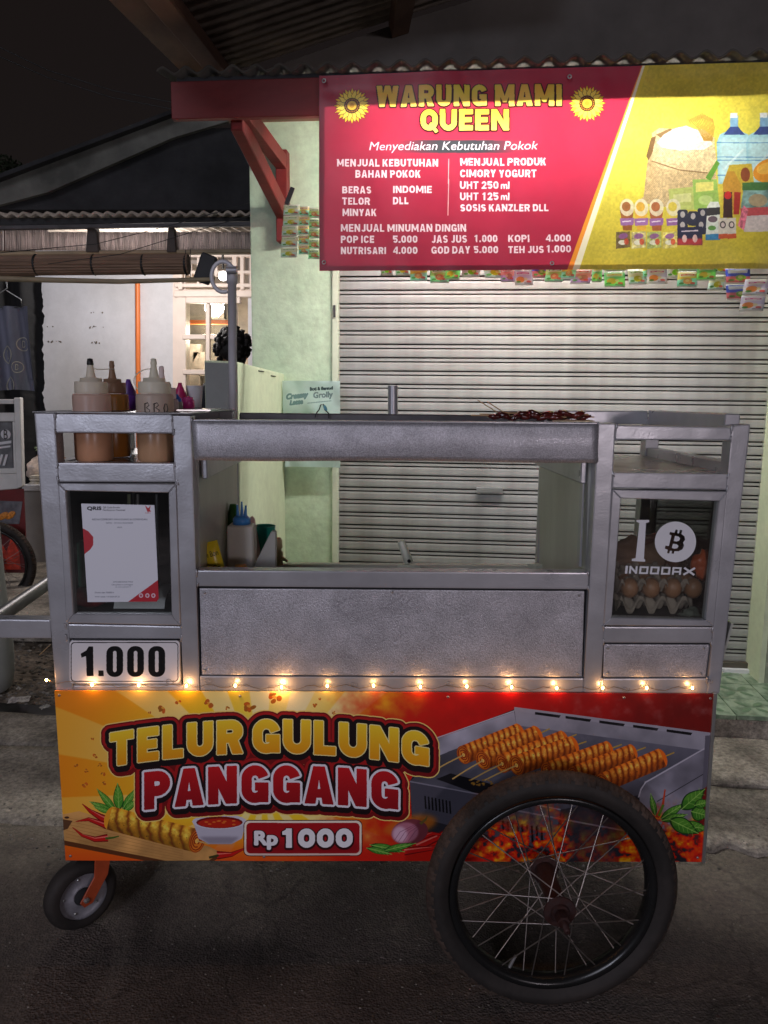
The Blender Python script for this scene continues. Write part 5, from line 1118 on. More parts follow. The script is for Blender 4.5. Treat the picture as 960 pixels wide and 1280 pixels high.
# person behind the low wall: back of a curly head
def person():
    r = thing('person', at(290, 700, 4.3), 'person in a dark shirt with curly black hair, seen from behind above the low wall', 'person')
    hc = at(292, 440, 4.3); s = .9
    bm_v = [(0, 0, -.62), (0, 0, -.45), (0, 0, -.28), (0, 0, -.17), (0, 0, -.06), (.17, .0, -.22), (.23, -.05, -.48), (.16, .12, -.66), (.12, .2, -.68), (-.17, .0, -.22), (-.23, -.05, -.48), (-.16, .12, -.66), (-.12, .2, -.68), (.09, 0, -.70), (.1, .03, -1.05), (.1, 0, -1.42), (.1, .1, -1.45), (-.09, 0, -.70), (-.1, .03, -1.05), (-.1, 0, -1.42), (-.1, .1, -1.45), (0, .0, .08)]
    ed = [(0, 1), (1, 2), (2, 3), (3, 4), (2, 5), (5, 6), (6, 7), (7, 8), (2, 9), (9, 10), (10, 11), (11, 12), (0, 13), (13, 14), (14, 15), (15, 16), (0, 17), (17, 18), (18, 19), (19, 20), (4, 21)]
    rad = [.155, .15, .16, .06, .055, .07, .05, .038, .034, .07, .05, .038, .034, .105, .075, .055, .045, .105, .075, .055, .045, .08]
    me = bpy.data.meshes.new('body'); me.from_pydata([tuple(Vector(v)*s) for v in bm_v], ed, []); o = bpy.data.objects.new('body', me); COL.objects.link(o); o.parent = r; o.location = hc-r.location
    me.materials.append(m_shirt); md = o.modifiers.new('s', 'SKIN'); o.modifiers.new('ss', 'SUBSURF').levels = 1; o.modifiers['ss'].render_levels = 2
    for i, q in enumerate(me.skin_vertices[0].data): q.radius = (rad[i]*s, rad[i]*s*.8); q.use_root = (i == 0)
    o['_o'] = tuple(hc)
    hd = MB().ico(hc+Vector((0, 0, .0)), .088, 3, (.86, 1.0, 1.18)); 
    for sx in (-1, 1): hd.ico(hc+Vector((sx*.078, 0, -.01)), .022, 1, (.4, .7, 1.1))
    hd.ico(hc+Vector((0, .088, -.015)), .014, 1, (.7, .9, 1.2)); obj('head', hd, m_skin, r)
    hr_ = MB().ico(hc+Vector((0, -.018, .022)), .094, 3, (.92, 1, 1.1), jitter=.22); rr = random.Random(2)
    for k in range(110):
        v = Vector((rr.gauss(0, 1), rr.gauss(0, 1)-.3, rr.gauss(0, 1)+.3)).normalized(); 
        if v.y > .55 and v.z < .4: continue
        hr_.ico(hc+Vector((0, -.018, .022))+Vector((v.x*.092, v.y*.098, v.z*.105)), rr.uniform(.012, .021), 1, jitter=.4)
    obj('hair', hr_, m_hair, r)
person()

# ---- far left things
# second cart
SC = Plane(4.3, 1.0)
c2 = thing('food_cart', SC.p(-30, 760), 'second food cart of white frame partly cut off at the far left', 'cart')
m_w2 = mat('pale_cart_enamel', (.72, .70, .68), .5, .05, .1, 8, .1)
def q2(mb, pts, off, th): return mb.merge(MB().prism([SC.p(x, y, off) for x, y in pts], SC.d*th).bevel(.004, 1))
mb = MB(); q2(mb, [(17, 497), (25, 497), (28, 608), (21, 611)], 0, .04); q2(mb, [(-60, 499), (17, 499), (17, 505), (-60, 505)], .002, .04); q2(mb, [(-60, 516), (18, 516), (18.5, 527), (-60, 527)], .002, .04); q2(mb, [(15, 527), (19, 527), (21, 592), (17, 592)], .004, .03); q2(mb, [(-60, 588), (20.5, 585), (21, 592), (-60, 594)], .002, .04); q2(mb, [(-60, 594), (21.5, 592), (22, 611), (-60, 618)], .006, .03)
obj('frame', mb, m_w2, c2)
obj('panel', q2(MB(), [(-60, 527), (15, 527), (17, 588), (-60, 590)], .012, .01), mat('cart_poster_grey', (.16, .16, .17), .5, 0, .3, 20, 0), c2)
def disc(px, py, r, off, P_, th=.002, n=24, sx=1.0):
    ctr = P_.p(px, py, off); return MB().prism([ctr+P_.u*(r*sx*math.cos(2*math.pi*k/n))+Vector((0, 0, r*math.sin(2*math.pi*k/n))) for k in range(n)], P_.d*th)
m_sticker = mat('white_vinyl_sticker', (.72, .71, .74), .45, 0, .03, 20, 0)
obj('coin_sticker', disc(7, 543, .027, .008, SC, .003), m_sticker, c2)
def glyph(s, P_, px0, px1, pyt, pyb, off, mt, par, nm, th=.001, bold=0, sh=0):
    v, fs = text_faces(s); cap = text_faces('H')[0][:, 1].max(); x = (v[:, 0]-v[:, 0].min())/(v[:, 0].max()-v[:, 0].min())
    mb = MB().add([P_.p(px0+(px1-px0)*a+(pyb-(pyb-(pyb-pyt)*b/cap))*sh, pyb-(pyb-pyt)*b/cap, off) for a, b in zip(x, v[:, 1])], fs)
    return obj(nm, mb, mt, par)
glyph('B', SC, 4.6, 9.4, 537, 549, .005, m_black_in, c2, 'emblem')
for x0, y0, x1, y1, t in ((-30, 560, 14, 554, 3.4), (-30, 565, 13, 559, 2.4)): q = MB().prism([SC.p(x0, y0, .008), SC.p(x1, y1, .008), SC.p(x1, y1-t, .008), SC.p(x0, y0-t, .008)], SC.d*.002); obj('sticker_bar', q, m_sticker, c2)
for x in (0, 6): obj('sticker_bar', MB().prism([SC.p(x-3, 582, .008), SC.p(x, 582, .008), SC.p(x+4, 568, .008), SC.p(x+1, 568, .008)], SC.d*.002), m_sticker, c2)
# its printed board: dark red with a grill and orange rolls
m_redb = mat('red_printed_board', (.16, .012, .012), .45, 0, .3, 5, 0)
obj('printed_board', MB().prism([SC.p(x, y, .012) for x, y in ((-60, 716), (34, 716), (29, 611), (-60, 616))], SC.d*.01), m_redb, c2)
obj('printed_grill', MB().prism([SC.p(x, y, .009) for x, y in ((-60, 655), (24, 655), (28, 627), (-60, 624))], SC.d*.002), mat('printed_grill_grey', (.16, .15, .17), .5, 0, .4, 20, 0), c2)
for x in (-6, 4, 13): obj('printed_roll', MB().ico(SC.p(x, 645-(x-4)*.1, .008), .022, 2, (1.6, .08, .8), rot=Matrix.Rotation(R(-35), 3, 'Y')), mat('printed_roll_orange', (.75, .25, .03), .5, 0, .4, 90, 0), c2)
obj('printed_flame', MB().prism([SC.p(x, y, .009) for x, y in ((-60, 712), (26, 712), (24, 690), (14, 672), (8, 690), (-4, 668), (-20, 690), (-60, 670))], SC.d*.002), mat('printed_flame', (.65, .05, .02), .5, 0, .5, 30, 0), c2)

# wheel builder (bicycle type)
def wheel(parent, ctr, ax, Ro, wd, spokes=36, hublen=.14, rx=0.0):
    ax = Vector(ax).normalized(); Ri = Ro*.80
    tprof = []
    for k in range(18):
        t = 2*math.pi*k/18; tprof.append(((Ro+Ri)/2+.006+(Ro-Ri)/2*math.cos(t)*.98-.006*0, wd/2*math.sin(t)*(1.0 if math.cos(t) > -.2 else .86)))
    def md(k, j):
        t = 2*math.pi*j/18
        return -.0035 if (k % 5 == 0 and .35 < math.cos(t) < .93) else (-.0015 if (k % 5 == 2 and math.cos(t) >= .93 and abs(math.sin(t)) > .15) else 0)
    N_ = 22; tp = [((Ro+Ri)/2+.006+(Ro-Ri)/2*math.cos(2*math.pi*k/N_)*.98, wd/2*math.sin(2*math.pi*k/N_)*(1.0 if math.cos(2*math.pi*k/N_) > -.2 else .86)) for k in range(N_)]
    side_ = [tp[k] for k in range(3, N_-2)]; crown_ = [(tp[k % N_][0]+.0012, tp[k % N_][1]*1.01) for k in range(-4, 5)]
    ty = obj('tyre', MB().lathe(side_, ctr, ax, 120), m_rubber, parent)
    lug = lambda k, j: (-.0065 if (k % 8 < 2 and j in (0, 1, 2, 6, 7, 8)) else (-.003 if (k+4) % 8 < 1 and j in (2, 3, 5, 6) else 0))
    obj('tread', MB().lathe(crown_, ctr, ax, 480, mod=lug), m_tread, ty)
    rim_r = Ri+.006
    rprof = [(rim_r+.004, -.017), (rim_r+.003, -.019), (rim_r-.007, -.018), (rim_r-.012, -.010), (rim_r-.014, 0), (rim_r-.012, .010), (rim_r-.007, .018), (rim_r+.003, .019), (rim_r+.004, .017), (rim_r-.003, .012), (rim_r-.005, 0), (rim_r-.003, -.012)]
    obj('rim', MB().lathe(rprof, ctr, ax, 96, close=True), m_rim, parent)
    h = hublen/2
    hub = MB().lathe([(.001, -h-.004), (.016, -h-.004), (.018, -h+.0), (.029, -h+.001), (.0305, -h+.003), (.029, -h+.005), (.019, -h+.007), (.018, -h+.03), (.018, 0), (.018, h-.03), (.019, h-.007), (.029, h-.005), (.0305, h-.003), (.029, h-.001), (.018, h), (.016, h+.004), (.001, h+.004)], ctr, ax, 32, smooth=False)
    obj('hub', hub, m_rust, parent)
    axl = MB().lathe([(.001, -h-.052), (.006, -h-.052), (.0065, -h-.004)], ctr, ax, 12); axl.lathe([(.001, -h-.028), (.012, -h-.028), (.013, -h-.018), (.012, -h-.006), (.001, -h-.006)], ctr, ax, 6, smooth=False); obj('axle', axl, m_rust, parent)
    a = Vector((1, 0, 0)); a = (a-ax*a.dot(ax)).normalized(); b = ax.cross(a); n = spokes//2
    for sd in (-1, 1):
        for k in range(n):
            th = 2*math.pi*(k+(.25 if sd > 0 else 0))/n; sw = (1 if k % 2 else -1)*1.25
            f = ctr+ax*sd*(h-.004)+(a*math.cos(th+sw)+b*math.sin(th+sw))*.027
            e = ctr+ax*sd*.003+(a*math.cos(th)+b*math.sin(th))*(rim_r-.011)
            obj('spoke', MB().tube([f, e], .0013, 5), m_spoke, parent)
    va = ctr+(a*math.cos(2.0)+b*math.sin(2.0))*(rim_r-.010); vd = -(a*math.cos(2.0)+b*math.sin(2.0)); obj('valve', MB().tube([va, va+vd*.03], [.004, .003], 8), m_chrome, parent)
wheel(c2, SC.p(-10, 705, -.08), SC.d, .238, .05, 28)

# pale post with rounded base, far left
gp = SHOP
pb = gnd(-14, 868); m_post = mat('pale_grey_post_paint', (.34, .345, .34), .6, 0, .12, 5, .2, 30)
po = thing('post', pb, 'pale grey post with a swollen rounded base at the far left edge', 'post')
obj('shaft', MB().lathe([(.001, 0), (.05, .004), (.085, .03), (.098, .09), (.100, .18), (.094, .30), (.084, .45), (.078, .62), (.076, .75), (.07, .765), (.001, .77)], pb, (0, 0, 1), 28), m_post, po)

# white counter with food bags
ct = thing('counter', gnd(70, 724), "grey counter block with folded sheets on top, between the two carts", 'counter')
cz = gnd(70, 724).y
obj('body', pprism([(30, 707), (120, 707), (120, 612), (30, 612)], cz, .5).bevel(.006, 1), m_greyface if False else mat('counter_grey', (.36, .34, .32), .7, 0, .1, 6, .1), ct)
obj('top', pprism([(27, 614), (120, 614), (120, 606), (27, 606)], cz-.02, .54).bevel(.004, 1), m_white, ct); obj('plinth', pprism([(30, 724), (120, 724), (120, 707), (30, 707)], cz+.02, .4), m_roofdark, ct)
b1 = obj('food_bag', MB().ico(at(47, 588, cz+.15), .085, 3, (.9, .7, 1.05), jitter=.5), mat('clear_bag_food', (.62, .50, .42), .3, 0, .3, 30, .4, 50), origin=at(47, 588, cz+.15)); tag(b1, 'knotted pale plastic food bag on the grey counter', 'bag')
b2 = obj('vegetable_bunch', MB(), None) if False else None
vb = MB()
for k in range(60): vb.ico(at(50+random.gauss(0, 10), 561+random.gauss(0, 2), cz+.2+random.uniform(-.05, .05)), random.uniform(.012, .026), 1, (1, 1, .5), jitter=.6)
vb = obj('vegetable_bunch', vb, mat('leaf_green', (.05, .22, .06), .6, 0, .6, 60, .2, col2=(.45, .5, .3)), origin=at(50, 561, cz+.2)); tag(vb, 'green leafy vegetables heaped behind the food bag', 'vegetables')
b3 = obj('food_tray', MB().ico(at(60, 573, cz+.2), .09, 2, (1.2, .8, .5), jitter=.4), mat('brown_fried', (.35, .19, .09), .6, 0, .5, 50, .4), origin=at(60, 573, cz+.2)); tag(b3, 'brown heap of fried food beside the food bag on the counter', 'food')
b4 = MB()
for k, (dy, col) in enumerate(((0, 0), (1, 0), (2, 0))): b4.merge(pprism([(38, 606-dy*4), (90, 606-dy*4), (90, 603-dy*4), (36, 603-dy*4)], cz+.01*k, .22).bevel(.001, 1))
b4 = obj('folded_sheets', b4, mat('yellow_white_sheets', (.70, .60, .35), .7, 0, .3, 25, 0, col2=(.75, .72, .72)), origin=at(60, 602, cz)); tag(b4, 'stack of folded yellow and white sheets on the counter edge', 'sheets')

# patterned cloth on a wire hanger
cl = thing('hanging_cloth', at(15, 360, 3.4), 'dark grey cloth with pale coin circles on a wire hanger at the far left', 'cloth')
def clothf(u, v):
    x = -28+64*u+(2+6*u)*(1-v)*.6; y = 493-110*v+(1-u)*0-6*math.sin(u*2.4)*(1-v)
    return at(x, y, 3.4)+Vector((0, .028*math.sin(u*15+v*2)*(1.05-v*.5), 0))
m_cloth = mat('grey_batik_cloth', (.15, .155, .20), .95, 0, .4, 9, .3, 60, stretch=(1, 1, .25))
sheet_ = obj('sheet', MB().grid(clothf, 60, 40), m_cloth, cl)
m_ring = mat('pale_cloth_print', (.42, .40, .33), .95, 0, .3, 50, 0)
for u0, v0, r in ((.56, .42, .11), (.84, .55, .085), (.76, .27, .07), (.60, .05, .11), (.2, .25, .1), (.15, .75, .09)):
    def rp(t, rr): 
        u = u0+rr*math.cos(t)*1.15; v = v0+rr*math.sin(t); return clothf(min(1, max(0, u)), min(1, max(0, v)))+Vector((0, -.003, 0))
    n = 26; vv = [rp(2*math.pi*k/n, r) for k in range(n)]+[rp(2*math.pi*k/n, r*.86) for k in range(n)]
    ring = MB().add(vv, [[k, (k+1) % n, n+(k+1) % n, n+k] for k in range(n)])
    B = [(-.35, -.5), (-.35, .5), (.1, .5), (.3, .3), (.1, .02), (.35, -.25), (.1, -.5)]
    bb = [clothf(min(1, max(0, u0+r*x*.8)), min(1, max(0, v0+r*y)))+Vector((0, -.003, 0)) for x, y in B]; b2_ = [clothf(min(1, max(0, u0+r*x*.5)), min(1, max(0, v0+r*y*.72)))+Vector((0, -.003, 0)) for x, y in B]
    ring.add(bb+b2_, [[k, (k+1) % 7, 7+(k+1) % 7, 7+k] for k in range(7)]); obj('coin_print', ring, m_ring, sheet_)
obj('hanger', MB().tube([at(8, 352, 3.4), at(9, 360, 3.4), at(5, 363, 3.4), at(-30, 383, 3.4), at(-30, 385, 3.4), at(28, 384, 3.4), at(26, 374, 3.4), at(8, 363, 3.4)], .0022, 6), m_alu, cl)
obj('side_flap', MB().grid(lambda u, v: at(31+2*u+9*u*(1-v), 474-70*v, 3.42)+Vector((0, .01*math.sin(u*5), 0)), 6, 12), m_cloth, cl)
# ================================================================== sachets
sach_mats = []
for i, (b, k) in enumerate([((190, 225, 130), (60, 150, 70)), ((248, 232, 110), (220, 90, 40)), ((248, 170, 160), (220, 60, 60)), ((232, 240, 236), (80, 90, 190)), ((120, 215, 140), (250, 235, 80)), ((60, 84, 210), (230, 230, 250)), ((222, 216, 240), (200, 70, 160)), ((236, 240, 200), (130, 180, 80))]):
    sach_mats.append(image_mat('sachet_print', sachet_image(i, b, k), .3, translucent=.7))
def sachet_strip(px, pyt, pyb, off, wpx, mi, label, group, rows, tilt=0.0, P_=SHOP):
    t0 = P_.p(px, pyt, off); b0 = P_.p(px, pyb, off); w_ = (P_.p(px+wpx, pyb, off)-b0).length; h = (t0.z-b0.z)/rows
    r = thing('sachet_strip', t0, label, 'sachets', group)
    for k in range(rows):
        z1 = t0.z-h*k; zt_ = tilt*(k/rows)
        def fn(u, v):
            x = (u-.5)*w_+tilt*w_*(k+1-v)/rows; bul = .008*math.sin(math.pi*u)*math.sin(math.pi*v)
            return Vector((t0.x, t0.y, 0))+P_.u*x+P_.d*(-bul+.004*math.sin(k*2.1))+Vector((0, 0, z1-h*.97*(1-v)))
        m = MB().grid(fn, 5, 5); m.thicken(P_.d*.0015)
        hb = t0-P_.u*0
        uv = lambda v, z1=z1, k=k: (((Vector((v.x, v.y, 0))-Vector((t0.x, t0.y, 0))).dot(P_.u)-tilt*w_*((t0.z-v.z)/h)/rows)/w_+.5, (v.z-(z1-h*.97))/(h*.97))
        obj('sachet', m, sach_mats[(mi+(k if rows > 3 else 0)*0) % 8], r, uvfn=uv)
    return r
GRP = 'sachet strips hanging under the awning'
cols_ = [('yellow', 1), ('lime green', 0), ('pale green', 7), ('white and blue', 3), ('green', 4), ('yellow', 1), ('pink', 2), ('white and violet', 6), ('blue', 5), ('green', 4), ('cream', 7)]
row = [(482, 345, 14, 3), (500, 345, 16, 7), (524, 352, 19, 1), (549, 354, 21, 0), (571, 350, 16, 4), (591, 347, 20, 3), (614, 348, 23, 7), (633, 353, 15, 2), (652, 357, 20, 6), (672, 348, 18, 5), (697, 353, 20, 0), (716, 349, 16, 1), (732, 355, 22, 2), (748, 353, 11, 4), (768, 359, 23, 4), (794, 356, 20, 7), (812, 348, 14, 1), (822, 355, 22, 6), (843, 348, 18, 3), (862, 359, 22, 1), (885, 351, 21, 4), (903, 363, 18, 7), (922, 375, 27, 5), (947, 389, 27, 6), (975, 384, 26, 3)]
ordn = ['outermost left', 'second from the left', 'third from the left', 'fourth from the left', 'fifth from the left', 'sixth from the left', 'seventh from the left', 'eighth from the left', 'ninth from the left', 'tenth from the left', 'eleventh from the left', 'twelfth from the left', 'thirteenth from the left', 'thirteenth from the right', 'twelfth from the right', 'eleventh from the right', 'tenth from the right', 'ninth from the right', 'eighth from the right', 'seventh from the right', 'sixth from the right', 'fifth from the right', 'fourth from the right', 'third from the right', 'outermost right']
names = {0: 'lime green', 1: 'yellow', 2: 'pink', 3: 'white and blue', 4: 'green', 5: 'deep blue', 6: 'white and violet', 7: 'pale green'}
ordn[23] = 'second from the right'; ordn[22] = 'third from the right'; ordn[21] = 'fourth from the right'; ordn[20] = 'fifth from the right'; ordn[19] = 'sixth from the right'; ordn[18] = 'seventh from the right'; ordn[17] = 'eighth from the right'; ordn[16] = 'ninth from the right'; ordn[15] = 'tenth from the right'; ordn[14] = 'eleventh from the right'; ordn[13] = 'twelfth from the right'
for i, (px, pyb, wpx, mi) in enumerate(row):
    sachet_strip(px, pyb-40, pyb, -.52-.02*(i % 3), wpx*1.12, mi, f'{names[mi]} sachet strip below the banner, {ordn[i]} of the row', GRP, 2, random.uniform(-.3, .3))
for i, (px, pyt, pyb, wpx, mi, tl, lb) in enumerate([(365, 256, 322, 20, 7, -.25, 'white edged sachet strip beside the red bracket, leftmost of three'), (380, 258, 318, 13, 1, -.05, 'yellow and brown sachet strip, middle one of three beside the bracket'), (393, 260, 324, 15, 0, -.05, 'green sachet strip half behind the banner edge, right of three')]):
    sachet_strip(px, pyt, pyb, SHB+.10+.008*i, wpx, mi, lb, 'sachet strips beside the red bracket', 5, tl)
cp = SHOP.p(362, 245, SHB+.09); ck = obj('clip', MB().bevel_box(cp, (.014, .01, .055), .003, Matrix.Rotation(R(22), 3, 'Y')), m_wire, origin=cp); tag(ck, 'black clip holding the sachet strips by the red bracket', 'clip')
rl = obj('hanging_rail', MB().tube([SHOP.w(A(440, 300, -.5), SHOP.p(600, 309, -.5).z, -.54), SHOP.w(A(1010, 300, -.5), SHOP.p(600, 309, -.5).z, -.54)], .005, 8), m_chrome, origin=SHOP.w(.3, 1.9, -.2)); tag(rl, 'thin steel rail carrying the row of sachets behind the banner', 'rail')

# ================================================================== the cart
D_ = CART.d; U_ = CART.u; DEP = .485
cart_o = CART.p(480, 1070); cart_o = Vector((cart_o.x, 1.7, 0))
cart = thing('food_cart', cart_o, 'silver grey egg roll food cart with printed front board, large spoked wheel and price plate', 'cart')
P = CART.p
def q(px, off=0, th=.035, bev=.0028):
    m = MB().prism([P(x, y, off) for x, y in px], D_*th)
    return m.bevel(bev, 2) if bev else m
def rear(px, off=DEP, th=.03, bev=.0028):
    """a piece whose outline is given on the front plane, set back by off"""
    m = MB().prism([P(x, y)+D_*off for x, y in px], D_*th); return m.bevel(bev, 2) if bev else m
post_px = {'a': [(42.5, 516.5), (68, 516.5), (91, 863), (69.5, 863)], 'b': [(215, 519.5), (239, 520), (249.5, 863.5), (229, 863.5)], 'c': [(747.5, 529), (770, 529), (751, 865.5), (729.5, 865.5)], 'd': [(915.5, 532), (938.5, 530), (899.5, 867), (884, 867)]}
for k, v in post_px.items():
    v2 = [v[0], v[1], v[2], v[3]][::-1]
    obj('post', q(v2, 0, .036), m_frame, cart)
    if k in 'ad':
        top = .0 if k == 'd' else 0.0
        obj('post', rear(v2, DEP-.036, .036), m_frame, cart)
obj('post', rear([(229, 863), (249, 863), (239, 520), (215, 519)], DEP-.036, .036), m_frame, cart)
obj('post', rear([(729.5, 865), (751, 865), (770, 529), (747.5, 529)], DEP-.036, .036), m_frame, cart)
# the two tubes rising at the back
pa = P(291.5, 560, DEP); pt = P(291.5, 333, DEP)
pole_o = obj('pole', MB().lathe([(.0105, 0), (.0105, pt.z-pa.z-.04), (.0135, pt.z-pa.z-.04), (.0135, pt.z-pa.z), (.001, pt.z-pa.z)], pa, (0.012, 0, 1), 20), m_pole, cart)
# open ring clamp at its head
rc = P(279, 346, DEP-.005)
ring = [rc+U_*(.028*math.cos(t))+Vector((0, 0, .036*math.sin(t))) for t in np.linspace(R(40), R(290), 16)]
obj('clamp', MB().tube(ring, .005, 8), m_pole, pole_o)
obj('clamp_bolt', MB().tube([P(283, 338, DEP-.02), P(296, 338, DEP-.02)], .008, 8), m_frame, pole_o)
pa2 = P(491, 530, DEP); pt2 = P(491, 482, DEP); obj('pole', MB().tube([pa2, pt2], .0122, 20), m_frame, cart)
# rails, front
R_ = lambda px, off=.0015, nm='rail', th=.034: obj(nm, q(px, off, th), m_frame, cart)
R_([(69, 541), (216.5, 542), (215.3, 518), (68, 517)]); R_([(72.4, 602.5), (220, 603), (218, 579.5), (70.5, 578.5)]); R_([(83, 798), (227, 798.6), (226.5, 783), (82, 780)])
R_([(91.5, 863.2), (229, 863.3), (228.7, 856.5), (91, 857)])
R_([(250, 863.3), (729.6, 865.4), (730, 848), (249.6, 845)]); R_([(245.3, 733), (735.6, 737), (736.6, 716), (244.8, 713)])
R_([(751, 865.8), (884, 867), (884.8, 848), (752, 848.5)]); R_([(753.5, 803.5), (889, 804), (892, 784), (754.5, 783.5)]); R_([(765, 610.5), (908.5, 612.5), (911, 592.5), (766, 590.5)]); R_([(768.5, 550), (914, 550.5), (915.5, 534), (769.6, 531)])
# wide hammered beam, lower lip slightly wavy
def beam(u, v):
    x0, x1 = 239.5, 747.4; x = x0+(x1-x0)*u+(3.5*(1-v)*(1-u)); y = (526+4*u)*v+(575+3*u+.9*math.sin(u*9))*(1-v)
    return P(x, y, -.006-.006*math.sin(math.pi*v)*.8)
obj('beam', MB().grid(beam, 60, 8).thicken(D_*.008), m_hammer, cart)
m = MB().prism([P(242, 526.5, -.004), P(746, 530.6, -.004), P(746, 528.6, -.004), P(242, 524.6, -.004)], D_*.05); obj('beam_ledge', m, m_frame, cart)
# recessed lower panels
def panel(px, off=.005, mt=m_hammer, nm='panel'):
    m = q(px, off, .008, .002); return obj(nm, m, mt, cart)
obj('panel_backing', q([(70, 862), (897, 864), (925, 600), (50, 600)], .034, .004, 0), m_dark, cart) if False else None
panel([(252, 843.5), (727.5, 846), (730.6, 739), (249.2, 735.5)], .004)
panel([(754, 846.5), (882, 846.5), (887, 806), (755, 805.5)], .004); panel([(93, 856), (226.5, 855.6), (226, 801), (87, 800)], .006, m_frame)
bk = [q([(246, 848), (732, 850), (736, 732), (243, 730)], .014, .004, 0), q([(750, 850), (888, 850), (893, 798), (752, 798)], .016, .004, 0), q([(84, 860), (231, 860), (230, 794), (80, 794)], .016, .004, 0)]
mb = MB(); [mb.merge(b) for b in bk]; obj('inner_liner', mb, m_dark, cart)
# cabinet doors: mitred frame, pane
def door_(o, i, lab=None):
    """o, i: outer and inner quads tl,tr,br,bl"""
    mb = MB()
    for k in range(4):
        k2 = (k+1) % 4
        mb.merge(MB().prism([P(*o[k], -.003), P(*o[k2], -.003), P(*i[k2], -.003), P(*i[k], -.003)], D_*.022).bevel(.0016, 1))
    d = obj('cabinet_door', mb, m_frame, cart)
    obj('glass_pane', MB().prism([P(*i[3], .004), P(*i[2], .004), P(*i[1], .004), P(*i[0], .004)], D_*.003), m_glass, d)
    return d
dl = door_([(72.5, 604), (220.3, 605), (225.8, 782), (82.6, 779)], [(82, 613.5), (210.5, 616), (214.5, 768.5), (92, 768)])
dr = door_([(765.5, 612), (909, 614.5), (892.6, 783), (754.6, 782)], [(776.5, 623), (899, 626.5), (882.5, 775.5), (765, 772)])
# payment sheet on the left pane, no code on it
c = print_sheet
sheet = MB().add([P(109.5, 752.6, .0025), P(196, 752, .0025), P(198.4, 748, .0025), P(193, 631.5, .0025), P(101.5, 629.5, .0025)], [[0, 1, 2, 3, 4]]).thicken(D_*.0005)
obj('payment_sheet', sheet, image_mat('sheet_print', c.image('print_sheet'), .45), dl, uvfn=c.uvfn(CART))
# price plate
c = print_plate
rr = c.rrect(87, 801, 224.5, 854, 4)
pm_ = image_mat('plate_print', c.image('print_plate'), .3)
obj('price_plate', MB().prism([P(x, y, -.0035) for x, y in rr][::-1], D_*.003), pm_, cart, uvfn=c.uvfn(CART))
# stickers on the right pane
def cap_I(px0, px1, pyt, pyb, sx):
    x = px0; return None
st = [(238, 213), (305, 213), (305, 224), (288, 230), (277, 420), (284, 425), (283, 436), (212, 432), (213, 421), (233, 417), (253, 229), (238, 224)]
P3 = lambda X, Y, off: P(740+X/4.267, 600+Y/4.267, off)
obj('letter_sticker', MB().add([P3(x, y, .0028) for x, y in st], [list(range(len(st)))]).thicken(D_*.0004), m_sticker, dr)
cc = P3(445, 330, .0028); n = 40; rr_ = (P3(555, 330, .0028)-cc).length
# coin: a disc with the B cut out
def coin():
    # ring sector approach: disc outline with glyph laid as dark see-through shape is built as separate polygons
    import bmesh as _b
    crv = bpy.data.curves.new('coin', 'CURVE'); crv.dimensions = '2D'; crv.fill_mode = 'BOTH'
    def poly(pts):
        s = crv.splines.new('POLY'); s.points.add(len(pts)-1); s.use_cyclic_u = True
        for i_, (x, y) in enumerate(pts): s.points[i_].co = (x, y, 0, 1)
    poly([(445+110*math.cos(2*math.pi*k/48), 330+108*math.sin(2*math.pi*k/48)) for k in range(48)])
    # B outline with its four serif ticks, slanted
    poly([(416, 277), (440, 281), (446, 264), (458, 266), (455, 283), (464, 285), (469, 266), (482, 268), (477, 288), (493, 300), (497, 318), (486, 334), (492, 350), (482, 370), (462, 380), (440, 380), (436, 394), (424, 392), (427, 379), (416, 378), (412, 392), (400, 390), (404, 372), (388, 366), (392, 350), (410, 352), (424, 296), (412, 290)])
    poly([(443, 298), (462, 302), (470, 312), (464, 324), (450, 328), (436, 325)]); poly([(432, 340), (452, 343), (462, 352), (454, 364), (438, 366), (426, 362)])
    o = bpy.data.objects.new('coin', crv); COL.objects.link(o); bpy.context.view_layer.update()
    me = bpy.data.meshes.new_from_object(o.evaluated_get(bpy.context.evaluated_depsgraph_get())); mb = MB().add([P3(v.co.x, v.co.y, .0028) for v in me.vertices], [list(p.vertices) for p in me.polygons]); bpy.data.objects.remove(o)
    return mb
obj('coin_sticker', coin(), m_sticker, dr)
# blocky maker's word drawn as bars
wv = MB()
def bar3(x0, y0, x1, y1, t=9): 
    sl = (12/370.)
    a = Vector((x1-x0, y1-y0, 0)); L = a.length or 1; nx, ny = -(y1-y0)/L*t/2, (x1-x0)/L*t/2; ex, ey = (x1-x0)/L*t*.45, (y1-y0)/L*t*.45
    pts = [(x0-ex+nx, y0-ey+ny), (x1+ex+nx, y1+ey+ny), (x1+ex-nx, y1+ey-ny), (x0-ex-nx, y0-ey-ny)]
    pts = [P3(178+x*1.17+(20-y)*.12, 458+y+x*sl, .0028-.00003*(len(wv.f) % 9)) for x, y in pts]; wv.add(pts, [[0, 1, 2, 3]])
H = 40
bar3(5, 4, 5, H-4, 11)                                            # I
bar3(22, 4, 22, H-4); bar3(22, 4, 50, H-4); bar3(50, 4, 50, H-4)  # N
bar3(68, 4, 68, H-4); bar3(68, 4, 100, 4); bar3(68, H-4, 100, H-4); bar3(100, 4, 100, H-4)   # D
bar3(118, 4, 118, H-4); bar3(118, 4, 150, 4); bar3(118, H-4, 150, H-4); bar3(150, 4, 150, H-4)  # O
bar3(168, 4, 168, H-4); bar3(168, 4, 200, 4); bar3(168, H-4, 200, H-4); bar3(200, 4, 200, H-4)  # D
bar3(218, H-4, 218, 6); bar3(218, 4, 250, 4); bar3(250, 4, 250, H-4); bar3(218, 24, 250, 24)    # A
bar3(270, 4, 312, H-4, 10); bar3(312, 4, 270, H-4, 10)            # X
obj('word_sticker', wv, m_sticker, dr)
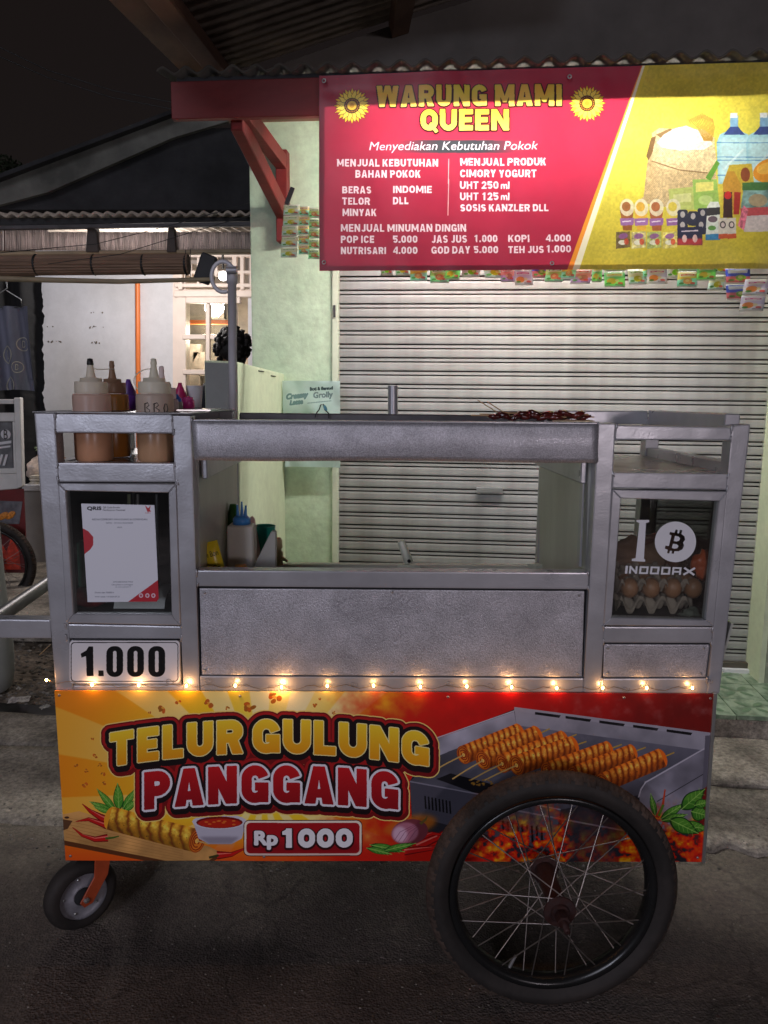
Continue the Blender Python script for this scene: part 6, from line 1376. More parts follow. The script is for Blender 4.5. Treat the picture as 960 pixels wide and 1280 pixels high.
def fill2d(outlines):
    crv = bpy.data.curves.new('outline', 'CURVE'); crv.dimensions = '2D'; crv.fill_mode = 'BOTH'
    for pts in outlines:
        s = crv.splines.new('POLY'); s.points.add(len(pts)-1); s.use_cyclic_u = True
        for i_, (x, y) in enumerate(pts): s.points[i_].co = (x, y, 0, 1)
    o = bpy.data.objects.new('outline', crv); COL.objects.link(o); bpy.context.view_layer.update()
    me = bpy.data.meshes.new_from_object(o.evaluated_get(bpy.context.evaluated_depsgraph_get()))
    r = [(v.co.x, v.co.y) for v in me.vertices], [list(p.vertices) for p in me.polygons]; bpy.data.objects.remove(o); return r
CW = lambda a, z, off: CART.w(a, z, off)
CA = lambda px, py, off=0: CART.uv(P(px, py, off))[0]
# ---- printed board
c = print_cart; b4_ = [(68, 863.5), (896, 867.5), (880, 1077.5), (82, 1075.5)]
m = MB().grid(lambda u, v: P(b4_[3][0]*(1-u)*(1-v)+b4_[2][0]*u*(1-v)+b4_[0][0]*(1-u)*v+b4_[1][0]*u*v, b4_[3][1]*(1-u)*(1-v)+b4_[2][1]*u*(1-v)+b4_[0][1]*(1-u)*v+b4_[1][1]*u*v, -.006), 40, 12, False)
for v in m.v: v += D_*.0012*noise.noise(Vector((v.x*6, v.z*6, 0)))
m.thicken(D_*.004)
obj('printed_board', m, image_mat('board_print', c.image('print_cart_board'), .42, spec=.4), cart, uvfn=c.uvfn(CART))
obj('board_edge', q([(892.5, 866.5), (897, 866.5), (881.5, 1079), (877.5, 1079)], -.009, .012, .001), m_alu, cart)
# ---- body behind the board
mb = MB()
for a, b in (((72, 866), (86, 1068)), ((893, 870), (877, 1070))):
    s_ = 1 if a[0] < 400 else -1
    mb.merge(MB().prism([P(*a), P(*b), P(*b)+D_*DEP, P(*a)+D_*DEP], U_*.004*s_))
mb.merge(MB().prism([P(86, 1068)+D_*DEP, P(877, 1070)+D_*DEP, P(893, 870)+D_*DEP, P(72, 866)+D_*DEP], -D_*.004))
mb.merge(MB().prism([P(86, 1066)+D_*.01, P(877, 1068)+D_*.01, P(877, 1068)+D_*(DEP-.01), P(86, 1066)+D_*(DEP-.01)], Vector((0, 0, -.006))))
mb.merge(MB().prism([P(75, 868)+D_*.04, P(892, 868)+D_*.04, P(892, 868)+D_*(DEP-.01), P(75, 868)+D_*(DEP-.01)], Vector((0, 0, -.006))))
obj('lower_body', mb, m_inner, cart)
# side walls
def side(p_top, p_bot, sgn, nm='side_panel', mt=m_inner, o0=.03, o1=DEP-.03, th=.005):
    return obj(nm, MB().prism([P(*p_bot)+D_*o0, P(*p_bot)+D_*o1, P(*p_top)+D_*o1, P(*p_top)+D_*o0], U_*th*sgn), mt, cart)
side((50, 600), (69, 862), 1); side((926, 785), (903, 866), -1)
obj('side_pane', MB().prism([P(905.5, 783)+D_*.04, P(905.5, 783)+D_*(DEP-.04), P(922, 612)+D_*(DEP-.04), P(922, 612)+D_*.04], U_*.003), m_glass, cart)
for x0, x1, s_ in ((46, 47.2, 1), (937, 935.6, -1)):
    for ya, yb in ((518, 541), (579, 603)):
        obj('side_rail', MB().prism([P(x0+s_*(ya-518)*.06, ya)+D_*.036, P(x0+s_*(yb-518)*.06, yb)+D_*.036, P(x0+s_*(yb-518)*.06, yb)+D_*(DEP-.036), P(x0+s_*(ya-518)*.06, ya)+D_*(DEP-.036)], U_*.03*s_).bevel(.002, 1), m_frame, cart)
# the two inner walls of the open bay
side((244, 577), (248.5, 862), -1, 'inner_wall', m_inner, .03, DEP-.02, .006); side((741.5, 578), (734, 863), 1, 'inner_wall', m_inner, .03, DEP-.02, .006)
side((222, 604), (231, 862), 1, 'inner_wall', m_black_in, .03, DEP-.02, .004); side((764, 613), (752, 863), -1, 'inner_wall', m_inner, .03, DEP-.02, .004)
for xx, s_ in (((245.5, 576, 246.5, 601), 1), ((741, 578, 739.7, 607), -1)):
    obj('bay_rail', MB().prism([P(xx[0], xx[1])+D_*.036, P(xx[2], xx[3])+D_*.036, P(xx[2], xx[3])+D_*(DEP-.03), P(xx[0], xx[1])+D_*(DEP-.03)], U_*.012*s_).bevel(.002, 1), m_frame, cart)
    # stiffener along the front edge of the wall
obj('bay_edge', MB().prism([P(731, 714)+D_*.04, P(734, 714)+D_*.04, P(738, 607)+D_*.04, P(736, 607)+D_*.04], D_*.02), m_frame, cart)
obj('bay_edge', MB().prism([P(671, 716, DEP-.035), P(677, 716, DEP-.035), P(685, 578, DEP-.035), P(678, 578, DEP-.035)], D_*.02).bevel(.002, 1), m_frame, cart)
# rear beam of the bay, worktop and rear rail
zb_ = P(500, 518, DEP-.04).z
obj('rear_beam', MB().prism([CW(CA(249, 520)+.0, zb_-.04, DEP-.04), CW(CA(748, 520)-.0, zb_-.04, DEP-.04), CW(CA(748, 520), zb_, DEP-.04), CW(CA(249, 520), zb_, DEP-.04)], D_*.03).bevel(.003, 1), mat('shaded_rear_beam', (.11, .105, .11), .5, .2, .3, 12, .3), cart)  # coloured darker than the frame for the shade on this face
zr_ = P(500, 707, DEP-.04).z
al, ar = CA(250, 700)+.008, CA(734, 700)-.008
obj('rear_rail', MB().prism([CW(al, zr_-.03, DEP-.035), CW(ar, zr_-.03, DEP-.035), CW(ar, zr_, DEP-.035), CW(al, zr_, DEP-.035)], D_*.03).bevel(.003, 1), mat('pale_worktop', (.60, .60, .52), .4, .2, .1, 8, .1), cart)
obj('worktop', MB().prism([CW(al, zr_-.008, .04), CW(ar, zr_-.008, .04), CW(ar, zr_-.008, DEP-.036), CW(al, zr_-.008, DEP-.036)], Vector((0, 0, -.006))), m_shelf, cart)
obj('rear_panel', MB().prism([CW(al, .6, DEP-.02), CW(ar, .6, DEP-.02), CW(ar, zr_-.031, DEP-.02), CW(al, zr_-.031, DEP-.02)], D_*.004), m_inner, cart)
# left cabinet: back, shelves ; right cabinet
zs = P(140, 580).z; zs2 = P(840, 591).z; ztp = P(140, 517.5).z
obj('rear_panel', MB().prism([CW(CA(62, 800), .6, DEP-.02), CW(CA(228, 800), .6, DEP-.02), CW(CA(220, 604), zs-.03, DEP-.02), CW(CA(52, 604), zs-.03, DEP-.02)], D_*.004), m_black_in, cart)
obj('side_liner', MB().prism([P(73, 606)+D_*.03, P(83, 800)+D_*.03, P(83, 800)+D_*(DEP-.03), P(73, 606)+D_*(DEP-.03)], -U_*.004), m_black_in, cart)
obj('shelf', MB().prism([CW(CA(48, 580), zs-.002, .036), CW(CA(240, 580), zs-.002, .036), CW(CA(240, 580), zs-.002, DEP-.01), CW(CA(48, 580), zs-.002, DEP-.01)], Vector((0, 0, -.008))), mat('dark_glossy_shelf', (.10, .09, .085), .22, .2, .3, 9, .1), cart)
obj('shelf', MB().prism([CW(CA(766, 591), zs2-.001, .036), CW(CA(930, 591), zs2-.001, .036), CW(CA(930, 591), zs2-.001, DEP-.01), CW(CA(766, 591), zs2-.001, DEP-.01)], Vector((0, 0, -.008))), m_shelf, cart)
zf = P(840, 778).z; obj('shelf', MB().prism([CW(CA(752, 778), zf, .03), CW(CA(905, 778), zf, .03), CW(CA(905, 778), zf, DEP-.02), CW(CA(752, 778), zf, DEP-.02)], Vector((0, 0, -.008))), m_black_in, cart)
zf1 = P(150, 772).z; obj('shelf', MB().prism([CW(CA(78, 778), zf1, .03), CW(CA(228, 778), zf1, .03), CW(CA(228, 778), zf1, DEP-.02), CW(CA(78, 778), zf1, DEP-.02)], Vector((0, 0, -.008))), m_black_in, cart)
obj('rear_panel', MB().prism([CW(CA(752, 860), .6, DEP-.02), CW(CA(905, 860), .6, DEP-.02), CW(CA(905, 783), zf, DEP-.02), CW(CA(752, 783), zf, DEP-.02)], D_*.004), m_inner, cart)
for xx in (778, 800): obj('rear_stile', rear([(xx, 800), (xx+14, 800), (xx+18, 606), (xx+4, 606)], DEP-.06, .02), m_frame, cart)
# rear top rails right and left, middle rail behind
obj('rear_rail', rear([(770, 541), (918, 541), (918, 519), (770, 519)], DEP-.03, .028), m_frame, cart); obj('rear_rail', rear([(66, 541), (216, 541), (216, 520), (66, 520)], DEP-.03, .028), m_frame, cart)
obj('rear_rail', rear([(770, 611), (915, 611), (915, 593), (770, 593)], DEP-.028, .026), m_frame, cart)
obj('top_cross_rail', MB().prism([P(752, 530)+D_*.036, P(768, 530)+D_*.036, P(768, 530)+D_*(DEP-.036), P(752, 530)+D_*(DEP-.036)], Vector((0, 0, -.03))).bevel(.002, 1), m_frame, cart)
# left top plate with holes for the sauce bottles
hole_o = .085; hp = [CA(117.5, 519, hole_o), CA(195.5, 519, hole_o), CA(146, 516, .2), CA(207, 516, .2)]; ho = [hole_o, hole_o, .2, .2]; hr_ = [.0395, .0395, .036, .036]
a_0, a_1 = CA(43, 517)-.001, CA(241, 520)
vv, ff = fill2d([[(a_0, -.006), (a_1, -.006), (a_1, DEP), (a_0, DEP)]]+[[(hp[i]+hr_[i]*math.cos(2*math.pi*k/28), ho[i]+hr_[i]*math.sin(2*math.pi*k/28)) for k in range(28)] for i in range(4)])
obj('bottle_rack_plate', MB().add([CW(x, ztp+.0015, y) for x, y in vv], ff).thicken((0, 0, .002)), mat('rack_plate', (.16, .15, .15), .35, .3, .3, 10, .2), cart)
pan = MB().prism([CW(CA(222, 517, .15), ztp+.004, .14), CW(CA(262, 517, .15), ztp+.004, .16), CW(CA(272, 517, .3), ztp+.004, .34), CW(CA(232, 517, .3), ztp+.004, .30)], Vector((0, 0, .003))); pn = obj('metal_lid', pan, m_alu, origin=CW(CA(250, 517, .2), ztp, .2)); tag(pn, 'flat shiny metal lid lying behind the sauce bottles on the cart top', 'lid')

# handles on the left
obj('handle_bar', q([(-120, 797), (64, 798), (63, 775), (-120, 773)], .002, .032), m_frame, cart)
hA = P(70, 722, DEP-.02); hB = P(0, 770, .12); hC = hB+(hB-hA)*.9
obj('handle_bar', MB().tube([hA, hB, hC], .0155, 18), m_chrome, cart)

# ---- running gear
wc = gnd(683, 1249); wc.z = .236
wheel(cart, wc, D_, .236, .046, 36, .135)
wheel(cart, wc+D_*(DEP+.17), D_, .236, .046, 36, .135)
obj('axle_beam', MB().tube([wc+D_*.07, wc+D_*(DEP+.10)], .012, 14), m_rust, cart)
for o_ in (.03, DEP-.03): obj('axle_bracket', MB().prism([wc+U_*-.03+D_*(.1+o_)+Vector((0, 0, .02)), wc+U_*.03+D_*(.1+o_)+Vector((0, 0, .02)), wc+U_*.03+D_*(.1+o_)+Vector((0, 0, -.016)), wc+U_*-.03+D_*(.1+o_)+Vector((0, 0, -.016))], D_*.006).bevel(.001, 1), m_rust, cart)
def castor(ctr, first=True):
    ax = (-D_+U_*.85).normalized(); sd = Vector((ax.y, -ax.x, 0)); 
    if sd.x < 0: sd = -sd
    Rw = .078; w2 = .021
    tp_ = [(Rw*.66, -w2*.9), (Rw*.80, -w2*1.0), (Rw*.93, -w2*.85), (Rw, -w2*.35), (Rw, w2*.35), (Rw*.93, w2*.85), (Rw*.80, w2), (Rw*.66, w2*.9)]
    tire = obj('castor_tyre', MB().lathe(tp_, ctr, ax, 60), m_rubber, cart)
    obj('castor_disc', MB().lathe([(.020, -.016), (.022, -.014), (Rw*.62, -.010), (Rw*.69, -.018), (Rw*.69, .018), (Rw*.62, .010), (.022, .014), (.020, .016)], ctr, ax, 48, close=True), m_castor, tire)
    obj('castor_bearing', MB().lathe([(.001, -.024), (.016, -.024), (.020, -.017), (.020, .017), (.016, .024), (.001, .024)], ctr, ax, 24), m_dark, tire)
    for k in range(5):
        t = 2*math.pi*k/5+.5; a = sd*math.cos(t)+Vector((0, 0, math.sin(t))); p = ctr+a*Rw*.52+ax*.011
        obj('rivet', MB().lathe([(.0035, 0), (.003, .0022), (.001, .003)], p, ax, 10), m_alu, tire)
    fk = MB(); top = ctr+sd*.040+Vector((0, 0, Rw+.012))
    for s_ in (-1, 1):
        o_ = ax*.029*s_
        c0 = ctr+o_
        pts = [c0+sd*-.013+Vector((0, 0, -.004)), c0+sd*-.004+Vector((0, 0, -.017)), c0+sd*.014+Vector((0, 0, -.013)), c0+sd*.050+Vector((0, 0, .040)), c0+sd*.060+Vector((0, 0, .09)), c0+sd*.024+Vector((0, 0, .09)), c0+sd*.020+Vector((0, 0, .045))]
        fk.merge(MB().prism(pts, ax*.004*s_).bevel(.0008, 1))
    fk.merge(MB().box(ctr+sd*.042+Vector((0, 0, .092)), (.001, .001, .001)))
    pl = [ctr+sd*.022+ax*.033+Vector((0, 0, .09)), ctr+sd*.062+ax*.033+Vector((0, 0, .09)), ctr+sd*.062-ax*.033+Vector((0, 0, .09)), ctr+sd*.022-ax*.033+Vector((0, 0, .09))]
    fk.merge(MB().prism(pl, Vector((0, 0, .006))))
    f = obj('castor_fork', fk, m_orange, cart)
    obj('bolt', MB().lathe([(.007, 0), (.0065, .004), (.001, .006)], ctr+ax*.033, ax, 6, smooth=False), m_alu, f)
    obj('castor_plate', MB().bevel_box(ctr+sd*.042+Vector((0, 0, .104)), (.09, .09, .012), .002), m_orange, cart)
    obj('castor_leg', MB().bevel_box(ctr+sd*.042+Vector((0, 0, .165)), (.034, .034, .11), .002), m_frame, cart)
cc_ = gnd(103, 1156); cc_.z = .078; castor(cc_); castor(cc_+D_*(DEP-.12))

# ---- fairy lights
fl = thing('fairy_lights', P(480, 857, -.02), 'string of small warm fairy lights along the top of the printed board', 'fairy lights')
m_bulb = emit('warm_led', (1.0, .55, .16), 48)
bx_ = [58, 115, 173.5, 233, 294, 352, 409, 467, 525.5, 583.5, 639.5, 696, 753.5, 808.5, 865.5]; by_ = [850, 856, 856.5, 857, 857, 859, 857.5, 857, 858.5, 858, 859, 860, 860, 860, 860]
b0 = None; wire = []
for i, (x, y) in enumerate(zip(bx_, by_)):
    p = P(x, y, -.009)
    if i == 0: p = P(x, y, -.002)
    if b0 is None:
        b0 = obj('bulb', MB().ico(p, .0022, 2, (1, 1, 1.5)), m_bulb, fl, origin=p)
    else:
        c_ = b0.copy(); COL.objects.link(c_); c_.parent = fl; c_.location = p-Vector(fl['_o'])
    lamp('bulb_light', p-D_*.003, random.choice((.03, .045, .06, .09)) if i != 5 else .15, (1.0, .50, .20), .0028, fl)
    wire.append(p+D_*.004)
    if i < 14:
        x2, y2 = bx_[i+1], by_[i+1]
        for t in (.12, .25, .4, .55, .7, .85): 
            wob = 2.6*math.sin(i*2.3+t*9)*(1 if .2 < t < .8 else .4); wire.append(P(x+(x2-x)*t, y+(y2-y)*t+wob+1.0, -.006-.004*abs(math.sin(i+t*7))))
obj('wire', MB().tube(wire, .0006, 5), m_clearwire, fl)
for x, y in ((210, 852), (258, 851), (440, 856), (560, 855), (612, 857), (780, 862), (884, 852)):
    w0 = P(x, y, -.006); obj('wire_curl', MB().tube([w0+U_*(.006*math.cos(t)+.0008*t)+Vector((0, 0, .005*math.sin(t))) for t in np.linspace(0, 7, 16)], .0005, 4), m_chrome, fl)

# ================================================================== sauce bottles and other things on the cart
def bottle(px, off, lab, colr, seed, z0=None, h=None, r=.036, nozzle=True, cap_col=None, tipblack=False, fill=.62, trans=.5, tether=True):
    z0 = zs if z0 is None else z0
    a = CA(px, 560, off); b = CW(a, z0, off)
    body_h = P(px, 493, off).z-z0 if h is None else h
    r_ = thing('sauce_bottle', b, lab, 'bottle')
    mbody = mat('bottle_plastic', colr, .35, 0, .06, 6, .05, thin=.5)
    obj('body', MB().lathe([(.001, 0), (r*.93, 0), (r, .006), (r, body_h*.5), (r*1.0, body_h-.005), (r*.97, body_h), (r*.85, body_h+.001)], b, (0, 0, 1), 40), mbody, r_)
    fz = body_h*fill
    obj('sauce_fill', MB().lathe([(r*.94, -.0002), (r+.0003, .006), (r+.0003, fz*.5), (r+.0003, fz), (r*.99, fz+.001)], b, (0, 0, 1), 40, mod=lambda k, j: 0), mat('sauce_seen_through_plastic', [colr[0]*.86, colr[1]*.62, colr[2]*.42], .3, 0, .12, 14, .05, thin=.3), r_)
    mc = mat('bottle_cap_plastic', cap_col or [min(1, x*1.35+.05) for x in colr], .35, 0, .06, 6, .05, thin=.5)
    zc = body_h+.0015
    obj('cap', MB().lathe([(.001, 0), (r*.86, 0), (r*.87, .004), (r*.86, .021), (r*.82, .023), (r*.58, .023), (r*.57, .030), (r*.3, .031)], b+Vector((0, 0, zc)), (0, 0, 1), 40, mod=lambda k, j: -.0006 if (k % 2 and j in (1, 2, 3)) else 0), mc, r_)
    obj('nozzle', MB().lathe([(r*.30, .030), (r*.25, .034), (r*.16, .052), (r*.14, .060)], b+Vector((0, 0, zc)), (0, 0, 1), 20), mc, r_)
    obj('tip', MB().lathe([(r*.16, .055), (r*.18, .057), (r*.14, .067), (.001, .068)], b+Vector((0, 0, zc)), (0, 0, 1), 16), m_wire if tipblack else mc, r_)
    return r_, b, zc, mc
r1, b1_, z1_, mc1 = bottle(117.5, hole_o, 'pale pinkish squeeze bottle of sauce with a black nozzle tip, leftmost on the rack', (.88, .64, .54), 1, tipblack=True)
t0_ = b1_+Vector((0, 0, z1_+.050)); obj('tether', MB().tube([t0_+U_*.004, t0_+U_*.012+Vector((0, 0, -.003)), t0_+U_*.026+D_*.06], .0010, 5), mc1, r1)
r2, b2_, z2_, mc2 = bottle(195.5, hole_o, 'brownish squeeze bottle with hand written letters, front right of the rack', (.80, .66, .56), 2)
t0_ = b2_+Vector((0, 0, z2_+.048)); obj('tether', MB().tube([t0_+Vector((-.036*math.sin(t)*1.0+.0, 0, -.045*(1-math.cos(t))*.55)) + U_*(-.004) for t in np.linspace(0, 2.6, 12)], .0011, 5), mc2, r2)
r3, b3_, z3_, mc3 = bottle(144, .19, 'amber sauce bottle behind the pale pinkish one', (.62, .32, .08), 3, r=.031, cap_col=(.45, .28, .18), h=None)
r4, b4b, z4_, mc4 = bottle(205, .20, 'clear pale bottle hidden behind the lettered brown bottle', (.7, .6, .58), 4, r=.033, h=.12)
# handwriting on the brown bottle
v_, fs_ = text_faces('BBQ'); capn = text_faces('H')[0][:, 1].max(); vx = (v_[:, 0]-v_[:, 0].min())/(v_[:, 0].max()-v_[:, 0].min())
ztxt = P(195, 516, hole_o).z
def onb(a, h): 
    th = -1.9+a*1.35; return CW(CA(195.5, 560, hole_o)+.0364*math.cos(th), ztxt+h*.019, hole_o+.0364*math.sin(th))
# thin pen strokes
def pen(pts): return MB().tube([onb(x, y) for x, y in pts], .0009, 4)
hand = MB()
for x in (.0, .36):
    hand.merge(pen([(x+.05, -.1), (x+.04, .4), (x+.05, 1.0)])); hand.merge(pen([(x+.02, .9), (x+.16, 1.05), (x+.22, .8), (x+.1, .55), (x+.24, .3), (x+.2, .0), (x+.03, -.08)]))
hand.merge(pen([(.82, .0), (.78, .5), (.84, .95), (.93, .9), (.97, .4), (.9, .0), (.82, .0)])); hand.merge(pen([(.9, .2), (1.0, -.1)]))
obj('handwriting', hand, m_wire, r2)
def cone_bottle(px, off, lab, col, capc, w_, h, coneh):
    b = CW(CA(px, 515, off), ztp+.004, off); r_ = thing('small_bottle', b, lab, 'bottle')
    obj('body', MB().lathe([(.001, 0), (w_, 0), (w_, h*.9), (w_*.9, h)], b, (0, 0, 1), 24), mat('small_bottle_plastic', col, .3, 0, .1, 9, 0, sub=.2), r_)
    obj('cap', MB().lathe([(w_*.8, h), (w_*.78, h+.006), (w_*.32, h+coneh*.75), (w_*.2, h+coneh), (.001, h+coneh)], b, (0, 0, 1), 24), mat('small_cap_plastic', capc, .35, 0, .1, 9, 0), r_)
cone_bottle(162, .30, 'small violet bottle with a dark violet cone cap on the cart top', (.22, .06, .45), (.14, .05, .30), .021, .030, .036)
cone_bottle(176, .33, 'low purple bottle right beside the dark violet cone cap', (.30, .10, .45), (.28, .1, .4), .020, .020, .010)
cone_bottle(226, .33, 'small pink bottle with a crimson cone cap on the cart top', (.55, .04, .22), (.45, .02, .12), .019, .026, .034)
cone_bottle(222, .26, 'small bottle with a blue cap between the brown bottle and the pink one', (.30, .28, .25), (.04, .14, .55), .012, .018, .016)
cone_bottle(236, .30, 'low magenta bottle in front of the white cup', (.60, .04, .25), (.65, .08, .3), .013, .022, .008)
b = CW(CA(244, 515, .36), ztp+.008, .36); cup = obj('cup', MB().lathe([(.001, 0), (.015, 0), (.019, .05), (.018, .05), (.014, .003), (.001, .003)], b, (0, 0, 1), 24), m_white, origin=b); tag(cup, 'small white cup at the back corner of the bottle rack', 'cup')

# skewers lying on the beam
m_glaze = mat('dark_red_glaze', (.060, .008, .008), .18, 0, .5, 30, .5, 60, col2=(.14, .02, .015), coat=.6, bdist=.004)
m_stick = mat('bamboo_skewer', (.45, .28, .14), .6, 0, .2, 60, .1)
zk = P(600, 525, .02).z
def skewer(x0, x1, off, dz, n, lab, amp=2.0):
    base = CW(CA((x0+x1)/2, 523, off), zk+dz, off); r_ = thing('skewer', base, lab, 'skewer', 'glazed skewers lying on the cart beam')
    a0_, a1__ = CA(x0, 523, off), CA(x1, 523, off); L = a1__-a0_
    obj('stick', MB().tube([CW(a0_-.035, zk+dz+.008, off), CW(a1__+.012, zk+dz+.006, off)], .0014, 6), m_stick, r_)
    mb = MB()
    for k in range(n):
        t = (k+.5)/n; mb.ico(CW(a0_+L*t, zk+dz+.006+.0015*math.sin(k*amp), off+.002*math.cos(k*1.7)), L/n*.80, 2, (1, .60, .36), jitter=.5, rot=Matrix.Rotation(.35*math.sin(k*2.1), 3, 'Y'))
    obj('glazed_meat', mb, m_glaze, r_)
skewer(612, 700, .012, .001, 7, 'glossy dark red skewer lying nearest the front lip of the beam')
skewer(648, 728, .020, .006, 6, 'glossy dark red skewer on top of the pile, right part')
skewer(622, 690, .034, .003, 6, 'glossy dark red skewer behind the front one')
skewer(664, 735, .044, .001, 6, 'glossy dark red skewer farthest back, reaching toward the right post')
for i, (xa, ya, xb, yb, lb) in enumerate(((597, 500, 632, 522, 'left of two bare sticks poking up from the skewer pile'), (609, 502, 640, 522, 'right of two bare sticks poking up from the skewer pile'))):
    o_ = obj('bare_stick', MB().tube([P(xa, ya, .05), P(xb, yb, .03)], .0011, 6), m_stick, origin=P(xb, yb, .03)); tag(o_, lb, 'stick')
pl_ = MB().prism([CW(CA(690, 525, .0), zk-.0005, .0), CW(CA(744, 525, .0), zk-.0005, .0), CW(CA(738, 525, .05), zk+.0005, .052), CW(CA(700, 525, .05), zk+.0005, .052)], Vector((0, 0, .0012))); o_ = obj('wax_paper', pl_, mat('oily_paper', (.55, .42, .25), .4, 0, .3, 30, .2), origin=CW(CA(700, 525), zk, .02)); tag(o_, 'oily wrapping paper under the right end of the skewers', 'paper')

# hook of wire with a blue clip on the rear beam
wh = thing('wire_hook', P(403, 523, DEP-.05), 'small wire hook with a light blue clip on the rear beam of the cart', 'hook')
obj('wire', MB().tube([P(x, y, DEP-.05) for x, y in ((394, 522), (395, 517), (399, 512), (401, 506), (404, 505), (406, 512), (411, 517), (411, 523))], .0016, 6), m_wire, wh)
obj('clip', MB().ico(P(406.5, 510, DEP-.05), .008, 2, (.5, .3, 1.1), rot=Matrix.Rotation(R(-25), 3, 'Y')), mat('blue_clip', (.15, .45, .55), .4, 0, .1, 9, 0), wh)

# inside the bay
ws = zr_-.008
def on(px, off, dz=0): return CW(CA(px, 700, off), ws+dz, off)
jb = on(303, .22); jug = thing('squeeze_jug', jb, 'translucent square bottle with a blue spouted cap inside the cart bay', 'bottle')
jh = P(303, 655, .22).z-ws
obj('body', MB().bevel_box(jb+Vector((0, 0, jh/2)), (.058, .05, jh), .009, None, 3), mat('milky_plastic', (.74, .70, .63), .35, 0, .06, 5, .05, thin=.35), jug)
mbl = mat('sky_blue_cap', (.06, .28, .70), .4, 0, .08, 9, 0)
obj('cap', MB().lathe([(.001, 0), (.019, 0), (.019, .012), (.014, .018), (.001, .018)], jb+Vector((0, 0, jh)), (0, 0, 1), 28), mbl, jug)
for dx, dy, hh in ((-.008, 0, .028), (0, .004, .034), (.008, 0, .026)): obj('spout', MB().tube([jb+Vector((dx, dy, jh+.015)), jb+Vector((dx*1.2, dy, jh+.015+hh))], [.0042, .0018], 10), mbl, jug)
def puff(px0, px1, y0, y1, off, tilt, mt, lab, nm, cat, text=None):
    w_ = (P(px1, y1, off)-P(px0, y1, off)).length; h = P(px0, y0, off).z-P(px0, y1, off).z; b = P((px0+px1)/2, y1, off); b.z = max(b.z, ws+.001)
    Rm = Matrix.Rotation(R(tilt), 3, 'Y')
    f = lambda u, v, s_: b+Rm @ (U_*((u-.5)*w_)+Vector((0, 0, h*v))+D_*(s_*.012*(math.sin(math.pi*u)*math.sin(math.pi*v))**.6))
    mb = MB().grid(lambda u, v: f(u, v, -1), 10, 10).grid(lambda u, v: f(1-u, v, 1), 10, 10); o_ = obj(nm, mb, mt, origin=b); tag(o_, lab, cat)
    if text:
        for (t, u0, u1, v0, v1) in text:
            tv, tf = text_faces(t); cp_ = text_faces('H')[0][:, 1].max(); xx = (tv[:, 0]-tv[:, 0].min())/(tv[:, 0].max()-tv[:, 0].min())
            obj('lettering', MB().add([f(u0+(u1-u0)*x, v0+(v1-v0)*y/cp_, -1)-D_*.001 for x, y in zip(xx, tv[:, 1])], tf), m_wire, o_)
    return o_
puff(263, 284, 676, 722, .10, -14, mat('yellow_pouch', (.80, .58, .02), .3, 0, .08, 20, .2), 'yellow seasoning pouch with black lettering leaning inside the cart bay', 'seasoning_pouch', 'pouch', [('Ie Bon', .14, .9, .62, .76), ('Ca', .4, .85, .22, .38)])
bd = obj('slanted_board', MB().prism([P(306, 730, .20), P(345, 730, .20), P(345, 665, .20), P(339, 664, .20)], D_*.02).bevel(.002, 1), mat('grey_board', (.34, .33, .30), .5, .1, .15, 9, .1), origin=P(330, 715, .2)); tag(bd, 'grey slanted metal divider right of the blue capped bottle', 'divider')
tb = on(331, .32); tc_ = obj('cup', MB().lathe([(.001, 0), (.020, 0), (.026, P(331, 657, .32).z-ws), (.024, P(331, 657, .32).z-ws), (.018, .004), (.001, .004)], tb, (0, 0, 1), 28), mat('teal_plastic', (.01, .30, .22), .35, 0, .1, 9, 0), origin=tb); tag(tc_, 'teal plastic cup behind the slanted divider', 'cup')
gb = on(293, .34); gt = obj('bottle', MB().lathe([(.001, 0), (.020, 0), (.021, .12), (.012, P(294, 640, .34).z-ws), (.008, P(294, 630, .34).z-ws), (.001, P(294, 630, .34).z-ws)], gb, (0, 0, 1), 24), mat('green_plastic', (.05, .20, .03), .35, 0, .2, 9, 0), origin=gb); tag(gt, 'green bottle standing behind the blue capped bottle', 'bottle')
pb_ = on(316, .30); pk = obj('bottle', MB().lathe([(.001, 0), (.018, 0), (.018, .08), (.006, P(316, 648, .3).z-ws), (.001, P(316, 645, .3).z-ws)], pb_, (0, 0, 1), 20), mat('pale_pink_plastic', (.65, .42, .38), .4, 0, .1, 9, 0), origin=pb_); tag(pk, 'pale pink nozzled bottle right behind the blue cap', 'bottle')
ob = on(301, .16); oc = obj('small_cup', MB().lathe([(.001, 0), (.011, 0), (.013, .07), (.001, .07)], ob, (0, 0, 1), 20), mat('amber_plastic', (.60, .28, .04), .35, 0, .1, 9, 0), origin=ob); tag(oc, 'little amber pot before the translucent square bottle', 'pot')
jr = on(347, .42); js = thing('spouted_jar', jr, 'small tan jar with a side spout at the back of the cart bay', 'jar')
jz = P(347, 696, .42).z-ws; m_tan = mat('tan_plastic', (.50, .36, .20), .5, 0, .2, 20, .1)
obj('body', MB().lathe([(.001, jz-.02), (.013, jz-.02), (.014, jz+.012), (.010, jz+.016), (.010, jz+.020), (.013, jz+.024), (.012, jz+.042), (.008, jz+.048), (.001, jz+.048)], jr, (0, 0, 1), 24), m_tan, js); obj('foot', MB().lathe([(.001, 0), (.016, 0), (.014, jz-.02), (.001, jz-.02)], jr, (0, 0, 1), 20), m_white, js)
obj('spout', MB().tube([jr+Vector((.008, -.004, jz)), jr+Vector((.026, -.006, jz-.010))], [.005, .003], 10), m_tan, js)
gn = thing('gas_nozzle', on(505, .38), 'grey metal pipe fitting on a small base standing in the middle of the cart bay', 'fitting'); m_fit = mat('pale_cast_metal', (.66, .69, .58), .45, .2, .15, 20, .2)
g0, g1 = P(511, 703, .40), P(501, 676, .40)
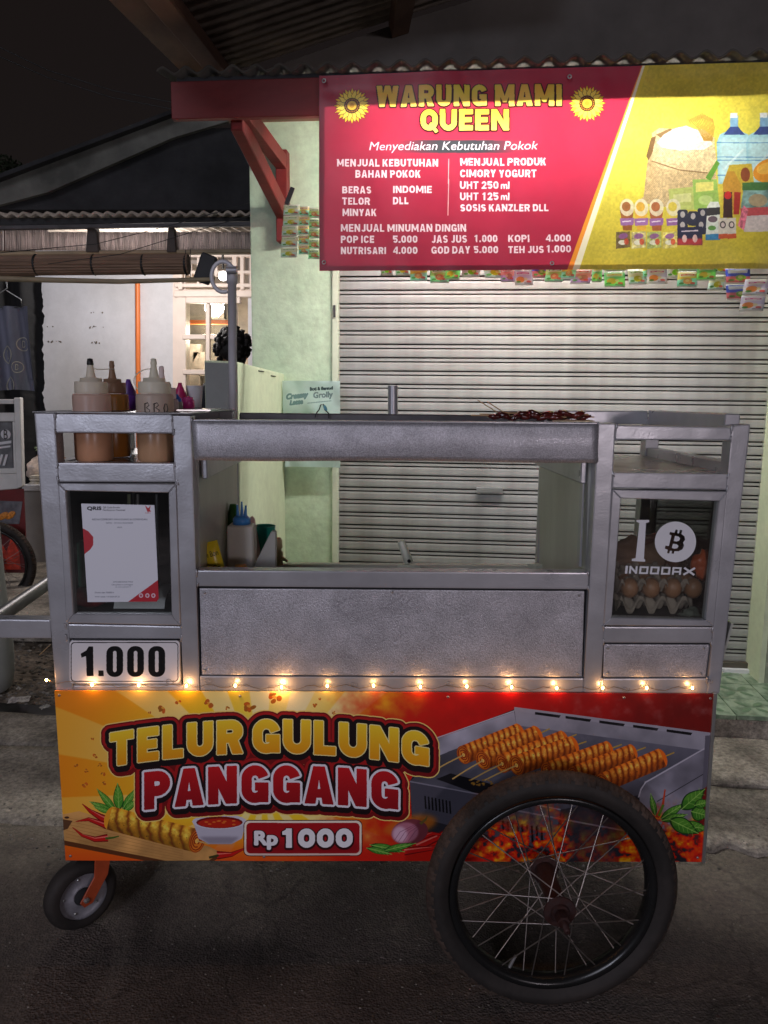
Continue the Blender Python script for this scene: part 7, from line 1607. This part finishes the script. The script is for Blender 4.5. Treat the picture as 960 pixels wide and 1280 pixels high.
obj('pipe', MB().tube([g0, g1], [.0118, .0085], 20), m_fit, gn); obj('bore', MB().tube([g0-D_*.0115+Vector((0, 0, .006)), g0-D_*.0135+Vector((0, 0, .006))], .0045, 14), m_dark, gn)
obj('flange', MB().bevel_box(g0+Vector((0, 0, -.012)), (.055, .02, .014), .002), m_fit, gn); obj('riser', MB().bevel_box(Vector((g0.x, g0.y+.01, (g0.z-.019+ws)/2)), (.02, .02, max(.004, g0.z-.019-ws)), .001), m_fit, gn)
hg = obj('hinge', MB().bevel_box(P(670, 708, .42), (.03, .03, .012), .002, Matrix.Rotation(R(30), 3, 'Z')), m_fit, cart)

# left cabinet contents
tw = P(182, 772, .12); tw.z = zf1
twl = MB().grid(lambda u, v: CW(CA(150, 760, .1)+(CA(212, 760, .1)-CA(150, 760, .1))*u, zf1+.001+(.030+.004*math.sin(u*9))*math.sin(math.pi*min(1, v*1.0))**.5, .06+.12*v), 20, 14); twl = obj('towel', twl, m_white, origin=tw); tag(twl, 'folded white towel in the bottom right of the left glass cabinet', 'towel')
gbt = CW(CA(93, 700, .10), zf1, .10); gb2 = obj('bottle', MB().lathe([(.001, 0), (.03, 0), (.03, P(93, 676, .1).z-zf1), (.001, P(93, 675, .1).z-zf1)], gbt, (0, 0, 1), 20), mat('dark_green_plastic', (.01, .14, .09), .4, 0, .2, 9, 0), origin=gbt); tag(gb2, 'dark green container at the left in the left glass cabinet', 'container')
rd = CW(CA(112, 760, .07), zf1+.001, .07); rdo = obj('pouch', MB().ico(rd+Vector((0, 0, .02)), .035, 2, (1.1, .5, .6), jitter=.5), mat('dark_red_pouch', (.20, .01, .015), .3, 0, .4, 30, .3), origin=rd); tag(rdo, 'crumpled dark red pouch at the bottom of the left glass cabinet', 'pouch')
for x, m__ in ((161, m_green2), (196, m_frame), (172, m_frame)):
    pr_ = obj('inner_rod', MB().tube([P(x, 618, .3), P(x, 800, .3)], .004, 8), m__, cart)

# right cabinet contents: egg trays, eggs, bags
m_pulp = mat('egg_tray_pulp', (.27, .22, .18), .95, 0, .2, 30, .6, 120)
m_egg = mat('brown_egg', (.30, .14, .07), .45, 0, .2, 20, .15, 120)
ea0, ea1 = CA(770, 760, .08), CA(770, 760, .08)+.155
def tray(zb, lab, off0=.06):
    w_, d__ = .155, .19
    def f(u, v):
        s_ = math.cos(2*math.pi*u*3.5)*math.cos(2*math.pi*v*4.5); s_ = max(-.8, min(.8, s_)); e = .006*(1 if (u in (0., 1.) or v in (0., 1.)) else 0)
        return CW(ea0+w_*u, zb+.020+.018*s_-e, off0+d__*v)
    return tag(obj('egg_tray', MB().grid(f, 56, 72, False).thicken((0, 0, .0025)), m_pulp, origin=CW(ea0, zb, off0)), lab, 'egg tray')
zt1 = zf+.0; tray(zt1, 'lower grey pulp egg tray in the right glass cabinet'); tray(zt1+.036, 'upper grey pulp egg tray holding brown eggs in the right glass cabinet')
ei_ = 0
for i in range(4):
    for j in range(2):
        a = ea0+.155*((i*1.0+.0)/3.5); off = .06+.19*(j+.0)/4.5 if (i % 1 == 0) else 0
        u = (i+.5)/3.5; v = j/4.5
        u = min(u, .99)
        p = CW(ea0+.155*u, zt1+.036+.016, .06+.19*(v+.02)); 
        if v == 0: p = p+D_*.006
        e = obj('egg', MB().ico(p, .0180, 2, (1, 1, 1.22)), m_egg, origin=p); tag(e, 'brown egg in the '+('front' if j == 0 else 'second')+' row of the upper pulp tray, '+['leftmost', 'second from the left', 'third from the left', 'rightmost'][i], 'egg', 'brown eggs in the upper tray'); ei_ += 1
bg0 = mat('brown_paper', (.24, .13, .08), .85, 0, .3, 12, .6, 30, bdist=.006)
def lump(px, py, off, sz, sc, mt, lab, nm, cat, jit=.5, base=None):
    p = P(px, py, off); o_ = obj(nm, MB().ico(p, sz, 3, sc, jitter=jit), mt, origin=p); return tag(o_, lab, cat)
lump(795, 700, .27, .075, (1.0, .6, .75), bg0, 'crumpled brown paper bag behind the letter sticker', 'paper_bag', 'bag')
lump(835, 705, .30, .095, (1.1, .6, .85), mat('dark_brown_bag', (.16, .05, .03), .5, 0, .5, 12, .4), 'dark reddish brown bag behind the coin sticker', 'bag', 'bag')
lump(872, 690, .2, .030, (.9, .6, 1.1), mat('crinkled_clear_plastic', (.38, .34, .40), .2, 0, .4, 30, .6, 40, bdist=.01), 'crinkled clear plastic bag at the right of the cabinet', 'plastic_bag', 'bag', .7)
lump(880, 706, .12, .026, (1.0, .6, 1.1), mat('orange_plastic', (.62, .10, .02), .35, 0, .2, 12, .1), 'orange plastic packet at the right inside the cabinet', 'packet', 'packet', .4)
lump(858, 742, .16, .040, (1.0, .6, 1.0), mat('black_bag_plastic', (.015, .012, .012), .25, 0, .5, 20, .8, 30, bdist=.012), 'black plastic bag beside the egg trays', 'plastic_bag', 'bag', .6)
lump(862, 768, .05, .018, (1.2, .6, .8), mat('grey_green_rag', (.09, .10, .08), .8, 0, .4, 30, .5), 'small grey rag at the bottom right corner of the cabinet', 'rag', 'rag', .6)
pbx = MB().prism([P(838, 690, .33), P(874, 690, .33), P(873, 641, .33), P(842, 641, .33)], D_*.06).bevel(.004, 1); pbo = obj('paper_box', pbx, mat('beige_card', (.42, .40, .33), .8, 0, .1, 9, .2), origin=P(855, 690, .33)); tag(pbo, 'beige folded paper box standing behind the coin sticker', 'box')

# ================================================================== litter on the ground
def scrap(px, py, sz, lab, mt=m_paper, nm='paper_scrap', cat='litter', group=None, z=.03, rot=0):
    p = gnd(px, py, z); r_ = random.Random(int(px*7+py))
    mb = MB().grid(lambda u, v: p+Matrix.Rotation(rot, 3, 'Z') @ Vector(((u-.5)*sz, (v-.5)*sz*.8, .012*abs(noise.noise(Vector((u*3, v*3, px))))+.006*r_.random())), 6, 6, False); o_ = obj(nm, mb, mt, origin=p); return tag(o_, lab, cat, group)
m_news = mat('printed_scrap', (.40, .33, .30), .8, 0, .5, 60, .2, col2=(.62, .58, .55))
scrap(24, 876, .075, 'crumpled printed paper scrap on the ground at the far left', m_news, rot=.3)
scrap(56, 885, .035, 'folded white paper strip near the drain edge by the cart', m_paper, rot=.8)
scrap(59, 839, .018, 'tiny white scrap on the earth just left of the cart post', m_paper); scrap(48, 836, .022, 'thin white scrap left of the tiny one by the cart post', m_paper, rot=.4); scrap(24, 862, .02, 'small torn white scrap above the printed one', m_paper)
stk = obj('stick', MB().tube([gnd(49, 819, .03), gnd(63, 806, .045)], .0022, 6), m_stick, origin=gnd(56, 812, .03)); tag(stk, 'pale thin stick lying on the earth left of the cart', 'stick')
gr = MB(); rg = random.Random(11)
for k in range(900):
    px = rg.uniform(-40, 1000); py = rg.uniform(1040, 1278)
    p = gnd(px, py, 0.0); s_ = rg.choice((.0010, .0013, .0018, .0028)); gr.ico(p+Vector((0, 0, s_*.3)), s_, 1, (1, rg.uniform(.5, 1), .5))
for k in range(500):
    p = gnd(rg.uniform(-20, 960), rg.uniform(925, 1090), .02); s_ = rg.uniform(.0015, .006); gr.ico(p+Vector((0, 0, s_*.2)), s_, 1, (1, rg.uniform(.5, 1), .5), jitter=.4)
for k in range(260):
    p = gnd(rg.uniform(0, 75), rg.uniform(765, 880), .02); s_ = rg.uniform(.003, .012); gr.ico(p, s_, 1, (1, rg.uniform(.5, 1), .5), jitter=.6)
gr = obj('grit', gr, mat('grit', (.08, .07, .06), .9, 0, .5, 60, 0, col2=(.34, .30, .26))); gr['kind'] = 'stuff'; gr['label'] = 'loose grit and small stones on the lane'

# weld beads where rails meet posts, screws in the panels
wb = None
for (x, y) in ((69, 520), (69, 540), (72, 582), (72, 600), (215, 522), (217, 541), (219, 580), (221, 602), (83, 783), (84, 797), (227, 784), (227, 797), (246, 716), (247, 731), (735, 717), (735, 735), (771, 533), (770, 549), (766, 592), (765, 609), (915, 536), (914, 549), (911, 594), (909, 611), (754, 785), (754, 802), (891, 786), (889, 803), (240, 526), (747, 532), (747, 574), (751, 850), (884, 850)):
    p = P(x, y, .0008)
    if wb is None: wb = obj('weld_bead', MB().ico(p, .0042, 2, (.55, .45, 1.5), jitter=.9), m_frame, cart, origin=p)
    else:
        c_ = wb.copy(); COL.objects.link(c_); c_.parent = cart; c_.location = p-Vector(cart['_o']); c_.rotation_euler = (0, random.uniform(-.5, .5), random.uniform(0, 3)); c_.scale = [random.uniform(.7, 1.3)]*3
sc_ = None
for (x, y) in ((256, 741), (490, 740), (724, 744), (256, 838), (490, 840), (722, 842), (760, 810), (880, 810), (760, 841), (876, 842), (74, 869), (300, 870), (560, 871), (780, 872), (888, 873), (88, 1070), (330, 1071), (872, 1072)):
    o_ = .0035 if y < 860 else -.0065; p = P(x, y, o_)
    if sc_ is None: sc_ = obj('screw', MB().lathe([(.0028, 0), (.0026, .0012), (.001, .0016)], p, -D_, 10), m_chrome, cart, origin=p)
    else: c_ = sc_.copy(); COL.objects.link(c_); c_.parent = cart; c_.location = p-Vector(cart['_o'])
